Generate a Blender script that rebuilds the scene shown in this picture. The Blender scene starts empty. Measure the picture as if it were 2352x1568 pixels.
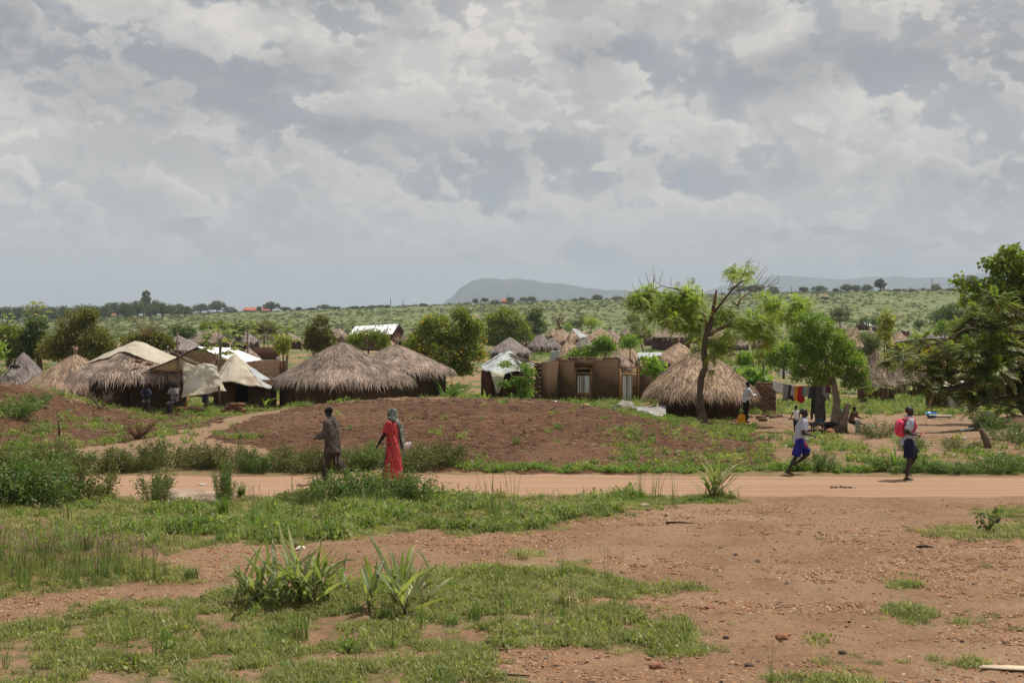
import bpy, bmesh, math, random
import numpy as np
from mathutils import Vector, Matrix
random.seed(7); rng = np.random.default_rng(7)
R = math.radians
sc = bpy.context.scene
COL = sc.collection
# ------------------------------------------------------------------ camera
EYE = 3.9; K = 3266.7; CX = 1176.0; HV = 716.6     # eye height, focal length, centre and horizon in overview pixels (2352 wide)
cam = bpy.data.cameras.new('camera'); cam.lens = 50.0; cam.sensor_width = 36.0
cam.shift_y = -(HV - 784.0) / 2352.0 * -1.0
cam.shift_y = (HV - 784.0) / 2352.0
cam.clip_start = 0.3; cam.clip_end = 60000
co = bpy.data.objects.new('camera', cam); COL.objects.link(co)
co.location = (0, 0, EYE); co.rotation_euler = (R(90), 0, 0); sc.camera = co
# ------------------------------------------------------------------ sun, exposure
SUN_EL, SUN_AZ = 67.0, 60.0        # elevation; azimuth clockwise from the view direction
sun = bpy.data.lights.new('sun', 'SUN'); sun.energy = 4.8; sun.angle = R(0.6); sun.color = (1.0, 0.94, 0.84)
so = bpy.data.objects.new('sun', sun); COL.objects.link(so)
sd = Vector((math.sin(R(SUN_AZ)) * math.cos(R(SUN_EL)), math.cos(R(SUN_AZ)) * math.cos(R(SUN_EL)), math.sin(R(SUN_EL))))
so.rotation_euler = sd.to_track_quat('Z', 'Y').to_euler(); so.location = (0, 0, 60)
sc.view_settings.view_transform = 'Standard'; sc.view_settings.look = 'None'
sc.view_settings.exposure = 0.0; sc.view_settings.gamma = 1.0; sc.view_settings.use_curve_mapping = False
sc.render.engine = 'CYCLES'
cy = sc.cycles
cy.use_denoising = True; cy.max_bounces = 6; cy.diffuse_bounces = 2; cy.glossy_bounces = 1; cy.transmission_bounces = 2
cy.volume_bounces = 0; cy.transparent_max_bounces = 4; cy.caustics_reflective = False; cy.caustics_refractive = False
cy.use_adaptive_sampling = True; cy.adaptive_threshold = 0.02

# ------------------------------------------------------------------ world
class NT:
    def __init__(s, nt): s.nt = nt; s.n = nt.nodes; s.l = nt.links
    def node(s, t, **kw):
        n = s.n.new(t)
        for k, v in kw.items(): setattr(n, k, v)
        return n
    def link(s, a, b): s.l.new(a, b)
    def _in(s, sock, v):
        if hasattr(v, 'is_linked'): s.l.new(v, sock)
        else: sock.default_value = v
    def math(s, op, a, b=None, c=None, clamp=False):
        n = s.node('ShaderNodeMath', operation=op); n.use_clamp = clamp
        s._in(n.inputs[0], a)
        if b is not None: s._in(n.inputs[1], b)
        if c is not None: s._in(n.inputs[2], c)
        return n.outputs[0]
    def noise(s, vec, scale, detail=4, rough=.55, dist=0.0, out=0, lac=2.0):
        n = s.node('ShaderNodeTexNoise'); n.inputs['Scale'].default_value = scale
        n.inputs['Detail'].default_value = detail; n.inputs['Roughness'].default_value = rough
        n.inputs['Distortion'].default_value = dist; n.inputs['Lacunarity'].default_value = lac
        if vec is not None: s.l.new(vec, n.inputs['Vector'])
        return n.outputs[out]
    def mix(s, f, a, b, blend='MIX'):
        n = s.node('ShaderNodeMix', data_type='RGBA', blend_type=blend)
        s._in(n.inputs[0], f)
        for i, v in ((6, a), (7, b)):
            if hasattr(v, 'is_linked'): s.l.new(v, n.inputs[i])
            else: n.inputs[i].default_value = (*v, 1.0) if len(v) == 3 else v
        return n.outputs[2]
    def ramp(s, f, lo, hi, smooth=True):
        n = s.node('ShaderNodeMapRange'); n.interpolation_type = 'SMOOTHSTEP' if smooth else 'LINEAR'
        s._in(n.inputs[0], f); n.inputs[1].default_value = lo; n.inputs[2].default_value = hi
        return n.outputs[0]
    def comb(s, x, y, z):
        n = s.node('ShaderNodeCombineXYZ')
        for i, v in enumerate((x, y, z)): s._in(n.inputs[i], v)
        return n.outputs[0]

world = bpy.data.worlds.new('World'); sc.world = world; world.use_nodes = True
w = NT(world.node_tree); w.n.clear()
bg = w.node('ShaderNodeBackground'); wo = w.node('ShaderNodeOutputWorld'); w.link(bg.outputs[0], wo.inputs[0])
bg.inputs[1].default_value = 0.092
sky = w.node('ShaderNodeTexSky'); sky.sky_type = 'NISHITA'; sky.sun_disc = False
sky.sun_elevation = R(SUN_EL); sky.sun_rotation = R(SUN_AZ); sky.altitude = 900; sky.air_density = 1.0; sky.dust_density = 2.5
tc = w.node('ShaderNodeTexCoord'); sp = w.node('ShaderNodeSeparateXYZ'); w.link(tc.outputs['Generated'], sp.inputs[0])
dx, dy, dz = sp.outputs
zc = w.math('MAXIMUM', dz, 0.0)
D = w.node('ShaderNodeVectorMath', operation='MULTIPLY'); w.link(tc.outputs['Generated'], D.inputs[0]); D.inputs[1].default_value = (1, 1, 1.45)
def cP(off, up=0.0, side=0.0):
    n = w.node('ShaderNodeVectorMath', operation='ADD'); w.link(D.outputs[0], n.inputs[0]); n.inputs[1].default_value = (off + side, off * .7, up)
    return n.outputs[0]
def puff(P, s_, det):
    n = w.noise(P, s_, det, .58)
    v = w.node('ShaderNodeTexVoronoi', feature='F1', voronoi_dimensions='3D'); v.inputs['Scale'].default_value = s_ * 3.1; v.inputs['Detail'].default_value = 1.0
    v.inputs['Roughness'].default_value = .5; v.normalize = True
    w.link(WARP(P), v.inputs['Vector'])
    return w.math('SUBTRACT', n, w.math('MULTIPLY', v.outputs['Distance'], .22))
_wn = None
def WARP(P):
    global _wn
    if _wn is None: _wn = w.noise(D.outputs[0], 14, 3, .6, out=1)
    wv = w.node('ShaderNodeVectorMath', operation='MULTIPLY_ADD'); w.link(_wn, wv.inputs[0])
    wv.inputs[1].default_value = (.07, .07, .07); w.link(P, wv.inputs[2]); return wv.outputs[0]
def relief(off, s_, det, dv):
    a = puff(cP(off), s_, det); b = puff(cP(off, dv, dv * .55), s_, det)
    return a, w.math('SUBTRACT', a, b)
def blob(vx, vy, rx, ry, soft=1.0):
    n = w.node('ShaderNodeVectorMath', operation='DISTANCE')
    w.link(w.comb(w.math('MULTIPLY', dx, K / rx), 0.0, w.math('MULTIPLY', dz, K / ry)), n.inputs[0])
    n.inputs[1].default_value = ((vx - CX) / rx, 0, (HV - vy) / ry)
    return w.ramp(n.outputs['Value'], 1.0, 0.0)
upf = w.ramp(zc, 0.0, 0.12)
flat = w.node('ShaderNodeVectorMath', operation='MULTIPLY'); w.link(tc.outputs['Generated'], flat.inputs[0]); flat.inputs[1].default_value = (1, 1, 3.2)
big = w.noise(flat.outputs[0], 4.0, 3, 0.5)
darkb = w.math('ADD', blob(470, 190, 620, 170), w.math('MULTIPLY', blob(60, 40, 420, 200), .7))
for a_ in ((1830, 170, 330, 95, .8), (1380, 130, 190, 70, .6), (820, 300, 260, 50, .5), (250, 560, 300, 50, .25), (2250, 130, 260, 260, .45), (1850, 560, 420, 60, .3), (700, 420, 150, 60, .2)):
    darkb = w.math('ADD', darkb, w.math('MULTIPLY', blob(*a_[:4]), a_[4]))
brt = w.math('MULTIPLY', blob(1160, 90, 190, 140), 1.0)
for a_ in ((950, 190, 170, 120, .8), (1740, 110, 120, 60, .8), (60, 300, 180, 200, .6), (540, 110, 260, 120, .55), (1480, 330, 330, 130, .45), (520, 440, 160, 90, .4), (2050, 300, 260, 90, .45), (200, 400, 160, 60, .3)):
    brt = w.math('ADD', brt, w.math('MULTIPLY', blob(*a_[:4]), a_[4]))
bd = w.math('SUBTRACT', brt, darkb)
dk = w.ramp(w.math('ADD', w.math('MULTIPLY', w.math('SUBTRACT', big, .5), 2.2), w.math('MULTIPLY', bd, -.95)), -0.6, 0.9)
BASE = w.mix(upf, (5.53, 5.45, 5.26), (3.12, 3.24, 3.45)); BODY = w.mix(upf, (6.23, 6.06, 5.79), (5.98, 5.76, 5.55)); TOP = w.mix(upf, (7.11, 6.79, 6.37), (8.77, 8.21, 7.53))
body = w.mix(dk, BODY, BASE)
def layer(under, off, s_, det, dv, thr, soft, kb=.035):
    h_, r_ = relief(off, s_, det, dv)
    top = w.ramp(r_, -0.035, 0.045)
    x_ = w.math('SUBTRACT', w.math('ADD', h_, w.math('MULTIPLY', bd, kb)), thr)
    wd_ = w.math('SUBTRACT', soft, w.math('MULTIPLY', top, soft * (.82 if s_ < 8 else .62)))
    al = w.math('DIVIDE', x_, wd_, clamp=True); al = w.math('SMOOTH_MIN', al, 1.0, .2) if False else al
    rim = w.ramp(x_, .16, 0.0)
    k = w.math('MULTIPLY', w.math('MULTIPLY', top, w.math('ADD', .25, w.math('MULTIPLY', rim, .75))), w.math('SUBTRACT', 1.0, w.math('MULTIPLY', dk, .55)))
    return w.mix(al, under, w.mix(k, body, TOP))
gap = w.mix(0.88, sky.outputs[0], (4.0, 4.2, 4.45))
gap = w.mix(w.math('MULTIPLY', dk, .5), gap, BASE)
skyc = layer(gap, 0.0, 3.6, 6, 0.040, .345, .26)
skyc = layer(skyc, 4.3, 6.5, 6, 0.020, .385, .21)
skyc = layer(skyc, 9.1, 13.0, 5, 0.009, .415, .15)
hz = w.math('POWER', w.ramp(zc, -0.01, 0.06, False), 0.55)
skyc = w.mix(hz, (5.2, 5.3, 5.3), skyc)
w.link(skyc, bg.inputs[0])
world.cycles.sampling_method = 'MANUAL'; world.cycles.sample_map_resolution = 512

# ------------------------------------------------------------------ numeric helpers
def _h(ix, iy, iz, seed):
    n = (ix * 374761393 + iy * 668265263 + iz * 2147483647 + seed * 974634777) & 0xffffffff
    n = ((n ^ (n >> 13)) * 1274126177) & 0xffffffff
    return ((n ^ (n >> 16)) & 0xffffff) / float(0xffffff)
def vnoise(x, y, z=0.0, seed=0):
    x, y, z = np.broadcast_arrays(np.asarray(x, float), np.asarray(y, float), np.asarray(z, float))
    xi, yi, zi = [np.floor(a).astype(np.int64) for a in (x, y, z)]
    fx, fy, fz = x - xi, y - yi, z - zi
    fx, fy, fz = [f * f * (3 - 2 * f) for f in (fx, fy, fz)]
    o = 0
    for a in (0, 1):
        for b in (0, 1):
            for c in (0, 1):
                wgt = (fx if a else 1 - fx) * (fy if b else 1 - fy) * (fz if c else 1 - fz)
                o = o + wgt * _h(xi + a, yi + b, zi + c, seed)
    return o
def fbm(x, y, z=0.0, seed=0, o=4):
    s = 0; a = .5; t = 0
    for k in range(o):
        s = s + a * vnoise(np.asarray(x) * 2 ** k, np.asarray(y) * 2 ** k, np.asarray(z) * 2 ** k, seed + k); t += a; a *= .5
    return s / t
def smooth(a, lo, hi):
    t = np.clip((a - lo) / (hi - lo), 0, 1); return t * t * (3 - 2 * t)

RV = ([-1500, 0, 250, 550, 700, 900, 1180, 1500, 1700, 2000, 2352, 4000], [745, 738, 727, 717, 713, 705, 695, 684, 674, 668, 664, 660])
BP = ([-50, 34.3, 36, 45, 52, 75, 100, 150, 220, 300, 420, 3000], [0, 0, -.02, -.25, -.55, -.9, -1.5, -2.4, -2.45, -2.7, -3.5, -3.5])
def H(x, y):
    x = np.asarray(x, float); y = np.asarray(y, float)
    vx = CX + x / np.maximum(y, 8) * K
    z = np.interp(y, *BP)
    zr = EYE - (np.interp(vx, *RV) - HV) * 1100 / K
    t = np.clip((y - 400) / 700, 0, 1)
    z = z + (zr - z) * t * (y > 400)
    z = np.where(y > 1100, zr - (y - 1100) * 0.03, z)
    z = np.maximum(z, -240)
    # ploughed rises behind the road
    def bump(cx, cy, sx, sy, p=2.0): return np.exp(-np.abs((x - cx) / sx) ** p - np.abs((y - cy) / sy) ** 2.2)
    z = z + 1.27 * np.where(x < -1.7, bump(-1.7, 52, 9.2, 9.5, 2.8), bump(-1.7, 52, 7.3, 9.5, 2.8)) * (y > 20)
    z = z + 1.75 * bump(-20.5, 55, 3.8, 8.0, 2.0)
    z = z + 0.75 * bump(17.5, 47, 5.5, 3.2)*0.55
    nz = fbm(x * .35, y * .35, 0, 11, 4) - .5
    z = z + nz * np.interp(y, [0, 28, 31, 33.2, 36, 60, 400, 1100], [.10, .10, .02, .02, .22, .25, .9, 3.0])
    z = z - 0.05 * smooth(y, 28.6, 29.6) * (1 - smooth(y, 29.6, 30.4)) * (x < 6)
    return z
def h(x, y): return float(H(x, y))
def VX(x, y): return CX + x / y * K
def VY(z, y): return HV + (EYE - z) / y * K
def at(vx, vy, Y): return Vector(((vx - CX) * Y / K, Y, EYE - (vy - HV) * Y / K))
def gpt(vx, Y, dz=0.0):
    x = (vx - CX) * Y / K; return Vector((x, Y, h(x, Y) + dz))
_YS = np.concatenate([np.linspace(12, 110, 1500), np.geomspace(110, 1100, 900)])
def ghit(vx, vy):
    xs = (vx - CX) * _YS / K
    v = VY(H(xs, _YS), _YS)
    i = np.argmax(v <= vy); return Vector((xs[i], _YS[i], float(H(xs[i], _YS[i]))))

# ------------------------------------------------------------------ object helpers
def setp(o, label=None, cat=None, group=None, kind=None):
    if label: o['label'] = label
    if cat: o['category'] = cat
    if group: o['group'] = group
    if kind: o['kind'] = kind
    return o
def empty(name, loc, label, cat, group=None, rz=0.0):
    o = bpy.data.objects.new(name, None); COL.objects.link(o); o.location = loc; o.rotation_euler.z = rz
    o.empty_display_size = .1
    return setp(o, label, cat, group)
def mk(name, V, F, mat, parent=None, tone=None, smooth_=False, attrs=None, link=True, mi=None):
    """V (N,3); F list of (M,k) index arrays"""
    V = np.asarray(V, np.float32).reshape(-1, 3)
    F = [np.asarray(f, np.int32) for f in (F if isinstance(F, (list, tuple)) else [F]) if len(f)]
    me = bpy.data.meshes.new(name)
    me.vertices.add(len(V)); me.vertices.foreach_set('co', V.ravel())
    nl = sum(f.size for f in F); npoly = sum(len(f) for f in F)
    me.loops.add(nl); me.polygons.add(npoly)
    me.loops.foreach_set('vertex_index', np.concatenate([f.ravel() for f in F]))
    tot = np.concatenate([np.full(len(f), f.shape[1], np.int32) for f in F])
    st = np.concatenate([[0], np.cumsum(tot)[:-1]]).astype(np.int32)
    me.polygons.foreach_set('loop_start', st)
    try: me.polygons.foreach_set('loop_total', tot)
    except Exception: pass
    if smooth_: me.polygons.foreach_set('use_smooth', np.ones(npoly, bool))
    for m in (mat if isinstance(mat, (list, tuple)) else [mat]): me.materials.append(m)
    if mi is not None: me.polygons.foreach_set('material_index', np.asarray(mi, np.int32))
    if tone is not None:
        a = me.attributes.new('tone', 'FLOAT', 'POINT'); a.data.foreach_set('value', np.asarray(tone, np.float32))
    for k, v in (attrs or {}).items():
        a = me.attributes.new(k, 'FLOAT', 'POINT'); a.data.foreach_set('value', np.asarray(v, np.float32))
    me.update(calc_edges=True); me.validate()
    o = bpy.data.objects.new(name, me)
    if link: COL.objects.link(o)
    if parent is not None: o.parent = parent
    return o
class MB:
    """collects geometry for one mesh"""
    def __init__(s): s.V = []; s.F = {}; s.T = []; s.n = 0
    def add(s, V, F, tone=1.0):
        V = np.asarray(V, float).reshape(-1, 3)
        for f in (F if isinstance(F, list) and len(F) and hasattr(F[0], 'shape') else [np.asarray(F)]):
            f = np.asarray(f)
            if f.size: s.F.setdefault(f.shape[1], []).append(f + s.n)
        s.V.append(V); s.T.append(np.broadcast_to(tone, (len(V),)).astype(float)); s.n += len(V)
        return s
    def box(s, c, d, rot=None, tone=1.0, jit=0.0):
        q = np.array([(a, b, e) for a in (-.5, .5) for b in (-.5, .5) for e in (-.5, .5)]) * np.array(d)
        if jit: q = q + rng.normal(0, jit, q.shape)
        if rot is not None: q = q @ np.array(Matrix(rot).to_3x3()).T
        F = np.array([(0, 1, 3, 2), (4, 6, 7, 5), (0, 4, 5, 1), (2, 3, 7, 6), (0, 2, 6, 4), (1, 5, 7, 3)])
        return s.add(q + np.array(c), F, tone)
    def tube(s, P, r, seg=6, tone=1.0, cap=True, wob=0.0):
        P = np.asarray([tuple(p) for p in P], float); n = len(P)
        r = np.broadcast_to(np.asarray(r, float), (n,))
        T = np.gradient(P, axis=0); T /= np.linalg.norm(T, axis=1)[:, None] + 1e-9
        up = np.array((0, 0, 1.0)) if abs(T[0][2]) < .9 else np.array((1.0, 0, 0))
        rings = []; A = np.cross(T[0], up)
        for i in range(n):
            A = A - T[i] * A.dot(T[i]); A /= np.linalg.norm(A) + 1e-9; B = np.cross(T[i], A)
            th = np.arange(seg) * 2 * math.pi / seg
            rr = r[i] * (1 + wob * (rng.random(seg) - .5))
            rings.append(P[i] + (np.cos(th) * rr)[:, None] * A + (np.sin(th) * rr)[:, None] * B)
        V = np.concatenate(rings)
        F = [np.array([(i * seg + j, i * seg + (j + 1) % seg, (i + 1) * seg + (j + 1) % seg, (i + 1) * seg + j) for i in range(n - 1) for j in range(seg)])]
        if cap: F += [np.array([list(range(seg))[::-1]]), np.array([[(n - 1) * seg + j for j in range(seg)]])]
        return s.add(V, F, tone)
    def build(s, name, mat, parent=None, smooth_=False, tone=True, link=True):
        F = [np.concatenate(v) for v in s.F.values()]
        return mk(name, np.concatenate(s.V), F, mat, parent, tone=np.concatenate(s.T) if tone else None, smooth_=smooth_, link=link)
def grid_faces(nu, nv, wrap=False):
    i, j = np.meshgrid(np.arange(nu - 1), np.arange(nv if wrap else nv - 1), indexing='ij')
    j2 = (j + 1) % nv
    return np.stack([i * nv + j, i * nv + j2, (i + 1) * nv + j2, (i + 1) * nv + j], -1).reshape(-1, 4)
def dup(root, loc, rz=0.0, scale=1.0, label=None, cat=None, group=None):
    c = root.copy(); COL.objects.link(c); c.location = loc; c.rotation_euler.z = rz
    c.scale = (scale,) * 3 if not hasattr(scale, '__len__') else scale
    if label: c['label'] = label
    if cat: c['category'] = cat
    if group: c['group'] = group
    for ch in list(KIDS.get(root.name, [])):
        d = ch.copy(); COL.objects.link(d); d.parent = c
        for g in list(KIDS.get(ch.name, [])):
            e = g.copy(); COL.objects.link(e); e.parent = d
    return c
KIDS = {}
def kids(root):
    for o in bpy.data.objects:
        if o.parent is not None: KIDS.setdefault(o.parent.name, [])
    for k in KIDS: KIDS[k] = [o for o in bpy.data.objects if o.parent is not None and o.parent.name == k]

# ------------------------------------------------------------------ materials
def M(name, c1, c2=None, rough=.9, spec=.25, nscale=4.0, var=.18, fac=(.35, .65), bump=0.0, bscale=25.0, bdist=.02, tone=False, rnd=0.0,
      rmix=0.0, trans=0.0, metal=0.0, coords='Object', c3=None, stretch=None, fine=0.0, ttint=(1.5, 1.7, .7)):
    m = bpy.data.materials.new(name); m.use_nodes = True
    t = NT(m.node_tree); t.n.clear()
    out = t.node('ShaderNodeOutputMaterial'); b = t.node('ShaderNodeBsdfPrincipled')
    tcn = t.node('ShaderNodeTexCoord'); vec = tcn.outputs[coords]
    if stretch:
        mp = t.node('ShaderNodeMapping'); mp.inputs['Scale'].default_value = stretch; t.link(vec, mp.inputs[0]); vec = mp.outputs[0]
    n = t.noise(vec, nscale, 5, .6)
    col = None
    if c2 is not None:
        f = t.ramp(n, *fac)
        if rmix:
            oi = t.node('ShaderNodeObjectInfo')
            f = t.math('ADD', t.math('MULTIPLY', f, 1 - rmix), t.math('MULTIPLY', oi.outputs['Random'], rmix))
        col = t.mix(f, c1, c2)
    else:
        col = t.mix(0.0, c1, c1)
    if c3 is not None:
        col = t.mix(t.ramp(t.noise(vec, nscale * .37, 3, .6), .52, .68), col, c3)
    n2 = t.noise(vec, nscale * 5.3, 4, .65)
    mul = t.math('ADD', 1.0 - var, t.math('MULTIPLY', n2, 2 * var))
    if fine: mul = t.math('MULTIPLY', mul, t.math('ADD', 1 - fine, t.math('MULTIPLY', t.noise(vec, nscale * 31, 3, .7), 2 * fine)))
    if rnd:
        oi = t.node('ShaderNodeObjectInfo')
        mul = t.math('MULTIPLY', mul, t.math('ADD', 1 - rnd, t.math('MULTIPLY', oi.outputs['Random'], 2 * rnd)))
    if tone:
        at_ = t.node('ShaderNodeAttribute'); at_.attribute_name = 'tone'
        mul = t.math('MULTIPLY', mul, at_.outputs['Fac'])
    col = t.mix(1.0, col, t.comb(mul, mul, mul), 'MULTIPLY')
    t.link(col, b.inputs['Base Color']); b.inputs['Roughness'].default_value = rough
    b.inputs['Specular IOR Level'].default_value = spec; b.inputs['Metallic'].default_value = metal
    if bump:
        bn = t.node('ShaderNodeBump'); bn.inputs['Strength'].default_value = bump; bn.inputs['Distance'].default_value = bdist
        t.link(t.noise(vec, bscale, 5, .65), bn.inputs['Height']); t.link(bn.outputs[0], b.inputs['Normal'])
    if trans:
        tr = t.node('ShaderNodeBsdfTranslucent'); t.link(t.mix(1.0, col, ttint, 'MULTIPLY'), tr.inputs[0])
        ms = t.node('ShaderNodeMixShader'); ms.inputs[0].default_value = trans
        t.link(b.outputs[0], ms.inputs[1]); t.link(tr.outputs[0], ms.inputs[2]); t.link(ms.outputs[0], out.inputs[0])
    else: t.link(b.outputs[0], out.inputs[0])
    m['_'] = 1
    return m
# ------------------------------------------------------------------ ground regions (outlines measured in the overview, evaluated on the terrain)
HAZE_D = 1.15e-4
def pip(px, py, poly):
    ins = np.zeros(px.shape, bool); n = len(poly); j = n - 1
    for i in range(n):
        xi, yi = poly[i]; xj, yj = poly[j]
        c = ((yi > py) != (yj > py)) & (px < (xj - xi) * (py - yi) / (yj - yi + 1e-12) + xi)
        ins ^= c; j = i
    return ins
G_MID = [(-900,1152),(250,1150),(370,1165),(560,1150),(600,1128),(700,1140),(1000,1138),(1100,1128),(1250,1126),(1620,1118),(1700,1145),(1640,1158),(1500,1166),(1380,1180),(1300,1192),(1240,1212),(1150,1222),(1000,1216),(850,1230),(700,1242),(560,1252),(300,1266),(100,1272),(-900,1280)]
G_LOW = [(-900,1290),(100,1282),(280,1288),(420,1302),(410,1328),(200,1350),(0,1365),(-900,1375)]
G_NEAR = [(-900,1452),(0,1440),(100,1420),(171,1402),(230,1398),(300,1385),(400,1375),(520,1352),(640,1375),(760,1352),(900,1322),(1000,1312),(1090,1292),(1180,1296),(1250,1308),(1400,1332),(1450,1345),(1640,1344),(1660,1354),(1500,1362),(1420,1375),(1340,1372),(1380,1392),(1500,1408),(1570,1430),(1610,1465),(1625,1495),(1590,1514),(1500,1508),(1400,1498),(1250,1486),(1128,1492),(1135,1525),(1165,1568),(1180,1800),(-900,1800)]
G_R1 = [(2090,1225),(2150,1217),(2230,1208),(2352,1203),(3000,1195),(3000,1245),(2352,1238),(2200,1237)]
G_R2 = [(2215,1172),(2352,1162),(3000,1155),(3000,1196),(2352,1191),(2270,1190)]
G_P = [[(2030,1396),(2075,1392),(2120,1402),(2180,1412),(2190,1428),(2140,1432),(2080,1422)],[(2190,1412),(2260,1416),(2262,1426),(2200,1430)],
       [(1760,1558),(1850,1552),(1950,1562),(2000,1580),(1740,1580)],[(2110,1515),(2210,1520),(2260,1530),(2150,1532)],[(1920,1518),(2000,1516),(2020,1524),(1940,1526)],
       [(1270,1284),(1340,1282),(1345,1290),(1268,1292)],[(1330,1178),(1440,1174),(1460,1186),(1350,1192)],[(1180,1268),(1230,1266),(1235,1278),(1180,1280)],[(1850,1465),(1890,1462),(1895,1474),(1850,1476)],[(2040,1336),(2100,1334),(2110,1344),(2040,1345)]]
PLOUGH = [(430,1010),(560,958),(700,925),(760,915),(1500,912),(1620,950),(1700,975),(1760,1010),(1790,1050),(1700,1084),(1300,1090),(600,1068),(480,1035)]
PLOUGH_L = [(-900,860),(60,880),(200,930),(470,940),(600,925),(540,955),(420,995),(160,1030),(-900,1075)]
YARD = [(1700,955),(1760,930),(2010,905),(3000,935),(3000,1010),(2352,1000),(2100,1010),(1990,990),(1860,985)]
YPATH = [(1890,985),(1990,1000),(2100,1010),(2210,1015),(2190,1040),(2060,1052),(1990,1040),(1930,1010)]
PATHL = [(140,1038),(180,1028),(420,995),(560,948),(640,928),(700,925),(560,970),(470,1005),(600,1030),(640,1048),(560,1055),(430,1028),(300,1045),(150,1046)]
def weights(x, y, z):
    v = VX(x, np.maximum(y, 3)); u = VY(z, np.maximum(y, 3))
    jx = (fbm(x * 1.1, y * .9, 0, 21, 4) - .5); jy = (fbm(x * 1.1, y * .9, 0, 31, 4) - .5)
    near = y < 34
    a = v + jx * np.where(near, 95, 60) * 1.0; b = u + jy * np.where(near, 42, 22)
    a2 = v + jx * 60; b2 = u + jy * 14
    g = pip(a, b, G_MID) * 1.0
    g = np.maximum(g, pip(a, b, G_LOW) * .75)
    g = np.maximum(g, pip(a, b, G_NEAR))
    for P in [G_R1, G_R2] + G_P: g = np.maximum(g, pip(a2, b2, P))
    g *= (y < 30.2)
    road = smooth(y + (fbm(x * .5, y * .5, 0, 41) - .5) * .9, 29.9, 30.3) * (1 - smooth(y + (fbm(x * .6, 0 * y, 3, 42) - .5) * .6, 33.6, 33.9)) * (1 - .35 * smooth(v, 1650, 1850) * (y < 31.4))
    pl = np.maximum(pip(a2, b, PLOUGH), pip(a2, b, PLOUGH_L)) * (y > 34) * (y < 66) * 1.0
    pa = np.maximum(pip(a2, b2, PATHL), pip(a2, b2, YPATH)) * (y > 34) * (y < 70) * 1.0
    ya = pip(a2, b, YARD) * (y > 34) * (y < 66) * 1.0
    # soft smoothing of path is done by shader noise
    bank = smooth(y, 33.7, 34.2) * (1 - smooth(y, 37.5, 42 + 0 * y)) * (1 - pa) * (1 - .9 * pl) * .8
    vill = smooth(y, 62, 68) * (1 - smooth(y, 330, 420))
    hill = smooth(y, 300, 420)
    return dict(grass=g, road=road, plough=pl * (1 - pa), path=np.maximum(pa, ya * .75), bank=bank, vill=vill, hill=hill)

_Y = np.concatenate([1 / np.linspace(1 / 2.0, 1 / 9.0, 24)[:-1], 1 / np.linspace(1 / 9.0, 1 / 110., 400), np.geomspace(112, 2600, 190), np.geomspace(2700, 13900, 20)])
_S = np.linspace(-0.6, 0.6, 470)
YY, SS = np.meshgrid(_Y, _S, indexing='ij'); XX = SS * (YY + 5)
ZZ = H(XX, YY)
W = weights(XX.ravel(), YY.ravel(), ZZ.ravel())
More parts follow.
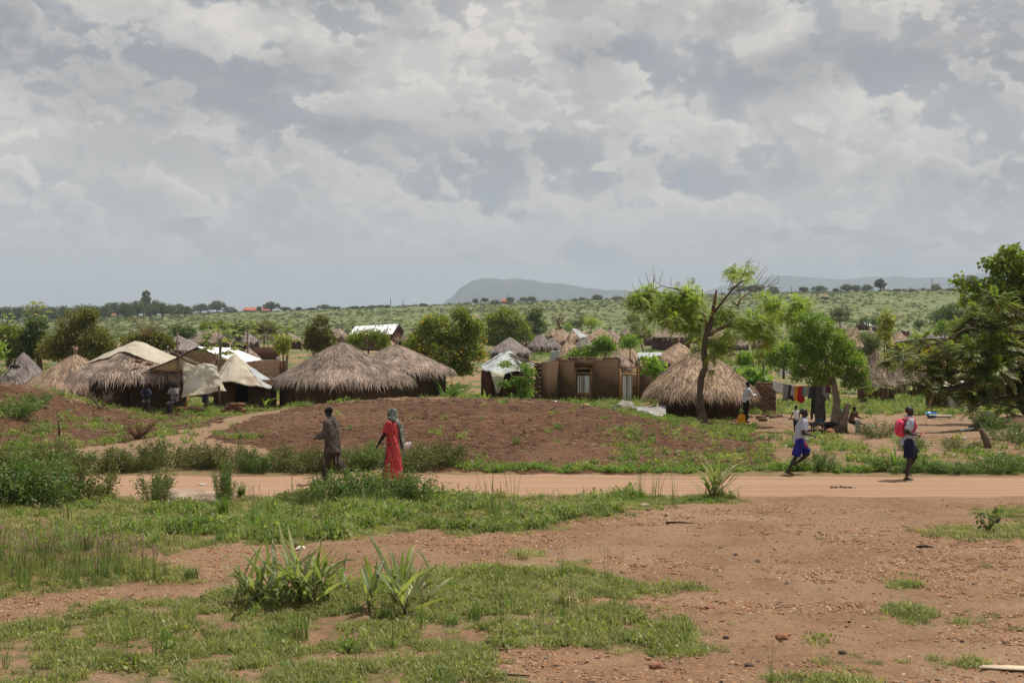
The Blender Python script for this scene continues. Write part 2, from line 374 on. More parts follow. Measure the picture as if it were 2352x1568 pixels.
# furrow lumps on the ploughed soil
lump = (fbm(XX * 4.5, YY * 4.5, 0, 55, 3) - .5) * .16 * W['plough'].reshape(XX.shape)
ZZ2 = ZZ + lump + ((fbm(XX * 5, YY * 5, 0, 61, 3) - .5) * .04 + (fbm(XX * 14, YY * 9, 0, 62, 2) - .5) * .03) * (YY < 29)
def ground_mat():
    m = bpy.data.materials.new('ground_soil'); m.use_nodes = True
    t = NT(m.node_tree); t.n.clear()
    out = t.node('ShaderNodeOutputMaterial'); b = t.node('ShaderNodeBsdfPrincipled'); t.link(b.outputs[0], out.inputs[0])
    P = t.node('ShaderNodeTexCoord').outputs['Object']
    def A(n):
        a = t.node('ShaderNodeAttribute'); a.attribute_name = n; return a.outputs['Fac']
    nA = t.noise(P, 0.55, 6, .6); nB = t.noise(P, 3.2, 6, .65); nC = t.noise(P, 18, 4, .7); nD = t.noise(P, 0.045, 6, .6); nE = t.noise(P, 70, 3, .7)
    nF = t.noise(P, 0.21, 5, .6, .6)
    def soft(a, k=.35): return t.ramp(t.math('ADD', a, t.math('MULTIPLY', t.math('SUBTRACT', nB, .5), k * 2)), .3, .7)
    base = t.mix(t.ramp(nA, .40, .62), (0.236, 0.144, 0.092), (0.169, 0.096, 0.059))
    base = t.mix(t.ramp(nF, .48, .62), base, (0.261, 0.171, 0.113))
    base = t.mix(t.ramp(nC, .50, .72), base, (0.261, 0.152, 0.074))
    base = t.mix(t.math('MULTIPLY', t.ramp(nE, .53, .66), .8), base, (0.340, 0.228, 0.121))
    base = t.mix(t.math('MULTIPLY', t.ramp(t.noise(P, 42, 2, .6), .62, .7), .75), base, (0.061, 0.041, 0.033))
    nM = t.noise(P, 7.5, 5, .75); nS = t.noise(P, 13, 3, .8)
    base = t.mix(t.math('MULTIPLY', t.ramp(nM, .50, .64), .38), base, (0.153, 0.083, 0.046))
    base = t.mix(t.math('MULTIPLY', t.ramp(nS, .56, .66), .75), base, (0.373, 0.216, 0.103))
    base = t.mix(t.math('MULTIPLY', t.ramp(t.noise(P, 10, 2, .7), .60, .68), .7), base, (0.085, 0.054, 0.036))
    path = t.mix(nB, (0.283, 0.189, 0.118), (0.224, 0.144, 0.089))
    road = t.mix(nB, (.362, .235, .152), (.30, .185, .118))
    mr = t.node('ShaderNodeMapping'); mr.inputs['Scale'].default_value = (.10, 4.2, 1); t.link(P, mr.inputs[0]); rr = t.noise(mr.outputs[0], 1.0, 5, .6)
    road = t.mix(t.math('MULTIPLY', t.ramp(rr, .46, .60), .55), road, (.225, .130, .082))
    road = t.mix(t.math('MULTIPLY', t.ramp(nM, .56, .66), .5), road, (.42, .28, .18))
    plo = t.mix(t.ramp(nB, .35, .65), (0.066, 0.032, 0.018), (0.144, 0.073, 0.039))
    plo = t.mix(t.math('MULTIPLY', t.ramp(nF, .5, .66), .6), plo, (0.175, 0.098, 0.055))
    plo = t.mix(t.math('MULTIPLY', t.ramp(nC, .58, .7), .5), plo, (0.211, 0.125, 0.072))
    gr = t.mix(t.ramp(nB, .35, .65), (.10, .085, .04), (.09, .11, .035))
    bank = t.mix(t.ramp(nB, .4, .6), (.15, .14, .05), (.24, .15, .09))
    vil = t.mix(t.ramp(t.noise(P, .09, 5, .6), .44, .54), (0.297, 0.162, 0.098), (0.102, 0.128, 0.047))
    vil = t.mix(t.ramp(nB, .45, .6), vil, (0.153, 0.162, 0.068))
    # far slope: scrub of bushes seen from afar, with paler grass and bare patches
    mp = t.node('ShaderNodeMapping'); mp.inputs['Scale'].default_value = (1, .28, 1); t.link(P, mp.inputs[0])
    s1 = t.noise(mp.outputs[0], .38, 6, .72); s2 = t.noise(mp.outputs[0], .035, 5, .6); s3 = t.noise(P, .006, 3, .5)
    hil = t.mix(t.ramp(s2, .38, .62), (.145, .165, .072), (.20, .20, .10))
    hil = t.mix(t.math('MULTIPLY', t.ramp(s1, .44, .62), .45), hil, (.10, .13, .05))
    hil = t.mix(t.math('MULTIPLY', t.ramp(s3, .42, .6), .5), hil, (.12, .15, .065))
    hil = t.mix(t.ramp(t.noise(mp.outputs[0], .02, 6, .7), .69, .72), hil, (.40, .25, .17))
    c = t.mix(soft(A('path')), base, path)
    c = t.mix(t.math('MULTIPLY', soft(A('road'), .2), 1.0), c, road)
    c = t.mix(soft(A('plough')), c, plo)
    c = t.mix(soft(A('bank')), c, bank)
    c = t.mix(soft(A('vill'), .2), c, vil)
    c = t.mix(soft(A('hill'), .2), c, hil)
    c = t.mix(t.math('MULTIPLY', t.math('MULTIPLY', soft(A('grass')), t.ramp(nB, .42, .58)), .55), c, gr)
    t.link(c, b.inputs['Base Color']); b.inputs['Roughness'].default_value = .95; b.inputs['Specular IOR Level'].default_value = .15
    hgt = t.math('ADD', t.math('MULTIPLY', nC, .4), t.math('MULTIPLY', nB, 1.0))
    hgt = t.math('ADD', hgt, t.math('MULTIPLY', nE, .2))
    hgt = t.math('MULTIPLY', hgt, t.math('SUBTRACT', 1.0, t.math('MULTIPLY', soft(A('road'), .1), .85)))
    hgt = t.math('ADD', hgt, t.math('MULTIPLY', t.math('MULTIPLY', nB, A('plough')), 2.5))
    bn = t.node('ShaderNodeBump'); bn.inputs['Strength'].default_value = .85; bn.inputs['Distance'].default_value = .06
    t.link(hgt, bn.inputs['Height']); t.link(bn.outputs[0], b.inputs['Normal'])
    return m
MG = ground_mat()
gnd = mk('ground', np.stack([XX, YY, ZZ2], -1), grid_faces(*XX.shape)[:, ::-1], MG, smooth_=True, attrs=W)
setp(gnd, kind='structure')

# ------------------------------------------------------------------ far hills
def ridge_hill(name, prof, Y0, depth, mat, n=260, seed=3, rug=6.0):
    vx = np.linspace(prof[0][0], prof[-1][0], n); vy = np.interp(vx, [p[0] for p in prof], [p[1] for p in prof])
    m = 26; t = np.linspace(0, 1, m)
    X0 = (vx - CX) * Y0 / K; zt = EYE - (vy - HV) * Y0 / K
    V = []
    for k in range(m):                              # from the front foot over the crest and down behind
        q = t[k] * 2
        f = math.sin(min(q, 1) * math.pi / 2) ** .9 if q <= 1 else math.cos((q - 1) * math.pi / 2)
        yy = Y0 + (q - 1) * depth
        x = X0 * yy / Y0
        base = np.float64(-235)
        z = base + (zt - base) * f + (fbm(x / 260., yy / 260., 0, seed, 5) - .5) * rug * 8 * (1 - abs(q - 1) * .5) * (0.25 if q == 1 else 1)
        z = z + (fbm(x / 34., yy / 34., 0, seed + 5, 3) - .5) * rug * 2.0
        V.append(np.stack([x, np.full(n, yy), z], -1))
    o = mk(name, np.concatenate(V), grid_faces(m, n)[:, ::-1], mat, smooth_=True)
    return setp(o, kind='structure')
MH = M('wooded_hill', (.022, .036, .024), (.060, .068, .045), nscale=.012, var=.5, c3=(.12, .10, .075), bump=.9, bscale=.03, bdist=14)
ridge_hill('hill', [(985,730),(1020,696),(1040,684),(1056,664),(1080,648),(1105,641),(1130,640),(1150,643),(1170,642),(1190,640),(1220,644),(1260,650),(1300,654),(1340,662),(1400,668),(1450,671),(1500,678),(1580,684),(1680,700)], 9000, 1500, MH)
ridge_hill('hill', [(1560,690),(1640,664),(1700,652),(1745,640),(1790,635),(1840,637),(1880,640),(1930,645),(1960,642),(2000,636),(2050,638),(2100,641),(2150,640),(2200,636),(2260,630),(2320,624),(2400,622),(2700,620),(3400,640)], 11500, 2000, MH, seed=9)

# ------------------------------------------------------------------ haze
MHZ = bpy.data.materials.new('haze'); MHZ.use_nodes = True
_t = NT(MHZ.node_tree); _t.n.clear(); _o = _t.node('ShaderNodeOutputMaterial'); _v = _t.node('ShaderNodeVolumePrincipled')
_v.inputs['Color'].default_value = (.72, .85, 1.0, 1); _v.inputs['Density'].default_value = HAZE_D; _v.inputs['Anisotropy'].default_value = 0.0
_t.link(_v.outputs[0], _o.inputs['Volume'])
mbz = MB().box((0, 7000, 25), (34000, 14300, 780)); hzb = mbz.build('haze', MHZ, tone=False); setp(hzb, kind='stuff')
hzb['label'] = 'pale daylight haze lying over the far plain and hills'
MHZ.cycles.homogeneous_volume = True
# ------------------------------------------------------------------ huts
THATCH = M('thatch', (0.381, 0.291, 0.235), (0.232, 0.174, 0.139), nscale=1.6, var=.25, tone=True, rnd=.10, bump=.5, bscale=30, bdist=.03, rough=.85)
THATCH_TAN = M('thatch_tan', (0.431, 0.311, 0.217), (0.290, 0.201, 0.139), nscale=1.6, var=.25, tone=True, rnd=.08, bump=.5, bscale=30, bdist=.03, rough=.85)
THATCH_GREY = M('thatch_grey', (0.332, 0.278, 0.261), (0.208, 0.174, 0.161), nscale=1.6, var=.25, tone=True, rnd=.10, bump=.5, bscale=30, bdist=.03, rough=.85)
MUD = None
MUD_TAN = M('mud_plaster_tan', (0.222, 0.159, 0.104), (0.163, 0.111, 0.067), nscale=1.2, var=.2, bump=.3, bscale=14, rnd=.06)
MUD_RED = M('mud_plaster_red', (0.111, 0.056, 0.036), (0.074, 0.037, 0.025), nscale=1.2, var=.2, bump=.3, bscale=14, rnd=.06)
DARK = M('painted_hut_shade', (.03, .022, .016), var=.1)  # near-black colour standing in for the shade inside the huts
WOOD = M('weathered_wood', (.17, .125, .09), (.11, .08, .06), nscale=3, var=.25, bump=.3)
WOOD_TAN = M('sawn_wood', (.30, .17, .075), (.22, .12, .055), nscale=3, var=.2)
BRICKM = M('mud_brick', (.175, .11, .068), (.12, .073, .045), nscale=5, var=.22, bump=.35, bscale=22, rnd=.22)
BRICKR = M('fired_brick', (.19, .095, .055), (.13, .065, .04), nscale=5, var=.22, bump=.35, bscale=22, rnd=.22)
STRAWCLR = THATCH
def brickwall(name, c1, c2, mortar, bw=.30, bh=.12):
    m = bpy.data.materials.new(name); m.use_nodes = True; t = NT(m.node_tree); t.n.clear()
    out = t.node('ShaderNodeOutputMaterial'); b = t.node('ShaderNodeBsdfPrincipled'); t.link(b.outputs[0], out.inputs[0])
    P = t.node('ShaderNodeTexCoord').outputs['Object']
    at_ = t.node('ShaderNodeAttribute'); at_.attribute_name = 'u'; sx = t.node('ShaderNodeSeparateXYZ'); t.link(P, sx.inputs[0])
    br = t.node('ShaderNodeTexBrick'); t.link(t.comb(at_.outputs['Fac'], sx.outputs[2], 0), br.inputs['Vector'])
    br.inputs['Scale'].default_value = 1; br.inputs['Brick Width'].default_value = bw; br.inputs['Row Height'].default_value = bh; br.inputs['Mortar Size'].default_value = .012
    br.inputs['Color1'].default_value = (*c1, 1); br.inputs['Color2'].default_value = (*c2, 1); br.inputs['Mortar'].default_value = (*mortar, 1); br.inputs['Mortar Smooth'].default_value = .4
    n = t.noise(P, 2.2, 6, .7); c = t.mix(t.ramp(n, .42, .62), br.outputs[0], tuple(x * .8 for x in c1))
    n2 = t.noise(P, 16, 4, .7); mul = t.math('ADD', .75, t.math('MULTIPLY', n2, .5)); c = t.mix(1, c, t.comb(mul, mul, mul), 'MULTIPLY')
    t.link(c, b.inputs['Base Color']); b.inputs['Roughness'].default_value = .95; b.inputs['Specular IOR Level'].default_value = .1
    bn = t.node('ShaderNodeBump'); bn.inputs['Strength'].default_value = .6; bn.inputs['Distance'].default_value = .03
    t.link(t.math('ADD', t.math('MULTIPLY', br.outputs['Fac'], -.6), n2), bn.inputs['Height']); t.link(bn.outputs[0], b.inputs['Normal'])
    return m
MUD = brickwall('mud_plaster', (.108, .066, .038), (.090, .054, .031), (.076, .045, .026), .34, .13)
BW_MUD = brickwall('mud_brick_wall', (0.107, 0.065, 0.037), (0.081, 0.047, 0.028), (0.059, 0.036, 0.022))
BW_RED = brickwall('fired_brick_wall', (0.126, 0.056, 0.033), (0.096, 0.041, 0.026), (0.074, 0.044, 0.030))
BW_TAN = brickwall('tan_brick_wall', (0.148, 0.092, 0.053), (0.111, 0.068, 0.040), (0.074, 0.046, 0.028))

def strands(n, rad, prof, R_of, seed, length=.4, width=.02, thick=.05, wild=.25, tlo=.04, thi=1.02, droop=.35, clump=1.0):
    """straw laid down a roof: thin tapering two-piece blades. prof(q)->z for q in 0..1, R_of(theta)->eave radius"""
    g = np.random.default_rng(seed)
    th = g.random(n) * 2 * math.pi; q = np.sqrt(tlo ** 2 + (thi ** 2 - tlo ** 2) * g.random(n)); q = np.where(g.random(n) < .25, g.uniform(.86, 1.0, n), q)
    L = length * (.6 + .8 * g.random(n)); Rr = R_of(th)
    q2 = q + L / Rr * .8; dth = g.normal(0, wild, n) * L / np.maximum(q * Rr, .35)
    dth += (fbm(np.cos(th) * 3 + 9, np.sin(th) * 3 + 9, q * 3, seed) - .5) * .25 * L / np.maximum(q * Rr, .5)
    lift = thick * g.random(n) + .01
    def P(qq, tt, lf, drop):
        r = R_of(tt) * qq
        over = np.maximum(qq - 1, 0)
        z = prof(np.minimum(qq, 1)) - over * R_of(tt) * 1.15 - drop
        r2 = R_of(tt) * (np.minimum(qq, 1) + over * .75)
        return np.stack([np.cos(tt) * r2, np.sin(tt) * r2, z + lf], -1)
    A = P(q, th, lift, 0); Bm = P((q + q2) / 2, th + dth * .5, lift + .015, 0); C = P(q2, th + dth, lift * .4 + .02 * g.random(n), droop * L * np.maximum(q - .8, 0))
    W_ = width * (.6 + .8 * g.random(n)); tg = np.stack([-np.sin(th), np.cos(th), np.zeros(n)], -1)
    V = np.stack([A - tg * W_[:, None] * .5, A + tg * W_[:, None] * .5, Bm - tg * W_[:, None] * .45, Bm + tg * W_[:, None] * .45, C], 1).reshape(-1, 3)
    i = np.arange(n) * 5
    F4 = np.stack([i, i + 2, i + 3, i + 1], -1); F3 = np.stack([i + 2, i + 4, i + 3], -1)
    cl = fbm(np.cos(th) * 4 * clump, np.sin(th) * 4 * clump, q * 5, seed + 3, 3)
    t = .98 + 1.5 * (cl - .5) + g.normal(0, .38, n)
    t = np.clip(t, .25, 2.0)
    return V, F4, F3, np.repeat(t, 5)
def roof_mesh(name, mat, parent, R0, zp, ze, seed=0, n=2500, bulge=.0, sq=0.0, rotz=0.0, width=.02, length=.42, wild=.25, n_th=48, flare=.0):
    """solid thatch cone with straw on it; eave radius R0 (sq>0 squares it), peak zp, eave ze"""
    def R_of(t):
        t = t - rotz; base = R0 * (1 + .02 * np.sin(3 * t + seed) + .015 * np.sin(7 * t + seed * 2))
        if sq: base = base * (1 + sq * (np.cos(4 * (t)) * -.5) * 1.0)
        return base
    def prof(q): return zp - (zp - ze) * (q * (1 - bulge) + bulge * q ** 2)  # straight with a slight belly
    nq = 10; q = np.linspace(0.015, 1, nq); th = np.linspace(0, 2 * math.pi, n_th, endpoint=False)
    Q, T = np.meshgrid(q, th, indexing='ij')
    nz = (fbm(np.cos(T) * Q * 4, np.sin(T) * Q * 4, 0, seed, 3) - .5) * .12 * R0 / 3
    V = np.stack([np.cos(T) * R_of(T) * Q, np.sin(T) * R_of(T) * Q, prof(Q) + nz], -1)
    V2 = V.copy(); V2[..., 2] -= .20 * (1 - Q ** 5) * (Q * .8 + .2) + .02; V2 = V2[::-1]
    VV = np.concatenate([V, V2]); F = grid_faces(2 * nq, n_th, True)
    Vs, F4, F3, ts = strands(n, R0, prof, R_of, seed + 17, width=width, length=length, wild=wild, droop=.5)
    nv = VV.reshape(-1, 3).shape[0]
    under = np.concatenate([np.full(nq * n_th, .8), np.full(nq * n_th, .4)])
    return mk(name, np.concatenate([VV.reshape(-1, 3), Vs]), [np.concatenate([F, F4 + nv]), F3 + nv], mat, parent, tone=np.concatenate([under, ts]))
def wall_mesh(name, mat, parent, poly, z0, z1, openings=(), thick=.18, top_noise=0.0, seed=0):
    """wall along poly [(x,y),...]; openings: (segment index, u0, u1, zlo, zhi) leave a real gap with reveals"""
    mb = MB(); us = []; U = 0.0
    P = [Vector((*p, 0)) for p in poly]; closed = True
    def add_slab(a, b, zl, zh, u):
        d = (b - a); n = Vector((-d.y, d.x, 0)).normalized() * thick
        seg = max(1, int(d.length / .5)); V = []; uu = []
        for k in range(seg + 1):
            p = a.lerp(b, k / seg); tn = (vnoise(p.x * 2 + seed, p.y * 2, 0, 5) - .5) * top_noise if zh >= z1 - 1e-6 else 0
            for (qq, zz_) in ((p, zl), (p, zh + tn), (p + n, zh + tn), (p + n, zl)):
                V.append((qq.x, qq.y, zz_)); uu.append(u + d.length * k / seg)
        F = [(k * 4 + j, (k + 1) * 4 + j, (k + 1) * 4 + (j + 1) % 4, k * 4 + (j + 1) % 4) for k in range(seg) for j in range(4)]
        F += [(0, 1, 2, 3), (seg * 4 + 3, seg * 4 + 2, seg * 4 + 1, seg * 4)]
        mb.add(V, np.array(F)); us.extend(uu)
    for i in range(len(P)):
        a, b = P[i], P[(i + 1) % len(P)]; L = (b - a).length
        ops = sorted([o for o in openings if o[0] == i], key=lambda o: o[1]); u = 0
        for (_, u0, u1, zl, zh) in ops:
            if u0 > u: add_slab(a.lerp(b, u / L), a.lerp(b, u0 / L), z0, z1, U + u)
            if zl > z0: add_slab(a.lerp(b, u0 / L), a.lerp(b, u1 / L), z0, zl, U + u0)
            if zh < z1: add_slab(a.lerp(b, u0 / L), a.lerp(b, u1 / L), zh, z1, U + u0)
            u = u1
        if u < L: add_slab(a.lerp(b, u / L), b, z0, z1, U + u)
        U += L
    F = [np.concatenate(v) for v in mb.F.values()]
    return mk(name, np.concatenate(mb.V), F, mat, parent, attrs={'u': np.array(us)})
def circ(r, n=20, ph=0.0): return [(math.cos(ph - 2 * math.pi * k / n) * r, math.sin(ph - 2 * math.pi * k / n) * r) for k in range(n)]
def knot(parent, z, kind, s=1.0, mat=None):
    if kind == 'knot':       # tied topknot of straw
        mb = MB().tube([(0, 0, z - .15), (0, 0, z + .06), (0, 0, z + .12), (.01, 0, z + .3)], [.12 * s, .085 * s, .1 * s, .12 * s], 9, .75, wob=.3)
        for k in range(26):
            a = random.random() * 6.28; mb.tube([(.08 * s * math.cos(a), .08 * s * math.sin(a), z + .1), (.12 * s * math.cos(a), .12 * s * math.sin(a), z + .3 + random.random() * .12)], .008, 3, 1.0)
        mb.build('topknot', mat or THATCH, parent)
    elif kind == 'cap':      # dark cap and finial
        MB().tube([(0, 0, z - .22), (0, 0, z - .06), (0, 0, z - .02)], [.42 * s, .12 * s, .05 * s], 12).tube([(0, 0, z - .1), (0, 0, z + .22)], .05 * s, 6).tube([(0, 0, z + .1), (0, 0, z + .2)], [.1 * s, .07 * s], 8).build('roof_cap', WOOD_DARK, parent)
WOOD_DARK = M('dark_wood', (.06, .045, .035), (.04, .03, .025), nscale=3, var=.2)
def hut(vx, peak, width, eave, Y, label, mat=THATCH, wall=MUD, knotk=None, n=None, group='thatched huts of the village', door=None, wr=.78, bulge=.0, base=None, wild=.25, sq=0, sseed=None, doorw=.75, drop=0.0, length=.42, knots=1.0, sw=1.0):
    if Y > 90: Y = float(ghit(vx, min(eave + .27 * width, 862)).y)
    m = K / Y; R0 = width / 2 / m; x = (vx - CX) / m
    zb = h(x, Y) if base is None else EYE - (base - HV) / m
    zb -= drop
    zp = EYE - (peak - HV) / m - zb; ze = EYE - (eave - HV) / m - zb
    seed = sseed if sseed is not None else int(vx * 7 + peak) % 9973
    near = Y < 90
    n = n or int(np.clip(70000 / Y * (R0 / 3), 260, 1500))
    e = empty('thatched_hut', (x, Y, zb), label, 'hut', group)
    r = R0 * wr; nn = 24 if near else 14
    ops = []
    if door is not None:
        poly = circ(r, nn, 0); # find the segment facing angle door (degrees from +x, -90 faces the camera)
        mid = [math.degrees(math.atan2((poly[i][1] + poly[(i + 1) % nn][1]), (poly[i][0] + poly[(i + 1) % nn][0]))) for i in range(nn)]
        i = min(range(nn), key=lambda k: abs((mid[k] - door + 180) % 360 - 180))
        L = 2 * r * math.sin(math.pi / nn); ops = [(i, .02, L - .02, 0.02, ze - .15)]
        if L < doorw * .8: ops.append(((i + 1) % nn, .0, L - .02, 0.02, ze - .15))
    wl = wall_mesh('wall', wall, e, circ(r, nn, 0), -.4, ze + .02 + (zp - ze) * (1 - wr) * .35, ops, seed=seed)
    if door is not None:
        a = R(door); MB().box((math.cos(a) * (r - .55), math.sin(a) * (r - .55), ze / 2), (.04, 1.3, ze * 1.0), Matrix.Rotation(a, 3, 'Z')).build('doorway', DARK, e)  # dark panel behind the opening, painted in place of indoor shade
    w_ = max(.014, 1.0 / m) * sw
    rf = roof_mesh('thatched_roof', mat, e, R0, zp, ze, seed, n, bulge=bulge, width=w_, wild=wild, sq=sq, length=length * (1 if near else 1.5), n_th=48 if near else 28)
    if knotk: knot(e, zp, knotk, knots, mat)
    return e
TARP_BEIGE = M('tarp_beige', (.60, .545, .44), (.50, .445, .35), nscale=1.5, var=.1, c3=(.40, .32, .24), rough=.75, bump=.25, bscale=9, bdist=.05, fine=.06, trans=.25, ttint=(1.2, 1.1, .95))
TARP_WHITE = M('tarp_white', (.40, .42, .43), (.30, .325, .34), nscale=1.2, var=.10, c3=(.30, .28, .25), rough=.6, bump=.2, bscale=9, bdist=.05)
TARP_STAIN = M('tarp_stained', (.88, .86, .80), (.74, .68, .58), nscale=1.9, var=.12, c3=(.70, .66, .58), fac=(.45, .7), rough=.8, bump=.3, bscale=10, bdist=.04, fine=.08, trans=.62, ttint=(1.1, 1.1, 1.06))
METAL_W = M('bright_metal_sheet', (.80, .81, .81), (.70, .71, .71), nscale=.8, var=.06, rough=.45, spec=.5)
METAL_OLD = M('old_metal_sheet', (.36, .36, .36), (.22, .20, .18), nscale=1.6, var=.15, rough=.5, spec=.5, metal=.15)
METAL_STREAK = M('streaked_metal_roof', (.72, .73, .73), (.13, .11, .10), nscale=2.2, fac=(.50, .60), stretch=(1.3, .12, .12), var=.1, rough=.5, spec=.4)
METAL_SHUT = M('shutter_metal', (.66, .66, .66), (.20, .18, .17), nscale=11, fac=(.44, .56), stretch=(1, .02, .02), var=.1, rough=.5, spec=.4)
SACKM = M('sack_cloth', (.33, .30, .26), (.22, .20, .17), nscale=3, var=.15, bump=.4, bscale=8)
def sheet(name, f, nu, nv, mat, parent=None, amp=.03, fs=3.0, seed=0, thick=.012):
    u, v = np.meshgrid(np.linspace(0, 1, nu), np.linspace(0, 1, nv), indexing='ij')
    P = np.array([[tuple(f(a, b)) for a, b in zip(ra, rb)] for ra, rb in zip(u, v)])
    du = np.gradient(P, axis=0); dv = np.gradient(P, axis=1); N = np.cross(du, dv); N /= np.linalg.norm(N, axis=2)[..., None] + 1e-9
    rd = 1 - np.abs(2 * fbm(P[..., 0] * fs, P[..., 1] * fs + P[..., 2] * fs * 1.3, P[..., 2] * fs, seed, 3) - 1)     # ridged creases
    P = P + N * ((rd - .7) * amp * 2)[..., None]
    V = np.concatenate([P.reshape(-1, 3), (P - N * thick).reshape(-1, 3)])
    F = grid_faces(nu, nv); o = nu * nv
    rim = [(i * nv, (i + 1) * nv, o + (i + 1) * nv, o + i * nv) for i in range(nu - 1)] + [(i * nv + nv - 1, o + i * nv + nv - 1, o + (i + 1) * nv + nv - 1, (i + 1) * nv + nv - 1) for i in range(nu - 1)]
    rim += [(j, o + j, o + j + 1, j + 1) for j in range(nv - 1)] + [((nu - 1) * nv + j, (nu - 1) * nv + j + 1, o + (nu - 1) * nv + j + 1, o + (nu - 1) * nv + j) for j in range(nv - 1)]
    return mk(name, V, [np.concatenate([F, F[:, ::-1] + o, np.array(rim)])], mat, parent, smooth_=True)
def bil(A, B, C, D): return lambda u, v: A.lerp(B, u).lerp(D.lerp(C, u), v)
def corrugated(name, A, B, C, D, waves, amp, mat, parent=None, n2=2, thick=.006):
    """A->B across the waves, A->D along them"""
    n = waves * 6 + 1; N = (B - A).cross(D - A).normalized()
    V = []
    for k in range(n):
        u = k / (n - 1); w_ = math.sin(u * waves * 2 * math.pi) * amp
        for j in range(n2): V.append(A.lerp(B, u).lerp(D.lerp(C, u), j / (n2 - 1)) + N * w_)
    V2 = [v - N * thick for v in V]; F = grid_faces(n, n2); o = len(V)
    return mk(name, [tuple(v) for v in V + V2], [np.concatenate([F, F[:, ::-1] + o])], mat, parent)
BRICK_ME = []
for k in range(4):
    b_ = MB().box((0, 0, .055), (.29, .14, .11), jit=.006); o_ = b_.build('brick', BRICKM, link=False, tone=False); BRICK_ME.append(o_.data)
BRICK_ME_R = []
for k in range(3):
    b_ = MB().box((0, 0, .055), (.29, .14, .11), jit=.008); o_ = b_.build('brick', BRICKR, link=False, tone=False); BRICK_ME_R.append(o_.data)
def brick(loc, rz=0, parent=None, red=False, s=1.0, tilt=0.0, label=None, group=None):
    o = bpy.data.objects.new('brick' if parent is not None else 'mud_brick', random.choice(BRICK_ME_R if red else BRICK_ME)); COL.objects.link(o)
    o.location = loc; o.rotation_euler = (tilt, random.uniform(-.05, .05), rz); o.scale = (s * random.uniform(.9, 1.1), s, s * random.uniform(.9, 1.1))
    if parent is not None: o.parent = parent
    if label: setp(o, label, 'brick', group)
    return o
VG = 'thatched huts of the village'
# ---- near huts
hut(54, 808, 128, 876, 86, 'low grey thatched hut at the far left edge beside the tan hut', THATCH_GREY, MUD, n=2600)
hut(34, 833, 92, 884, 80, 'small grey thatched hut with a dark metal cap in front of the far left hut', THATCH_GREY, MUD, 'cap', n=1400, knots=.8)
hut(173, 812, 250, 889, 71, 'tan shaggy thatched hut with a tied straw topknot, left of the tarpaulin hut', THATCH_TAN, MUD, 'knot', n=5200, wr=.74, bulge=.08, length=.5)
hut(785, 783, 318, 871, 71, 'largest thatched hut, wide grey brown roof behind the walking man', THATCH, MUD, 'knot', n=7500, wr=.84, bulge=.06, length=.40, wild=.36, sw=1.3)
hut(911, 790, 264, 850, 79, 'round thatched hut with a plain brown wall, right behind the largest hut', THATCH, MUD, 'knot', n=6000, wr=.80, bulge=.04, length=.42)
hq = hut(1606, 800, 250, 896, 62, 'thatched hut with long ragged straw standing behind the feathery tree', THATCH_TAN, MUD, None, n=5600, wr=.66, bulge=.36, length=.46, wild=.5, sseed=77, sw=1.5)
MB().box((.30, -1.66, .35), (.07, .05, 1.0)).build('door_post', WOOD_TAN, hq)
hut(2012, 801, 84, 872, 77, 'tall pointed thatched hut with brick wall at the right behind the clothes line', THATCH, BW_TAN, None, n=2600, wr=.80, bulge=-.1, length=.38, door=-38, doorw=.6)
hut(2092, 805, 128, 878, 82, 'lower thatched hut with dark doorway to the right of the pointed hut', THATCH, BW_TAN, None, n=3000, wr=.74, door=-62, length=.40)
hut(1812, 836, 80, 868, 96, 'thatched hut roof half hidden behind the round leafy tree', THATCH_GREY, MUD, None, n=1500)
# ---- huts behind, left part
hut(410, 769.5, 50, 783, 185, 'small distant thatched hut just above the awning pole', THATCH_GREY, MUD)
hut(484, 751, 104, 786, 205, 'wide distant thatched hut with pale tip above the papaya tree', THATCH, MUD, 'cap', knots=1.2)
hut(432, 778, 84, 803, 150, 'grey thatched hut directly behind the bright metal roof, on its left', THATCH_GREY, MUD)
hut(563, 761, 78, 785, 225, 'distant thatched hut behind the middle papaya trunk', THATCH_GREY, MUD_RED)
hut(661, 762, 76, 780, 232, 'distant thatched hut with brown wall behind the third papaya', THATCH, MUD_RED)
hut(571, 796, 60, 824, 132, 'small thatched hut with pale cap beyond the bright metal roof', THATCH, MUD_RED)
hut(759, 748, 36, 768, 250, 'left one of two narrow distant huts behind the largest hut', THATCH, MUD, 'cap')
hut(776, 750, 58, 774, 240, 'right one of two narrow distant huts behind the largest hut', THATCH, MUD, 'cap')
hut(950, 753, 72, 783, 215, 'distant thatched hut to the right of the red brick house', THATCH, MUD, 'cap')
hut(898, 781, 44, 800, 140, 'small pale thatched hut peeping between the two big round huts', THATCH_TAN, MUD)
hut(455, 757, 34, 772, 260, 'faint distant hut left of the wide pale tipped hut', THATCH_GREY, MUD)
hut(266, 783, 40, 800, 140, 'small thatched roof showing between the left tree and the tarpaulin hut', THATCH, MUD)
hut(383, 800, 44, 815, 130, 'little hut roof seen behind the right slope of the tarpaulin hut', THATCH_GREY, MUD)
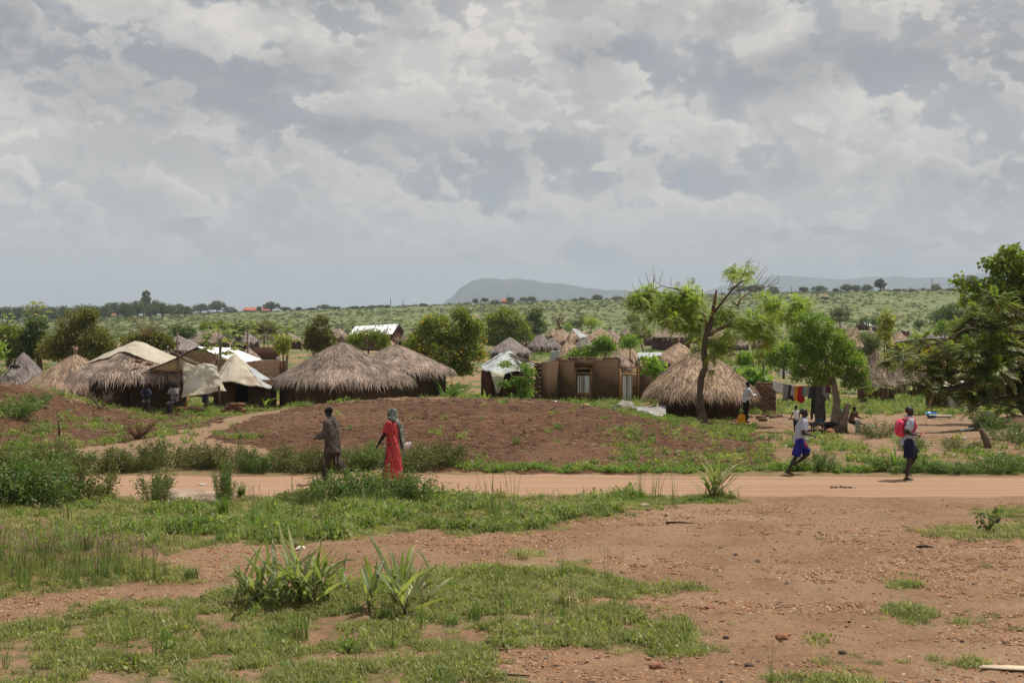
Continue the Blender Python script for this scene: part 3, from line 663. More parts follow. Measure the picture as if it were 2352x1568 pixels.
# ---- middle cluster
hut(1171, 773, 104, 809, 118, 'grey thatched hut directly behind the white tarpaulin hut', THATCH_GREY, MUD_RED)
hut(1239, 761, 62, 796, 150, 'grey thatched hut with tan plastered wall and dark cap', THATCH_GREY, MUD_TAN, 'cap')
hut(1267, 771, 50, 797, 140, 'small capped thatched hut right of the tan walled hut', THATCH_GREY, MUD_RED, 'cap', knots=.8)
hut(1289, 750, 62, 782, 210, 'tan thatched hut with a dark finial below the bare tree', THATCH_TAN, MUD_RED, 'cap')
hut(1270, 752, 36, 770, 225, 'tan hut half hidden to the left of the finial hut', THATCH_TAN, MUD_RED)
hut(1306, 768, 54, 806, 128, 'shaggy dome shaped thatched granary with dark opening', THATCH_TAN, MUD_RED, None, n=1700, wr=.6, bulge=-.55, length=.7, door=-125, drop=0)
hut(1337, 755, 42, 778, 205, 'tan hut with a flat capped tip beside the white sheet', THATCH_TAN, MUD_RED, 'cap', knots=.8)
hut(1341, 771, 54, 797, 145, 'grey capped hut in front of the tan flat tipped hut', THATCH_GREY, MUD_RED, 'cap')
hut(1378, 751, 84, 782, 180, 'broad tan thatched hut with red brown wall in the middle cluster', THATCH_TAN, MUD_RED)
hut(1402, 751, 50, 777, 200, 'grey brown hut leaning behind the broad tan hut', THATCH, MUD_RED, 'cap')
hut(1437, 754, 28, 766, 250, 'tiny capped hut right of the broad tan hut', THATCH, MUD_RED, 'cap')
hut(1435, 783, 80, 824, 112, 'light tan thatched hut behind the roofless house doorway', THATCH_TAN, MUD, None, bulge=.1)
hut(1424, 812, 64, 838, 92, 'low brown thatched roof just above the roofless wall', THATCH, MUD)
hut(1559, 786, 120, 826, 108, 'tan thatched hut left of the feathery tree trunk', THATCH_TAN, MUD, 'knot', bulge=.08, n=1900)
hut(1541, 747, 108, 774, 160, 'pair roof hut with dark red wall behind the feathery tree, left', THATCH, MUD_RED, 'cap')
hut(1505, 762, 60, 777, 185, 'low hut with wide doorway left of the dark red walled hut', THATCH, MUD_RED, door=-90)
hut(1640, 749, 66, 777, 165, 'tan hut seen through the foliage right of the feathery trunk', THATCH_TAN, MUD_RED)
hut(1585, 752, 56, 772, 200, 'distant hut roof under the hanging feathery leaves', THATCH, MUD_RED)
hut(1205, 766, 40, 786, 200, 'small hut roof between the rounded green tree and the grey capped hut', THATCH, MUD_RED)
hut(1318, 758, 40, 775, 210, 'small tan roof between the finial hut and the white strip', THATCH_TAN, MUD_RED)
hut(1478, 757, 40, 773, 210, 'small hut roof behind the thin reddish limbed tree', THATCH, MUD_RED)
hut(1668, 764, 56, 786, 170, 'brown hut roof below the drooping leaves right of the trunk', THATCH, MUD_RED)
hut(1745, 772, 44, 790, 200, 'small hut roof behind the thin light tree', THATCH, MUD_RED)
# ---- right cluster
hut(1948, 748, 46, 782, 150, 'left peak of the tan hut group right of the leafy tree', THATCH_TAN, MUD_RED)
hut(1966, 750, 52, 785, 142, 'right peak of the tan hut group right of the leafy tree', THATCH_TAN, MUD_RED)
hut(1958, 770, 66, 797, 112, 'tan hut in front of the two peaked huts', THATCH_TAN, MUD_RED)
hut(1999, 754, 44, 776, 165, 'small brown hut left of the yellow green sapling', THATCH, MUD)
hut(2064, 757, 66, 790, 150, 'pale tan hut with knot right of the yellow green sapling', THATCH_TAN, MUD, 'knot')
hut(2147, 751, 60, 774, 165, 'grey hut behind the long brick wall', THATCH_GREY, MUD)
hut(2018, 741, 34, 750, 420, 'dark tiny hut in the far row beside the metal roofed house', THATCH_GREY, MUD)
hut(1912, 742, 28, 751, 430, 'dark tiny hut at the left of the far row below the hill', THATCH_GREY, MUD)
hut(1932, 745, 26, 753, 420, 'second dark tiny hut beside the white pillars of the far row', THATCH_GREY, MUD)
hut(1895, 673, 20, 681, 1080, 'orange roofed hut on the right skyline', THATCH_TAN, MUD)
hut(2290, 770, 50, 790, 150, 'hut roof glimpsed through the large right tree', THATCH, MUD)
hut(1700, 778, 44, 792, 170, 'hut roof glimpsed behind the drooping leaves right of the trunk', THATCH, MUD_RED)
hut(8, 762, 20, 770, 240, 'tiny hut tip at the left edge behind the papaya', THATCH_TAN, MUD)

# ---- square hut with a tarpaulin thrown over its thatch
Yc = 66.0; mm = K / Yc
e = empty('tarp_covered_hut', (at(312, 0, Yc).x, Yc, h(at(312, 0, Yc).x, Yc) - .1), 'square mud hut with a beige tarpaulin spread over its thatched roof', 'hut', VG)
z0 = e.location.z; zp = EYE - (788 - HV) / mm - z0; ze = EYE - (858 - HV) / mm - z0
wall_mesh('wall', BW_MUD, e, [(-2.1, .3), (.1, -1.55), (2.35, -.75), (1.5, 2.2), (-1.5, 2.2)][::-1], -.5, ze + .25, thick=-.2 * -1)
rot = .25
roof_mesh('thatched_roof', THATCH, e, 2.95, zp, ze, 5, 6500, bulge=.16, sq=.08, rotz=rot, length=.5, width=.03, wild=.35)
def tarp_on(u, v):       # lies over the left and rear slope, its lower edge cut ragged
    t = math.radians(-200 + 235 * u); edge = .60 + .18 * math.sin(t * 1.5 + 1.6) + .07 * math.sin(11 * u)
    if -175 < math.degrees(t) < -120: edge += .16
    q = .02 + v * edge; z = zp - (zp - ze) * (q * .84 + .16 * q * q) + .13 + .02 * math.sin(t * 3)
    return (math.cos(t) * q * 2.95, math.sin(t) * q * 2.95, z)
sheet('tarpaulin', tarp_on, 64, 22, TARP_BEIGE, e, .05, 2.2, 4)
MB().tube([(-.9, -1.2, 1.62 + .3), (.2, -1.9, 1.2 + .3)], .03, 5).tube([(.1, -1.0, 2.0), (.9, -2.0, 1.45)], .025, 5).build('rope', SACKM, e)
for (bx, by, bz) in ((365, 838, 63.6), (340, 832, 63.8)):
    p = at(bx - 22, by, bz); brick((p.x, p.y, p.z), .7, None, True, 1.0, .4, label='red brick weighing down the tarpaulin, %s' % ('lower one near the eave' if bx > 350 else 'upper one near the ridge'))
p = at(328, 892, 64.6)
# ---- awning of poles and tarpaulin
e = empty('awning', gpt(452, 63), 'patched tarpaulin awning with a torn hanging curtain on crooked poles', 'awning'); L0 = e.location.copy()
def lo(vx, vy, Y): return at(vx, vy, Y) - L0
MB().tube([lo(410, 945, 62.6), lo(409, 860, 62.6), lo(407.5, 820, 62.6), lo(407.5, 762, 62.6)], [.055, .05, .04, .03], 6, wob=.3).build('pole', WOOD, e)
MB().tube([lo(506, 932, 62.8), lo(503, 890, 62.8), lo(499, 850, 62.8), lo(495, 808, 62.8)], [.045, .045, .04, .025], 6, wob=.3).build('pole', WOOD, e)
MB().tube([lo(339, 851, 63.4), lo(380, 834, 62.9), lo(419, 817, 62.4)], .035, 5).build('rail', WOOD_DARK, e)
MB().tube([lo(402, 811, 62.3), lo(430, 829, 62.6), lo(458, 837, 63.0)], .04, 5).build('rail', WOOD, e)
MB().tube([lo(352, 846, 63.6), lo(415, 843, 65.0)], .03, 5).tube([lo(362, 842, 63.4), lo(408, 853, 66.2)], .03, 5).build('rail', WOOD_DARK, e)
f = bil(lo(339, 850.5, 63.4), lo(419, 817.5, 62.4), lo(462, 836, 64.2), lo(400, 857, 66.5))
sheet('canopy', lambda u, v: f(u, v) + Vector((0, 0, -.22 * math.sin(math.pi * u) * math.sin(math.pi * min(v * 1.2, 1)))), 30, 24, TARP_BEIGE, e, .035, 2.5, 8)
top = [(415.5, 829), (430, 833), (444.7, 840), (456, 837), (468, 834), (480, 835), (490, 837), (500, 842)]
bot = [(418.5, 914), (432, 909), (447, 908), (462, 906), (478, 903), (490, 901), (503, 899), (520, 898)]
def curt(u, v):
    a = np.interp(u * 7, range(8), [t[0] for t in top]); b = np.interp(u * 7, range(8), [t[1] for t in top])
    c = np.interp(u * 7, range(8), [t[0] for t in bot]); d = np.interp(u * 7, range(8), [t[1] for t in bot])
    s_ = math.sin(v * math.pi); a2 = a + (c - a) * v ** 1.6 + (5 * s_ if u < .1 else 0) * (1 - u * 10) - 0; d2 = b + (d - b) * v
    return lo(a2, d2, 62.55 + .25 * math.sin(u * 6 + v * 2) + .12 * math.sin(v * 5 + u * 3))
sheet('curtain', curt, 44, 34, TARP_STAIN, e, .10, 1.5, 12)
sheet('loose_flap', bil(lo(482, 836, 62.7), lo(505, 819, 62.6), lo(507, 825, 63.2), lo(486, 841, 63.4)), 10, 6, TARP_BEIGE, e, .05, 4, 3)
MB().tube([lo(408, 893, 62.5), lo(410, 898, 62.5)], .09, 7, wob=.4).build('knotted_rope', SACKM, e)
# ---- gabled mud house with bright metal roof
A, B, C, D, E_ = at(452, 796.5, 84), at(535, 799, 91), at(600, 826, 91), at(548, 834, 84), at(375, 835, 84)
e = empty('metal_roofed_house', gpt(455, 86), 'brown gabled mud house with a glaring white metal roof', 'house'); L0 = e.location.copy()
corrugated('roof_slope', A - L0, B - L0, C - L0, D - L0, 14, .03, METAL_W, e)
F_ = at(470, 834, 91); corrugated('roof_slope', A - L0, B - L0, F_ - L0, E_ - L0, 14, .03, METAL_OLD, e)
gl = h(A.x, 84) - .3 - L0.z; n_ = Vector((0, .25, 0)); dn = Vector((0, 0, -.06))
v_ = [E_ - L0 + dn + Vector((.25, 0, 0)), A - L0 + dn, D - L0 + dn - Vector((.25, 0, 0))]; v_ += [Vector((v_[2].x, v_[2].y, gl)), Vector((v_[0].x, v_[0].y, gl))]
vv = [p + Vector((0, .06, 0)) for p in v_] + [p + n_ for p in v_]
mk('gable_wall', [tuple(p) for p in vv], [np.array([(0, 1, 2, 3, 4)]), np.array([(9, 8, 7, 6, 5)]), np.array([(i, i + 5, (i + 1) % 5 + 5, (i + 1) % 5) for i in range(5)])], MUD, e, attrs={'u': [p.x for p in vv]})
MB().box(((D - L0).x - .3 + .9, 3.2 - (L0.y - 84), ((C - L0).z + gl) / 2), (.25, 6.5, (C - L0).z - gl), Matrix.Rotation(-.2, 3, 'Z')).build('wall', MUD, e, tone=False)
# ---- small hut under a large pale tarpaulin
e = empty('tarpaulin_roofed_hut', gpt(556, 71), 'mud hut whose whole roof is a creased beige and white tarpaulin', 'hut', VG); L0 = e.location.copy()
def lo(vx, vy, Y): return at(vx, vy, Y) - L0
eav = [lo(497, 872, 69.2), lo(520, 878, 68.6), lo(560, 882, 68.3), lo(596, 889, 68.3), lo(622, 890, 69.0), lo(629, 878, 70.5), lo(606, 866, 74), lo(550, 866, 74.6), lo(500, 864, 73.5), lo(492, 866, 71), lo(497, 872, 69.2)]
apx = lo(540, 810, 71.3)
def cone(u, v):
    p = eav[min(int(u * 10), 9)].lerp(eav[min(int(u * 10) + 1, 10)], u * 10 - int(u * 10)) if u < 1 else eav[10]
    q = apx.lerp(p, v); q.z += .10 * math.sin(math.pi * v) * math.sin(u * 9) - .05 * v * math.sin(u * 37); return q
sheet('tarpaulin_roof', lambda u, v: cone(u, .02 + .98 * v), 90, 26, TARP_BEIGE, e, .055, 2.0, 31)
sheet('tarpaulin_patch', lambda u, v: cone(.34 + .16 * u, .45 + .57 * v) + Vector((.0, -.035, .03)), 16, 14, TARP_WHITE, e, .04, 2.6, 32)
zt = lo(0, 878, 69).z; zb = -.5
wall_mesh('wall', MUD, e, [(p.x, p.y) for p in (lo(626, 0, 69.6), lo(500, 0, 69.6), lo(503, 0, 73.4), lo(615, 0, 73.4))], zb, zt + .1, [(0, 1.16, 1.80, .02, zt - .03)], thick=.2)
MB().box((lo(557, 0, 70.6).x, -.35, .3), (1.2, .05, 1.7)).build('doorway', DARK, e, tone=False)  # near-black panel painted as the shade behind this opening
# ---- latrine with a leaning sheet
e = empty('latrine', gpt(634, 138), 'small square mud brick latrine closed by a leaning metal sheet', 'latrine'); L0 = e.location.copy(); m9 = K / 138
zt = EYE - (829 - HV) / m9 - L0.z
wall_mesh('wall', BW_RED, e, [(.85, -.6), (-.85, -.6), (-.85, .6), (.85, .6)], -.3, zt, [(0, .5, 1.2, 0, zt - .12)])
MB().box((0, 0, zt + .03), (1.95, 1.45, .07), jit=.03).build('roof_slab', WOOD, e, tone=False)
q = lambda x, z: Vector((x, -.68 + (.2 if z > .5 else -.08), z))
corrugated('door_sheet', q(-.32, 0), q(.12, 0), q(.38, zt - .15), q(-.02, zt - .15), 8, .02, METAL_OLD, e)
MB().tube([(.15, 0, zt + .06), (.15, 0, zt + .38)], .13, 10).build('bucket', TARP_WHITE, None, tone=False).location = L0
o = bpy.data.objects['bucket']; setp(o, 'white bucket standing on top of the small latrine', 'bucket')
# ---- unfinished hut: brick box with bare rafters
e = empty('unfinished_hut', gpt(610, 190), 'unfinished brick hut with a cone of bare roof poles', 'hut', VG); L0 = e.location.copy(); m9 = K / 190
zt = EYE - (798 - HV) / m9 - L0.z; zp = EYE - (767 - HV) / m9 - L0.z
wall_mesh('wall', BW_RED, e, [(1.5, -1.0), (-1.5, -1.0), (-1.5, 1), (1.5, 1)], -.3, zt)
for k in range(16):
    a = k / 16 * 6.283 + random.uniform(-.1, .1); l = random.uniform(1.8, 2.3)
    MB().tube([(random.uniform(-.05, .05), 0, zp + random.uniform(0, .3)), (math.cos(a) * l, math.sin(a) * l, zt - .1 - random.random() * .2)], .035, 4).build('rafter', WOOD, e)
# ---- white tarpaulin hut on brick posts
e = empty('white_tarpaulin_hut', gpt(1168, 79), 'leaning hut under a grey white tarpaulin left of the roofless house', 'hut', VG); L0 = e.location.copy()
def lo(vx, vy, Y): return at(vx, vy, Y) - L0
eav = [lo(1104, 843, 77), lo(1120, 853, 76.2), lo(1150, 858, 76), lo(1185, 853, 76.1), lo(1205, 850, 76.8), lo(1222, 842, 78.4), lo(1228, 838, 80), lo(1200, 838, 82.2), lo(1150, 836, 82.2), lo(1110, 838, 80), lo(1104, 843, 77)]
apx = lo(1171, 804, 79)
sheet('tarpaulin_roof', lambda u, v: cone(u, .02 + .98 * v), 84, 22, TARP_WHITE, e, .07, 2.0, 41)
sheet('hanging_flap', bil(lo(1126, 852, 76), lo(1160, 856, 75.9), lo(1147, 903, 76.3), lo(1140, 904, 76.3)), 12, 14, TARP_STAIN, e, .06, 2.5, 2)
zt = lo(0, 852, 77).z
for (a_, b_, yy) in ((1112, 1130, 76.8), (1150, 1166, 77.2), (1192, 1206, 77.5)):
    x0, x1 = lo(a_, 0, yy).x, lo(b_, 0, yy).x
    wall_mesh('brick_pillar', BW_RED, e, [(x1, yy - L0.y), (x0, yy - L0.y), (x0, yy - L0.y + .35), (x1, yy - L0.y + .35)], -.3, zt + .05, thick=.17)
wall_mesh('rear_wall', MUD, e, [(lo(1210, 0, 81).x, 81 - L0.y), (lo(1115, 0, 81).x, 81 - L0.y), (lo(1115, 0, 81).x, 81.3 - L0.y), (lo(1210, 0, 81).x, 81.3 - L0.y)], -.3, zt, thick=.14)
for k in range(9):
    a = lo(1172 + random.uniform(-4, 4), 812, 78.2); b = lo(1195 + k * 5, 840 + random.uniform(-4, 6), 76.9); MB().tube([a, b], .035, 4).build('rafter', WOOD, e)
# ---- roofless house
YB = 75.0; mb_ = K / YB
e = empty('roofless_house', gpt(1350, YB), 'long roofless mud house with broken left wall, shutter and metal door', 'house'); L0 = e.location.copy()
def X(v): return (v - CX) / mb_ - L0.x
def Z(v): return EYE - (v - HV) / mb_ - L0.z
zt = Z(829); xa, xb, xc, xd, xe = X(1279), X(1420), X(1467), X(1469), X(1509)
wall_mesh('front_wall', MUD, e, [(xb, 0), (xa, 0), (xa, .01), (xb, .01)][0:2] + [(xa, .28), (xb, .28)], -.5, zt, [(0, xb - X(1361), xb - X(1319), Z(906), Z(844))], thick=.14, top_noise=.12)
wall_mesh('right_wall', MUD, e, [(xe, 0), (xd, 0), (xd, .28), (xe, .28)], -.5, Z(845), thick=.14, top_noise=.3)
wall_mesh('side_wall', MUD, e, [(xa, .2), (X(1238), -1.6), (X(1238) + .22, -1.7), (xa + .24, .1)], -.5, zt, thick=.1, top_noise=.15)
wall_mesh('rear_wall', MUD, e, [(xe, 4.6), (xa + .6, 4.6), (xa + .6, 4.8), (xe, 4.8)], -.5, Z(870), thick=.1, top_noise=.3)
# broken stepped end of the side wall, brick on brick
px0, py0 = X(1238), -1.6; dxx, dyy = (X(1205) - px0), -.85; nst = 19
for k in range(nst):
    z = -.05 + k * .118
    reach = (1 - k / nst) ** .8; nb = max(1, int(reach * 3 + .6))
    for j in range(nb):
        u = (j + .35 + (k % 2) * .35) / 3.2
        brick((px0 + dxx * u * .9, py0 + dyy * u * .9, z), math.atan2(dyy, dxx) + random.uniform(-.08, .08), e, False, 1.0)
    if k > 1 and k % 2 == 0: brick((px0 - .05 + .05, py0 - .14, z), 1.4, e)       # toothed seam
    if k % 2 == 0 and k < 17: brick((X(1414), -.06, z), random.uniform(-.05, .05), e)
x = xa
while x < xb - .1:
    brick((x + .15, .1 + random.uniform(-.03, .03), zt - .02 + random.uniform(-.03, .02)), random.uniform(-.06, .06), e, s=1.05)
    if random.random() < .75: brick((x + .1, .12, zt + .09), random.uniform(-.1, .1), e)
    x += .31
x = xd
while x < xe: brick((x + .12, .1, Z(845) + random.uniform(-.05, .04) - (x - xd) * .12), random.uniform(-.1, .1), e); x += .31
for k in range(9): brick((X(1474) - .35 + k * .02, .1, .1), 0, e) if k == 0 else None
# window
fr = MB(); a, b, c, d = X(1319), X(1361), Z(906), Z(844)
for (cx_, cz_, sx_, sz_) in ((a + .05, (c + d) / 2, .1, d - c), (b - .05, (c + d) / 2, .1, d - c), ((a + b) / 2, c + .05, b - a, .1), ((a + b) / 2, d - .04, b - a, .08), ((a + b) / 2, Z(857), b - a, .08)):
    fr.box((cx_, -.04 + random.uniform(0, .006), cz_), (sx_, .12, sz_))
wf = fr.build('window_frame', WOOD_TAN, e, tone=False)
corrugated('shutter', Vector((a + .16, -.07, Z(901))), Vector((b - .08, -.07, Z(901))), Vector((b - .08, -.07, Z(862))), Vector((a + .16, -.07, Z(862))), 7, .035, METAL_SHUT, wf)
# door
fr = MB(); a, b, c, d = X(1421), X(1468), -.1, Z(841.5)
fr.box((a + .06, -.03, (c + d) / 2), (.12, .14, d - c)); fr.box((b - .04, -.035, (c + d) / 2), (.08, .12, d - c)); fr.box(((a + b) / 2, -.04, d - .04), (b - a, .14, .08)); fr.box(((a + b) / 2, -.045, Z(855)), (b - a, .1, .06))
df = fr.build('door_frame', WOOD_TAN, e, tone=False)
a2, b2 = X(1427), X(1453)
dl = MB().box((a2 + .03, -.06, .72), (.07, .06, 1.55)).box((b2 - .03, -.06, .72), (.07, .06, 1.55)).box(((a2 + b2) / 2, -.065, 1.5), (b2 - a2, .06, .08)).build('door', WOOD_TAN, e, tone=False)
corrugated('metal_panel', Vector((a2 + .07, -.075, 0)), Vector((b2 - .07, -.075, 0)), Vector((b2 - .07, -.075, 1.46)), Vector((a2 + .07, -.075, 1.46)), 5, .03, METAL_SHUT, dl)
# ---- brick house with streaked metal roof
e = empty('brick_house', gpt(870, 235), 'red brick house with a rust streaked corrugated roof behind the bushes', 'house'); L0 = e.location.copy()
def lo(vx, vy, Y): return at(vx, vy, Y) - L0
tl, tr, br_, bl, re_ = lo(816, 749, 240), lo(917, 743, 240), lo(901, 767, 235), lo(802.5, 767.5, 235), lo(931, 762, 245)
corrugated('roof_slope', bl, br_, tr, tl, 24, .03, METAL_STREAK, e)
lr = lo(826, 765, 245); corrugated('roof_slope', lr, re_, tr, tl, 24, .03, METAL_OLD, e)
i_ = .35; gz = -.3
A1, B1, C1 = br_ - Vector((i_, -.3, 0)), tr - Vector((i_ + .1, 0, .1)), re_ - Vector((i_, .3, .05))
F0, F1 = bl + Vector((i_, .3, 0)), lr + Vector((i_, -.3, 0))
pts = [F0, A1, B1, C1, F1, Vector((F0.x, F0.y, gz)), Vector((A1.x, A1.y, gz)), Vector((C1.x, C1.y, gz)), Vector((F1.x, F1.y, gz))]
mk('wall', [tuple(p) for p in pts], [np.array([(0, 5, 6, 1), (3, 7, 8, 4), (4, 8, 5, 0)]), np.array([(1, 6, 7, 3, 2)])], BW_RED, e, attrs={'u': [p.x + p.y for p in pts]})
# ---- long brick wall building behind the pointed hut
e = empty('brick_building', gpt(2130, 165), 'long dark brick building with a sloping flat roof edge at right', 'building'); L0 = e.location.copy(); m9 = K / 165
xl, xm, xr = (2060 - CX) / m9 - L0.x, (2122 - CX) / m9 - L0.x, (2205 - CX) / m9 - L0.x; z1, z2 = EYE - (786 - HV) / m9 - L0.z, EYE - (777 - HV) / m9 - L0.z
pts = [(xl, 0, -.4), (xl, 0, z1), (xm, -1.0, z2), (xr, 1.5, z2), (xr, 1.5, -.4), (xm, -1.0, -.4), (xl + .8, 4, z1), (xr, 5, z2), (xl + .8, 4, -.4), (xr, 5, -.4)]
mk('wall', pts, [np.array([(0, 5, 2, 1), (5, 4, 3, 2), (4, 9, 7, 3), (8, 0, 1, 6)])], BW_MUD, e, attrs={'u': [p[0] + p[1] for p in pts]})
r_ = [(xl - .15, -.15, z1 + .01), (xm, -1.2, z2 + .01), (xr + .2, 1.3, z2 + .01), (xr + .2, 5.2, z2 + .01), (xl + .6, 4.2, z1 + .01)]
mk('roof_sheet', r_ + [(a, b, c + .07) for a, b, c in r_], [np.array([(4, 3, 2, 1, 0), (5, 6, 7, 8, 9)]), np.array([(i, (i + 1) % 5, (i + 1) % 5 + 5, i + 5) for i in range(5)])], METAL_OLD, e)
e2 = empty('metal_roofed_house', gpt(1986, 410), 'dark house with a pale blue metal roof in the far row', 'house'); L0 = e2.location.copy()
def lo(vx, vy, Y): return at(vx, vy, Y) - L0
A, B, C, D = lo(1981, 740, 410), lo(2000, 744, 416), lo(2001, 747.5, 410), lo(1990, 747.5, 404)
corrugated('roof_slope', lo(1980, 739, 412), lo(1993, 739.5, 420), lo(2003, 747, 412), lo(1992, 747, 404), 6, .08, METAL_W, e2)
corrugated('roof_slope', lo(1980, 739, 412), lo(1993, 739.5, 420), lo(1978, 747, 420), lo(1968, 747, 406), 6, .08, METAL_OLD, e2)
MB().box(lo(1981, 751, 408), (2.6, 5, 1.8)).build('wall', BW_RED, e2, tone=False)
e3 = empty('shed', gpt(2079, 400), 'narrow shed with red door standing alone at the foot of the hill', 'shed')
MB().box((0, 0, .8), (1.9, 2, 1.9)).build('wall', MUD, e3, tone=False); MB().box((.1, -1.02, .75), (.5, .06, 1.5)).build('door', M('red_paint', (.3, .05, .04)), e3, tone=False)
MB().box((0, 0, 1.8), (2.3, 2.4, .08)).build('roof_sheet', METAL_OLD, e3, tone=False)
for k, (vx, tx) in enumerate(((1903, 'left'), (1908, 'right'))):
    p = gpt(vx, 395); o = MB().box((0, 0, 1.6), (.4, .4, 3.4)).box((0, 0, 3.35), (.55, .55, .15)).box((0, 0, .1), (.55, .55, .2)).build('gate_pillar', TARP_WHITE, tone=False); o.location = p
    setp(o, '%s one of two slender white pillars in the far row' % tx, 'pillar', 'white pillars in the far row')
# skyline houses with red roofs
MRED = M('red_roof_paint', (.42, .13, .09), (.33, .10, .07), nscale=.3)
for vx, w_, vy, tx in ((252, 34, 724, 'red roofed house among trees on the left skyline, behind the tall tree'), (575, 34, 714, 'long low red roof on the skyline left of the round tree'), (950 // 2 * 0 + 610, 26, 715, 'second low red roof on the left skyline, to the right of the long one'), (1165, 30, 690.5, 'orange red roof on the skyline below the blue mountain'), (130 + 30, 22, 722, 'small brown roof on the far left skyline')):
    Y_ = 1060; m9 = K / Y_; p = gpt(vx, Y_); e4 = empty('skyline_house', p, tx, 'house', 'red roofed houses along the skyline'); w2 = w_ / m9; zr = max(4.0, EYE - (vy - HV) / m9 - p.z + 1.5)
    pts = [(-w2 / 2, -3, zr - 2), (w2 / 2, -3, zr - 2), (w2 / 2 - 1, 0, zr), (-w2 / 2 + 1, 0, zr), (w2 / 2, 3, zr - 2), (-w2 / 2, 3, zr - 2)]
    mk('roof', pts, [np.array([(0, 1, 2, 3), (5, 3, 2, 4)])], MRED, e4)
    MB().box((0, 0, (zr - 2) / 2 - .3), (w2 * .9, 5, zr - 2 + .5)).build('wall', MUD_TAN, e4, tone=False)
# ------------------------------------------------------------------ foliage
def LM(name, c1, c2, trans=.35, rnd=.12, rough=.5, spec=.35, rmix=0.0): return M(name, c1, c2, nscale=.9, var=.22, trans=trans, rnd=rnd, rough=rough, spec=spec, tone=True, rmix=rmix)
L_DARK = LM('leaf_dark', (0.065, 0.100, 0.028), (0.108, 0.151, 0.039)); L_MID = LM('leaf_mid', (0.149, 0.197, 0.043), (0.230, 0.254, 0.055))
L_YEL = LM('leaf_yellow_green', (0.236, 0.282, 0.054), (0.323, 0.322, 0.063)); L_OLIVE = LM('leaf_olive', (0.140, 0.151, 0.046), (0.215, 0.191, 0.063))
L_LIME = LM('leaf_lime', (0.250, 0.348, 0.058), (0.346, 0.403, 0.066), trans=.45); L_FRESH = LM('leaf_fresh', (0.143, 0.238, 0.042), (0.211, 0.293, 0.050), trans=.4)
L_GREY = LM('leaf_greyish', (0.106, 0.132, 0.069), (0.154, 0.168, 0.086)); L_FAR = LM('leaf_far', (0.077, 0.104, 0.046), (0.128, 0.146, 0.061), trans=.2)
L_BROAD = LM('leaf_broad', (0.134, 0.193, 0.030), (0.211, 0.256, 0.036), trans=.45, spec=.5); L_PINN = LM('leaf_pinnate', (.095, .135, .025), (.19, .205, .04), trans=.45, spec=.5)
L_RUST = LM('leaf_rusty', (0.480, 0.195, 0.045), (0.375, 0.240, 0.045)); L_FLOWER = LM('yellow_blossom', (0.900, 0.540, 0.045), (1.050, 0.675, 0.060), trans=.2)
BARK = M('bark', (.155, .115, .082), (.095, .070, .05), nscale=3, var=.3, bump=.9, bscale=11, bdist=.05, tone=True); BARK_PALE = M('bark_pale', (.27, .22, .17), (.17, .13, .10), nscale=4, var=.3, bump=.7, bscale=10, bdist=.04, tone=True)
BARK_RED = M('bark_red', (.20, .105, .065), (.12, .065, .045), nscale=4, var=.3, bump=.7, bscale=10, bdist=.04, tone=True); STEM = M('green_stem', (.12, .13, .05), (.14, .11, .06), nscale=6, var=.2, tone=True)
def unit(v): return v / (np.linalg.norm(v, axis=-1, keepdims=True) + 1e-9)
def leaves(P, D, size, g, wid=.45, tone=None, fold=.18):
    """P (n,3) bases, D (n,3) directions; each leaf a folded rhombus"""
    n = len(P); D = unit(D); rnd_ = unit(g.normal(0, 1, (n, 3))); S = unit(np.cross(D, rnd_)); N = np.cross(S, D)
    s = np.broadcast_to(size, (n,)) * (.7 + .6 * g.random(n)); s = s[:, None]
    V = np.stack([P, P + D * s * .45 - S * s * wid * .5 + N * s * fold, P + D * s, P + D * s * .45 + S * s * wid * .5 + N * s * fold * .3], 1).reshape(-1, 3)
    i = np.arange(n) * 4; F = np.stack([i, i + 1, i + 2, i + 3], -1)
    t = np.repeat(tone if tone is not None else g.normal(1, .16, n), 4)
    return V, F, t
def lobe_points(lobes, n, g, shell=.55, gaps=.5, gs=1.2, seed=0, flatb=.3):
    """points in the union of ellipsoid lobes, denser outside, with clumps and gaps"""
    w_ = np.array([l[3] * l[4] * l[5] for l in lobes]) ** .75; w_ /= w_.sum()
    out = []; k = g.choice(len(lobes), n * 3, p=w_)
    L = np.array([l[:6] for l in lobes])[k]
    d = unit(g.normal(0, 1, (n * 3, 3))); r = (shell + (1 - shell) * g.random(n * 3) ** .6) * (1 + g.normal(0, .15, n * 3))
    d[:, 2] = np.where(d[:, 2] < -flatb, -flatb + (d[:, 2] + flatb) * .35, d[:, 2])
    P = L[:, :3] + d * L[:, 3:6] * r[:, None]
    f = fbm(P[:, 0] * gs, P[:, 1] * gs, P[:, 2] * gs, seed, 3)
    keep = f > np.quantile(f, gaps * .66)
    P = P[keep][:n]; d = d[keep][:n]; f = f[keep][:n]
    return P, d, f
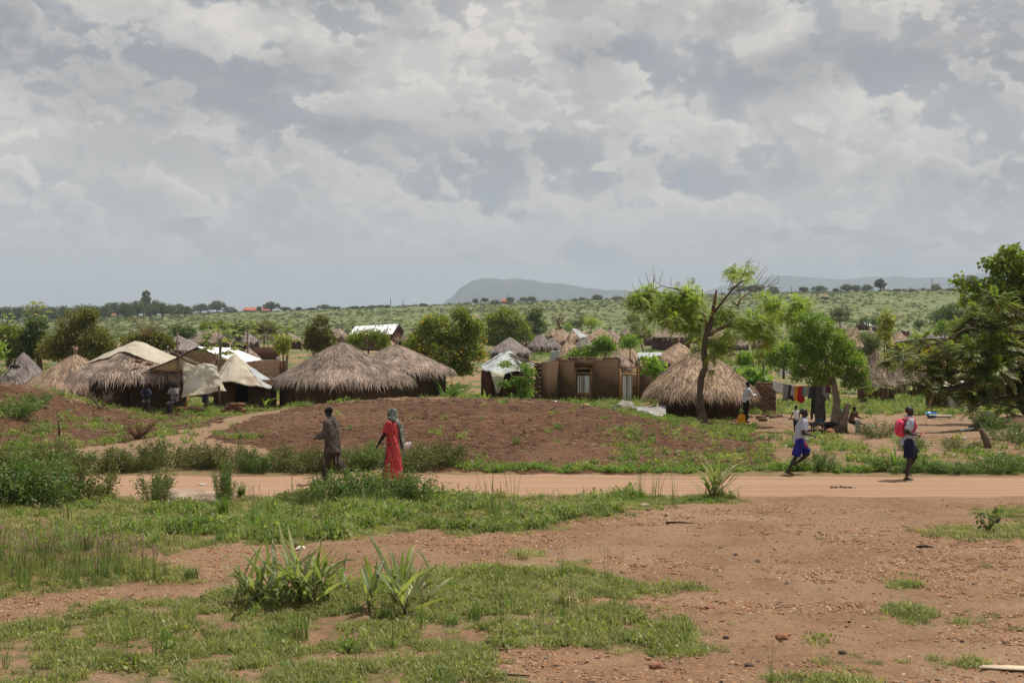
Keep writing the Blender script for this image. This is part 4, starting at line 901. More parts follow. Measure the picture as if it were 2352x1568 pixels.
def branches(name, mat, parent, trunk, lobes, g, twigs=5, r_l=.25, tips=None, wob=.25):
    """trunk [(x,y,z,r)...] and one limb for every lobe, with twigs inside it"""
    mb = MB(); T = np.array(trunk); mb.tube(T[:, :3], T[:, 3], 9, 1.0, wob=wob)
    for l in lobes:
        c = np.array(l[:3]); 
        i = int(np.argmin(np.linalg.norm(T[:, :3] - (c - np.array([0, 0, l[5] * .9])), axis=1))); i = min(max(i, len(T) // 2), len(T) - 1)
        a = T[i, :3]; ra = T[i, 3] * .55; mid = (a + c) / 2 + g.normal(0, .08, 3) * np.linalg.norm(c - a) + np.array([0, 0, .08 * np.linalg.norm(c - a)])
        ts = np.linspace(0, 1, 6)[:, None]; P = (1 - ts) ** 2 * a + 2 * ts * (1 - ts) * mid + ts ** 2 * c
        P[1:-1] += g.normal(0, .025, (4, 3)) * np.linalg.norm(c - a)
        mb.tube(P, np.linspace(ra, ra * .35, 6), 6, .95, wob=.2)
        for k in range(twigs):
            d = unit(g.normal(0, 1, 3)); d[2] = abs(d[2]) * .8 - .1; q = P[g.integers(2, 6)]; e_ = c + d * np.array(l[3:6]) * .92
            m_ = (q + e_) / 2 + g.normal(0, .07, 3) * np.linalg.norm(e_ - q); mb.tube([q, m_, e_], [ra * .3, ra * .2, ra * .06], 4, .9, cap=False)
    return mb.build(name, mat, parent, smooth_=True)
def leafy_tree(loc, trunk, lobes, leafmat, barkmat, label, n=6000, size=.12, seed=1, name='leafy_tree', cat='tree', group=None, gaps=.45, gs=1.2, wid=.5, twigs=5, droop=.2, accent=None, shell=.5, crown='crown', flatb=.3):
    g = np.random.default_rng(seed); e = empty(name, loc, label, cat, group)
    branches('trunk', barkmat, e, trunk, lobes, g, twigs)
    P, d, f = lobe_points(lobes, n, g, shell, gaps, gs, seed, flatb)
    # short sprays of several leaves at every point
    D = unit(d + g.normal(0, .7, P.shape) + np.array([0, 0, -droop]))
    V, F, t = leaves(P + g.normal(0, size * .6, P.shape), D, size, g, wid, tone=np.clip(g.normal(1, .17, len(P)) * (.75 + .5 * f), .4, 1.6))
    mk(crown, V, F, leafmat, e, tone=t)
    if accent:
        m2, k, s2 = accent; P, d, f = lobe_points(lobes, k, g, .85, .6, gs * .7, seed + 5, flatb); V, F, t = leaves(P, d + np.array([0, 0, .4]), s2, g, .7); mk('blossom' if m2 is L_FLOWER else 'rusty_leaves', V, F, m2, e, tone=t)
    return e
def V2(loc, vx, vy, Y): return at(vx, vy, Y) - Vector(loc)
def vlobes(loc, L, dpt=.8):
    """lobes given by overview position and half sizes: (vx, vy, rx, ry[, dy]) at the tree's own distance"""
    Y = loc[1]; m = K / Y; out = []
    for q in L:
        p = at(q[0], q[1], Y) - Vector(loc); dy = q[4] if len(q) > 4 else random.uniform(-.25, .25) * q[2] / m
        out.append((p.x, dy, p.z, q[2] / m, min(q[2], q[3] * 1.6) / m * dpt, q[3] / m))
    return out
def vtree(vx, Y, trunkv, L, *a, base=None, **kw):
    """trunkv: [(vx, vy, radius m)...] from the ground up"""
    loc = gpt(vx, Y, -.05); tr = [((tx - CX) * Y / K - loc.x, random.uniform(-.05, .05) if i else 0, (EYE - (ty - HV) * Y / K - loc.z) if ty else 0.0, r) for i, (tx, ty, r) in enumerate(trunkv)]
    return leafy_tree(loc, tr, vlobes(loc, L), *a, **kw)

# ---- bush protos are things of their own, copied with a new label each
def bush_mesh(seed, w_=1.0, h_=1.0, n=1500, size=.06, gaps=.3, top=.5, flat=1.0, spr=0):
    g = np.random.default_rng(seed)
    nst = 26; V = []; Fs = []; T = []; off = 0
    th = g.random(nst) * 6.283; r = np.sqrt(g.random(nst)) * w_ * .42
    tips = np.stack([np.cos(th) * r * 1.5, np.sin(th) * r * 1.5 * flat, h_ * (.55 + .45 * g.random(nst)) * (1 - .35 * (r / (w_ * .42)) ** 2)], -1)
    base = np.stack([np.cos(th) * r * .6, np.sin(th) * r * .6 * flat, np.zeros(nst)], -1)
    k = g.integers(0, nst, n); u = g.random(n) ** .75
    P = base[k] + (tips[k] - base[k]) * u[:, None] + g.normal(0, .07 + spr, (n, 3)) * w_ * (1.15 - u[:, None] * .6)
    P[:, 2] = np.abs(P[:, 2])
    D = unit(g.normal(0, 1, (n, 3)) + np.array([0, 0, .35]))
    Vl, Fl, Tl = leaves(P, D, size, g, .6, tone=np.clip(g.normal(1, .2, n), .5, 1.6))
    mb = MB()
    for i in range(nst): mb.tube([base[i], (base[i] + tips[i]) / 2 + g.normal(0, .03, 3), tips[i]], [.010, .007, .003], 3, .9, cap=False)
    return (Vl, Fl, Tl), mb
def bush_proto(name, leafmat, seed, **kw):
    e = bpy.data.objects.new(name, None); (V, F, T), mb = bush_mesh(seed, **kw)
    a = mk('foliage', V, F, leafmat, e, tone=T, link=False); b = mb.build('stems', STEM, e, link=False)
    return (e, [a, b])
def place(proto, loc, rz, s, label, cat='bush', group=None, name=None):
    e, ch = proto; c = e.copy(); c.name = name or e.name.split('.')[0]; COL.objects.link(c); c.location = loc; c.rotation_euler = (0, 0, rz)
    c.scale = s if hasattr(s, '__len__') else (s, s, s); setp(c, label, cat, group)
    for o in ch: d = o.copy(); COL.objects.link(d); d.parent = c
    return c
# ---- instancing of uncountable ground cover
def gn_scatter(name, protos, P, RZ, SC, IDX, label, kind='stuff', tilt=None):
    me = bpy.data.meshes.new(name); me.vertices.add(len(P)); me.vertices.foreach_set('co', np.asarray(P, np.float32).ravel())
    rot = np.zeros((len(P), 3), np.float32); rot[:, 2] = RZ
    if tilt is not None: rot[:, 0] = tilt
    a = me.attributes.new('rot', 'FLOAT_VECTOR', 'POINT'); a.data.foreach_set('vector', rot.ravel())
    sc3 = np.asarray(SC, np.float32); sc3 = np.repeat(sc3[:, None], 3, 1) if sc3.ndim == 1 else sc3
    a = me.attributes.new('scl', 'FLOAT_VECTOR', 'POINT'); a.data.foreach_set('vector', sc3.ravel())
    a = me.attributes.new('idx', 'INT', 'POINT'); a.data.foreach_set('value', np.asarray(IDX, np.int32))
    o = bpy.data.objects.new(name, me); COL.objects.link(o); setp(o, label, kind=kind)
    c = bpy.data.collections.new(name + '_kinds')
    for k, p in enumerate(protos): p.name = '%02d_' % k + name; c.objects.link(p)
    ng = bpy.data.node_groups.new(name, 'GeometryNodeTree'); ng.interface.new_socket('Geometry', in_out='INPUT', socket_type='NodeSocketGeometry'); ng.interface.new_socket('Geometry', in_out='OUTPUT', socket_type='NodeSocketGeometry')
    N = ng.nodes; Lk = ng.links; gi = N.new('NodeGroupInput'); go = N.new('NodeGroupOutput'); ip = N.new('GeometryNodeInstanceOnPoints')
    ci = N.new('GeometryNodeCollectionInfo'); ci.inputs['Collection'].default_value = c; ci.inputs['Separate Children'].default_value = True; ci.inputs['Reset Children'].default_value = True
    def na(nm, dt):
        n = N.new('GeometryNodeInputNamedAttribute'); n.data_type = dt; n.inputs['Name'].default_value = nm; return n.outputs['Attribute']
    Lk.new(gi.outputs[0], ip.inputs['Points']); Lk.new(ci.outputs[0], ip.inputs['Instance']); ip.inputs['Pick Instance'].default_value = True
    Lk.new(na('idx', 'INT'), ip.inputs['Instance Index']); Lk.new(na('scl', 'FLOAT_VECTOR'), ip.inputs['Scale'])
    e2r = N.new('FunctionNodeEulerToRotation'); Lk.new(na('rot', 'FLOAT_VECTOR'), e2r.inputs[0]); Lk.new(e2r.outputs[0], ip.inputs['Rotation'])
    Lk.new(ip.outputs[0], go.inputs[0]); md = o.modifiers.new('scatter', 'NODES'); md.node_group = ng
    return o
def blades(n, L, W_, spread, lean, g, curve=.5, mat=None, name='tuft', seg=3, tonev=.2, base=.03):
    """tuft of bent grass blades"""
    th = g.random(n) * 6.283; rb = np.sqrt(g.random(n)) * spread; ln = L * (.5 + .6 * g.random(n)); az = g.random(n) * 6.283; le = lean * g.random(n) ** .7
    V = []; t = np.linspace(0, 1, seg + 1)
    dx_, dy_ = np.cos(az), np.sin(az); sx_, sy_ = -dy_, dx_
    tw = g.normal(0, .5, n); F4 = []; rows = []
    for q in t:
        a = le * (q + curve * q * q * 1.4); out = ln * q * np.sin(np.minimum(a, 2.2)) ; up = ln * q * np.cos(np.minimum(a, 2.2) * .8) 
        c = np.stack([np.cos(th) * rb + dx_ * out, np.sin(th) * rb + dy_ * out, np.maximum(up, 0.002)], -1)
        w_ = W_ * (1 - q ** 1.6) * (.7 + .6 * np.minimum(q * 4, 1)) * .5 + W_ * .02
        s_ = np.stack([sx_ * w_, sy_ * w_, np.zeros(n)], -1)
        rows += [c - s_, c + s_]
    V = np.stack(rows, 1); k = 2 * (seg + 1); i = np.arange(n) * k
    F = np.concatenate([np.stack([i + 2 * j, i + 2 * j + 1, i + 2 * j + 3, i + 2 * j + 2], -1) for j in range(seg)])
    tn = np.repeat(np.clip(g.normal(1, tonev, n), .5, 1.7), k)
    return V.reshape(-1, 3), F, tn
SKY = 'trees along the skyline'; VT = 'trees among the village huts'
# ------------------------------------------------------------------ skyline trees: one low-poly kind each, copied
def sky_proto(seed, kind):
    g = np.random.default_rng(seed); e = bpy.data.objects.new('skyline_tree', None)
    if kind == 'round': lob = [(0, 0, .62, .42, .4, .32), (-.22, .05, .5, .28, .3, .24), (.24, 0, .52, .28, .3, .25), (.05, 0, .78, .24, .25, .2)]
    elif kind == 'tall': lob = [(0, 0, .85, .13, .13, .13), (-.12, 0, .68, .14, .14, .08), (.12, 0, .6, .15, .14, .08), (-.05, 0, .5, .17, .15, .08), (.1, 0, .4, .14, .14, .07)]
    elif kind == 'loose': lob = [(-.2, 0, .7, .2, .2, .16), (.18, 0, .75, .22, .2, .18), (0, 0, .55, .25, .25, .16), (.3, 0, .5, .15, .15, .12), (-.32, 0, .5, .14, .14, .12)]
    else: lob = [(0, 0, .5, .45, .4, .4), (-.3, 0, .38, .26, .26, .26), (.3, 0, .4, .28, .26, .28)]
    P, d, f = lobe_points(lob, 1500, g, .5, .35, 5, seed, .6); V, F, t = leaves(P, d + g.normal(0, .5, P.shape), .075, g, .7, tone=np.clip(g.normal(1, .2, len(P)) * (.7 + .6 * f), .4, 1.6))
    a = mk('crown', V, F, L_FAR, e, tone=t, link=False); b = MB().tube([(0, 0, -.05), (.01, 0, .3), (0, 0, .62)], [.035, .028, .015], 5)
    for l in lob: b.tube([(0, 0, .28), tuple(l[:3])], [.018, .008], 4)
    return (e, [a, b.build('trunk', BARK, e, link=False)])
SP = {k: [sky_proto(200 + i * 7 + j, k) for j in range(2)] for i, k in enumerate(('round', 'tall', 'loose', 'bushy'))}
def sky_tree(vx, top, hw, kind, label, Y=1050, base=None):
    zt = EYE - (top - HV) * Y / K; x = (vx - CX) * Y / K; zb = h(x, Y) - .3; H_ = max(zt - zb, 3.0); w_ = hw * 2 * Y / K
    ww = {'round': .95, 'tall': .42, 'loose': .85, 'bushy': 1.0}[kind]
    place(random.choice(SP[kind]), (x, Y, zb), random.uniform(0, 6), (w_ / ww, w_ / ww, H_), label, 'tree', SKY, 'skyline_tree')
x = 6; n_ = 0; ordn = ['first', 'second', 'third', 'fourth', 'fifth', 'sixth', 'seventh', 'eighth', 'ninth', 'tenth', 'eleventh', 'twelfth', 'thirteenth', 'fourteenth', 'fifteenth', 'sixteenth', 'seventeenth', 'eighteenth', 'nineteenth', 'twentieth', 'twenty-first', 'twenty-second', 'twenty-third', 'twenty-fourth', 'twenty-fifth', 'twenty-sixth', 'twenty-seventh', 'twenty-eighth', 'twenty-ninth', 'thirtieth']
topl = lambda v: np.interp(v, [0, 60, 120, 200, 300, 350, 430], [708, 700, 704, 702, 694, 692, 700])
while x < 425:
    hw = random.uniform(16, 26); sky_tree(x, float(topl(x)) + random.uniform(-4, 5), hw, random.choice(('round', 'bushy', 'round')), 'dark tree in the dense row on the left skyline, %s from the left edge' % ordn[n_], Y=random.uniform(820, 1000))
    x += hw * .8; n_ += 1
for a in ((335, 669, 12, 'tall', 'tall thin feathery tree sticking up above the left skyline row'), (461, 697, 19, 'round', 'round dark tree left of the pair on the left skyline'), (499, 690, 20, 'round', 'tallest round tree of the left skyline, right of the dense row'), (528, 703, 15, 'bushy', 'low bushy tree on the skyline beside the long red roof'),
          (595, 703, 9, 'loose', 'thin tree between red roof and round skyline tree'), (624, 693, 19, 'round', 'solitary round tree on the skyline above the third papaya'), (655, 704, 14, 'loose', 'ragged low trees on the skyline right of the solitary round tree'), (686, 705, 7, 'tall', 'narrow small tree on the left middle skyline'),
          (716, 708, 9, 'loose', 'low bush tree at the end of the bare earth track'), (744, 699, 16, 'round', 'round tree on the skyline above the largest hut'), (771, 703, 13, 'loose', 'loose tree right of the round one above the largest hut'), (813, 702, 13, 'loose', 'loose skyline tree above the streaked roof'), (835, 704, 9, 'round', 'small skyline tree right of the streaked roof tree'), (853, 705, 11, 'bushy', 'low skyline shrub tree left of the two thin poles'), (875, 706, 9, 'bushy', 'small bushy tree beside the thin poles'), (890, 704, 5, 'tall', 'slim tree just left of the two thin poles'), (972, 696, 10, 'round', 'lone dark tree on the skyline left of the blue mountain'),
          (1092, 685, 9, 'loose', 'leftmost tree in front of the blue mountain'), (1114, 683, 9, 'loose', 'upright tree second from the left in front of the blue mountain'), (1137, 687, 11, 'bushy', 'pale bushy tree left of the orange roof'), (1172, 682, 12, 'round', 'round tree standing over the orange red roof'), (1202, 682, 11, 'round', 'left half of the dark double tree before the mountain'), (1221, 680, 12, 'round', 'right half of the dark double tree before the mountain'), (1321, 687, 6, 'bushy', 'tiny bush on the skyline right of the double tree'), (1336, 682, 8, 'round', 'small round tree below the mountain shoulder'), (1372, 676, 12, 'round', 'round tree below the right foot of the mountain'), (1418, 679, 14, 'bushy', 'flat bushy tree left of the feathery tree crown'),
          (1700, 655, 26, 'round', 'dark tree mass behind the bare twigs, left part'), (1735, 653, 26, 'round', 'dark tree mass behind the bare twigs, right part'), (1775, 656, 14, 'bushy', 'dark tree right of the bare twigs'), (1846, 658, 14, 'loose', 'pale loose tree on the right skyline beside a pole'), (1882, 656, 18, 'round', 'dark oval tree over the orange hut on the right skyline'), (1920, 662, 6, 'tall', 'small slim tree between two dark masses on the right skyline'), (1945, 652, 17, 'round', 'left part of the widest dark tree group on the right skyline'), (1965, 654, 14, 'round', 'middle part of the widest dark tree group on the right skyline'), (1991, 653, 15, 'round', 'dark dome tree left of the pointed tree on the right skyline'), (2022, 641, 11, 'tall', 'pointed pale tree on the right skyline'), (2150, 650, 12, 'bushy', 'tree beside the pole on the right skyline'), (2228, 632, 20, 'round', 'dark tree behind the large right tree'), (2060, 664, 10, 'bushy', 'low shrub right of the pointed skyline tree'), (2095, 663, 12, 'bushy', 'low dark shrub in the middle of the right ridge'), (2120, 661, 9, 'loose', 'thin shrub left of the pole tree on the right ridge'), (2185, 660, 12, 'bushy', 'shrub right of the pole tree on the right ridge')):
    sky_tree(*a)
# ------------------------------------------------------------------ village trees
T = [
 (22, 112, [(20, 840, .25), (20, 800, .15)], [(10, 778, 32, 26), (38, 785, 24, 28), (8, 800, 30, 22), (36, 806, 26, 16)], L_MID, BARK, 'dark mango tree cropped by the left edge', dict(n=8000, size=.25, droop=.7)),
 (90, 112, [(92, 850, .25), (90, 790, .15)], [(86, 745, 19, 16), (75, 775, 24, 18), (100, 800, 32, 28), (66, 810, 26, 18)], L_DARK, BARK, 'dark green tree between the mango and the olive tree', dict(n=7500, size=.22, accent=(L_RUST, 90, .25))),
 (175, 104, [(172, 850, .28), (175, 800, .2), (180, 750, .1)], [(180, 733, 38, 20), (205, 722, 18, 12), (160, 750, 30, 20), (150, 782, 38, 24), (200, 778, 48, 28), (238, 800, 26, 26), (125, 806, 34, 24), (185, 815, 55, 26)], L_OLIVE, BARK, 'large olive green tree behind the tan hut', dict(n=17000, size=.19, gaps=.42)),
 (330, 100, [(332, 830, .12), (330, 790, .08), (328, 768, .04)], [(305, 785, 24, 12), (345, 776, 28, 12), (375, 790, 22, 14), (325, 796, 36, 12)], L_OLIVE, BARK_RED, 'low olive shrub tree with bare twigs behind the tarpaulin covered roof', dict(n=3600, size=.22, gaps=.5)),
 (421, 270, [(421, 790, .2), (421, 770, .15)], [(412, 762, 18, 12), (432, 764, 16, 11)], L_DARK, BARK, 'round dark tree behind the awning pole', dict(n=1500, size=.45)),
 (492, 290, [(492, 780, .2), (492, 762, .15)], [(478, 752, 18, 9), (506, 751, 18, 9)], L_MID, BARK, 'dark tree behind the wide distant hut', dict(n=1400, size=.45)),
 (545, 230, [(545, 790, .2), (545, 770, .15)], [(545, 755, 13, 13), (552, 770, 10, 9)], L_DARK, BARK, 'small dark tree left of the middle papaya', dict(n=1200, size=.4)),
 (607, 245, [(607, 790, .2), (607, 770, .15)], [(592, 757, 16, 13), (614, 752, 18, 12), (630, 760, 10, 9)], L_OLIVE, BARK, 'leafy tree above the bare rafters', dict(n=1800, size=.35)),
 (648, 100, [(652, 850, .05), (650, 815, .04)], [(644, 785, 11, 10), (656, 783, 9, 8), (648, 800, 12, 9)], L_YEL, BARK, 'yellow green sapling in front of the third papaya', dict(n=700, size=.22, gaps=.5)),
 (735, 100, [(738, 860, .14), (736, 800, .1), (733, 760, .05)], [(737, 742, 15, 13), (722, 765, 18, 14), (745, 775, 22, 18), (716, 790, 16, 16), (755, 800, 22, 16), (730, 810, 22, 12)], L_OLIVE, BARK_RED, 'slender loose tree rising left of the largest hut roof', dict(n=7500, size=.17, gaps=.45)),
 (845, 104, [(846, 860, .1), (846, 800, .06)], [(815, 780, 18, 14), (845, 772, 20, 14), (872, 775, 18, 14), (850, 790, 30, 12), (884, 790, 10, 10)], L_MID, BARK, 'sparse small leaved tree in front of the streaked roof', dict(n=3000, size=.15, gaps=.65)),
 (1010, 90, [(1012, 890, .25), (1010, 840, .18), (1015, 780, .1)], [(1056, 722, 16, 15), (1000, 742, 32, 16), (970, 760, 28, 16), (1082, 742, 28, 20), (1040, 765, 40, 24), (958, 795, 30, 24), (1010, 808, 48, 30), (1068, 805, 44, 36), (1095, 780, 20, 26), (990, 843, 30, 18), (1050, 848, 36, 18)], L_MID, BARK, 'big spreading tree with yellow blossom in the centre left', dict(n=22000, size=.16, gaps=.45, accent=(L_FLOWER, 330, .16))),
 (1170, 205, [(1172, 860, .2), (1170, 800, .14), (1172, 760, .08)], [(1150, 716, 14, 9), (1135, 738, 22, 16), (1168, 732, 30, 20), (1190, 757, 26, 20), (1150, 762, 34, 22), (1208, 775, 14, 11), (1125, 780, 24, 14), (1160, 785, 30, 14)], L_MID, BARK, 'rounded green tree right of the yellow blossom tree', dict(n=12000, size=.32, gaps=.3)),
 (1228, 262, [(1230, 815, .2), (1228, 775, .14), (1228, 745, .1)], [(1231, 720, 14, 12), (1214, 725, 12, 11), (1226, 742, 22, 14), (1240, 756, 16, 14), (1222, 760, 14, 12)], L_DARK, BARK, 'upright very dark tree behind the rounded green tree', dict(n=3400, size=.32)),
 (1320, 340, [(1318, 785, .2), (1320, 760, .12)], [(1310, 742, 12, 8), (1330, 736, 12, 10), (1322, 750, 14, 8)], L_GREY, BARK, 'greyish tree behind the finial hut', dict(n=1300, size=.3)),
 (1357, 340, [(1357, 788, .2), (1357, 760, .12)], [(1345, 740, 14, 9), (1368, 742, 14, 9), (1357, 736, 16, 8)], L_LIME, BARK, 'bright lime green tree above the broad tan hut', dict(n=1600, size=.3)),
 (1304, 320, [(1304, 790, .1), (1304, 765, .08)], [(1304, 752, 10, 8)], L_FRESH, BARK, 'small fresh green tree beside the dark finial', dict(n=500, size=.3)),
 (1470, 180, [(1484, 850, .14), (1476, 800, .1), (1462, 765, .06)], [(1455, 733, 14, 10), (1466, 750, 18, 12), (1480, 768, 18, 12), (1458, 770, 12, 9)], L_MID, BARK_RED, 'thin tree with reddish limbs left of the feathery tree', dict(n=2400, size=.2, gaps=.6)),
 (1447, 150, [(1447, 840, .06), (1447, 805, .05)], [(1447, 783, 20, 9), (1440, 791, 14, 6)], L_FRESH, BARK, 'low broad leaved bush between middle huts', dict(n=700, size=.32)),
 (1385, 90, [(1387, 880, .08), (1385, 830, .06)], [(1387, 785, 18, 9), (1370, 800, 26, 11), (1338, 812, 30, 9), (1400, 805, 12, 12)], L_FRESH, BARK, 'leafy shrub peeping over the wall of the roofless house', dict(n=2400, size=.18)),
 (1711, 96, [(1712, 860, .08), (1712, 840, .06)], [(1711, 828, 17, 17)], L_FRESH, BARK, 'dense round bush right of the feathery trunk', dict(n=1400, size=.16, name='bush', cat='bush')),
 (1755, 105, [(1754, 870, .08), (1754, 840, .05)], [(1742, 815, 14, 12), (1765, 818, 14, 14), (1754, 830, 18, 12)], L_MID, BARK, 'thin light tree right of the dense round bush', dict(n=1600, size=.15, gaps=.6)),
 (1800, 100, [(1800, 870, .1), (1800, 840, .06)], [(1785, 815, 20, 14), (1812, 805, 18, 16), (1795, 832, 26, 12)], L_FRESH, BARK, 'broad leaved shrub just left of the round leafy tree', dict(n=1500, size=.26, droop=.6)),
 (1729, 130, [(1732, 850, .08), (1728, 815, .06), (1733, 790, .05)], [(1722, 768, 16, 9), (1740, 762, 14, 8)], L_GREY, BARK, 'small crooked tree under the drooping branches', dict(n=800, size=.2)),
 (2032, 100, [(2033, 850, .05), (2031, 800, .04), (2033, 760, .02)], [(2034, 733, 11, 11), (2022, 745, 7, 6), (2040, 752, 8, 8), (2028, 770, 11, 9), (2035, 790, 10, 8)], L_YEL, BARK, 'yellow green sapling standing above the right huts', dict(n=600, size=.28, gaps=.45)),
 (1995, 92, [(1998, 870, .07), (1996, 830, .05)], [(1985, 780, 18, 12), (2005, 790, 18, 16), (1990, 805, 20, 12)], L_GREY, BARK, 'pale feathery bush behind the pointed hut', dict(n=2000, size=.14, gaps=.5)),
 (2190, 300, [(2190, 780, .4), (2190, 755, .3)], [(2165, 728, 28, 18), (2200, 716, 36, 17), (2225, 730, 24, 20), (2190, 738, 44, 16)], L_DARK, BARK, 'large dark dome tree at the foot of the right hill', dict(n=5000, size=.42, gaps=.2)),
 (1929, 380, [(1932, 757, .2), (1928, 740, .15)], [(1918, 718, 14, 12), (1938, 716, 16, 13), (1928, 732, 20, 10)], L_GREY, BARK, 'grey green tree on the lower slope above the right huts', dict(n=1800, size=.45)),
 (2171, 150, [(2172, 820, .14), (2171, 790, .1)], [(2166, 748, 14, 12), (2158, 762, 14, 9), (2178, 762, 14, 9)], L_FRESH, BARK, 'small fresh green tree behind the grey hut', dict(n=1200, size=.2)),
 (2196, 155, [(2197, 820, .14), (2196, 790, .1)], [(2196, 755, 14, 12), (2200, 768, 14, 8)], L_MID, BARK, 'round green tree next to the large dark dome tree', dict(n=900, size=.2)),
 (1985, 400, [(1985, 755, .2), (1985, 745, .1)], [(1985, 738, 10, 6)], L_DARK, BARK, 'small dark tree behind the far metal roof', dict(n=400, size=.5)),
 (2011, 400, [(2011, 755, .2), (2011, 745, .1)], [(2011, 738, 9, 6)], L_DARK, BARK, 'small dark tree right of the far metal roof', dict(n=400, size=.5)),
 (2110, 390, [(2110, 760, .2), (2110, 750, .1)], [(2110, 743, 9, 7)], L_DARK, BARK, 'lone round bush below the bare earth streak', dict(n=400, size=.5)),
 (1187, 71, [(1200, 925, .05), (1190, 890, .035), (1196, 850, .02)], [(1200, 848, 15, 10), (1160, 838, 12, 8), (1200, 872, 20, 13), (1160, 880, 15, 6), (1206, 900, 14, 14), (1185, 862, 12, 8), (1218, 855, 9, 8)], L_FRESH, BARK, 'straggly leafy shrub in front of the white tarpaulin hut', dict(n=1900, size=.13, gaps=.5)),
 (1732, 76, [(1733, 910, .05), (1732, 890, .04)], [(1718, 862, 14, 9), (1744, 866, 16, 10), (1730, 880, 22, 10)], L_FRESH, STEM, 'large leaved plant behind the brick pillar', dict(n=300, size=.36, gaps=.3, wid=.85, name='plant', cat='plant')),
 (1505, 72, [(1506, 910, .04), (1504, 860, .03)], [(1500, 838, 11, 10), (1508, 850, 9, 9)], L_FRESH, STEM, 'broad leaved plant at the end of the roofless wall', dict(n=120, size=.34, gaps=.3, wid=.8, name='plant', cat='plant')),
 (4, 62, [(0, 925, .05), (0, 880, .04)], [(-4, 810, 14, 16), (-2, 845, 12, 16)], L_FRESH, STEM, 'leafy plant cut by the left edge', dict(n=250, size=.18, name='plant', cat='plant')),
]
for i, (vx, Y, tr, L, lm, bm, lab, kw) in enumerate(T): vtree(vx, Y, tr, L, lm, bm, lab, seed=300 + i, group=kw.pop('group', VT if kw.get('cat', 'tree') == 'tree' else None), **kw)
# bare tree
loc = gpt(1282, 310, 0); e = empty('bare_tree', loc, 'leafless reddish tree above the middle huts', 'tree'); g_ = np.random.default_rng(5); mb = MB(); m9 = K / 310
zt = EYE - (708 - HV) / m9 - loc.z
mb.tube([(0, 0, -.2), (.3, 0, zt * .45), (0, 0, zt * .7)], [.3, .22, .15], 6)
br = MB()
for k in range(14):
    a = g_.random() * 6.283; z_ = zt * (.4 + .3 * g_.random()); P_ = [(.1, 0, z_)]; p = np.array(P_[0]); d = np.array([math.cos(a) * 1.2, math.sin(a), .9])
    for s_ in range(4): p = p + d * .42 + g_.normal(0, .15, 3); P_.append(tuple(p)); d[2] += .1
    br.tube(P_, [.11, .08, .06, .04, .02], 4)
    for q in range(3): c = np.array(P_[2 + q % 2]); br.tube([c, c + g_.normal(0, .4, 3) + np.array([0, 0, .5])], [.04, .015], 3)
mb.build('trunk', BARK_RED, e); br.build('branches', BARK_RED, e)
# bare twig shrubs
def twig_shrub(vx, Y, r, hgt, label, mat=WOOD, n=26, name='dry_shrub'):
    g = np.random.default_rng(int(vx)); mb = MB()
    for k in range(n):
        a = g.random() * 6.28; d = np.array([math.cos(a) * r, math.sin(a) * r, hgt * (.5 + .6 * g.random())]); p0 = g.normal(0, .05, 3); p0[2] = -.02; p1 = d * .5 + g.normal(0, .06, 3) * r; p2 = d * (.8 + .3 * g.random())
        mb.tube([p0, p1, p2], [.014, .01, .004], 4, cap=False)
        for q in range(3): mb.tube([p1 + (p2 - p1) * g.random(), p2 + g.normal(0, .25, 3) * r], [.007, .003], 3, cap=False)
    o = mb.build(name, mat); o.location = gpt(vx, Y); return setp(o, label, 'shrub')
twig_shrub(232, 58, .55, .75, 'bare twiggy shrub in front of the tarpaulin covered hut', WOOD)
twig_shrub(318, 44, .45, .45, 'dense dry brown shrub on the left field', BARK_RED, 60)
twig_shrub(336, 99, 1.1, 1.3, 'bare twigs rising over the tarpaulin covered roof', BARK_RED, 20).location.z = at(0, 772, 99).z

# ------------------------------------------------------------------ trees with feather leaves
def fronds(P, D, L, pairs, lw, ll, g, bend=.6, n_seg=3, tone=None):
    """each frond: a curved midrib with paired leaflets; returns leaflets and midribs"""
    n = len(P); D = unit(D); L = L * (.7 + .6 * g.random(n)); up = np.array([0, 0, 1.0]); S = unit(np.cross(D, up) + 1e-4)
    Vs = []; tn = []
    b_ = bend * (.6 + .8 * g.random(n))
    for k in range(pairs):
        t = (k + .6) / pairs; c = P + D * (L * t)[:, None] - up * (L * b_ * t * t)[:, None] * .7; tg = unit(D - up * (b_ * t * 1.4)[:, None])
        Nn = np.cross(S, tg); sz = ll * L / L.mean() * (1.1 - .55 * abs(t - .45) * 1.6)
        for sg in (-1, 1):
            ld = unit(tg * .45 + S * sg * .9 - up * .22 + g.normal(0, .07, (n, 3)))
            wv = unit(np.cross(ld, Nn)) * lw
            a = c; m = c + ld * sz[:, None] * .5
            Vs.append(np.stack([a, m - wv * .5, c + ld * sz[:, None], m + wv * .5], 1))
    V = np.concatenate([v.reshape(-1, 3) for v in Vs]); i = np.arange(len(V) // 4) * 4; F = np.stack([i, i + 1, i + 2, i + 3], -1)
    ft = (tone if tone is not None else np.clip(g.normal(1, .18, n), .5, 1.6)); t_ = np.tile(np.repeat(ft, 4), pairs * 2)
    rows = []; 
    for q in (0, .5, 1.0):
        c = P + D * (L * q)[:, None] - up * (L * b_ * q * q)[:, None] * .7; r_ = .012 * (1 - q * .7); rows += [c - S * r_, c + S * r_]
    Vr = np.stack(rows, 1).reshape(-1, 3); j = np.arange(n) * 6; Fr = np.concatenate([np.stack([j, j + 1, j + 3, j + 2], -1), np.stack([j + 2, j + 3, j + 5, j + 4], -1)])
    return V, F, t_, Vr, Fr
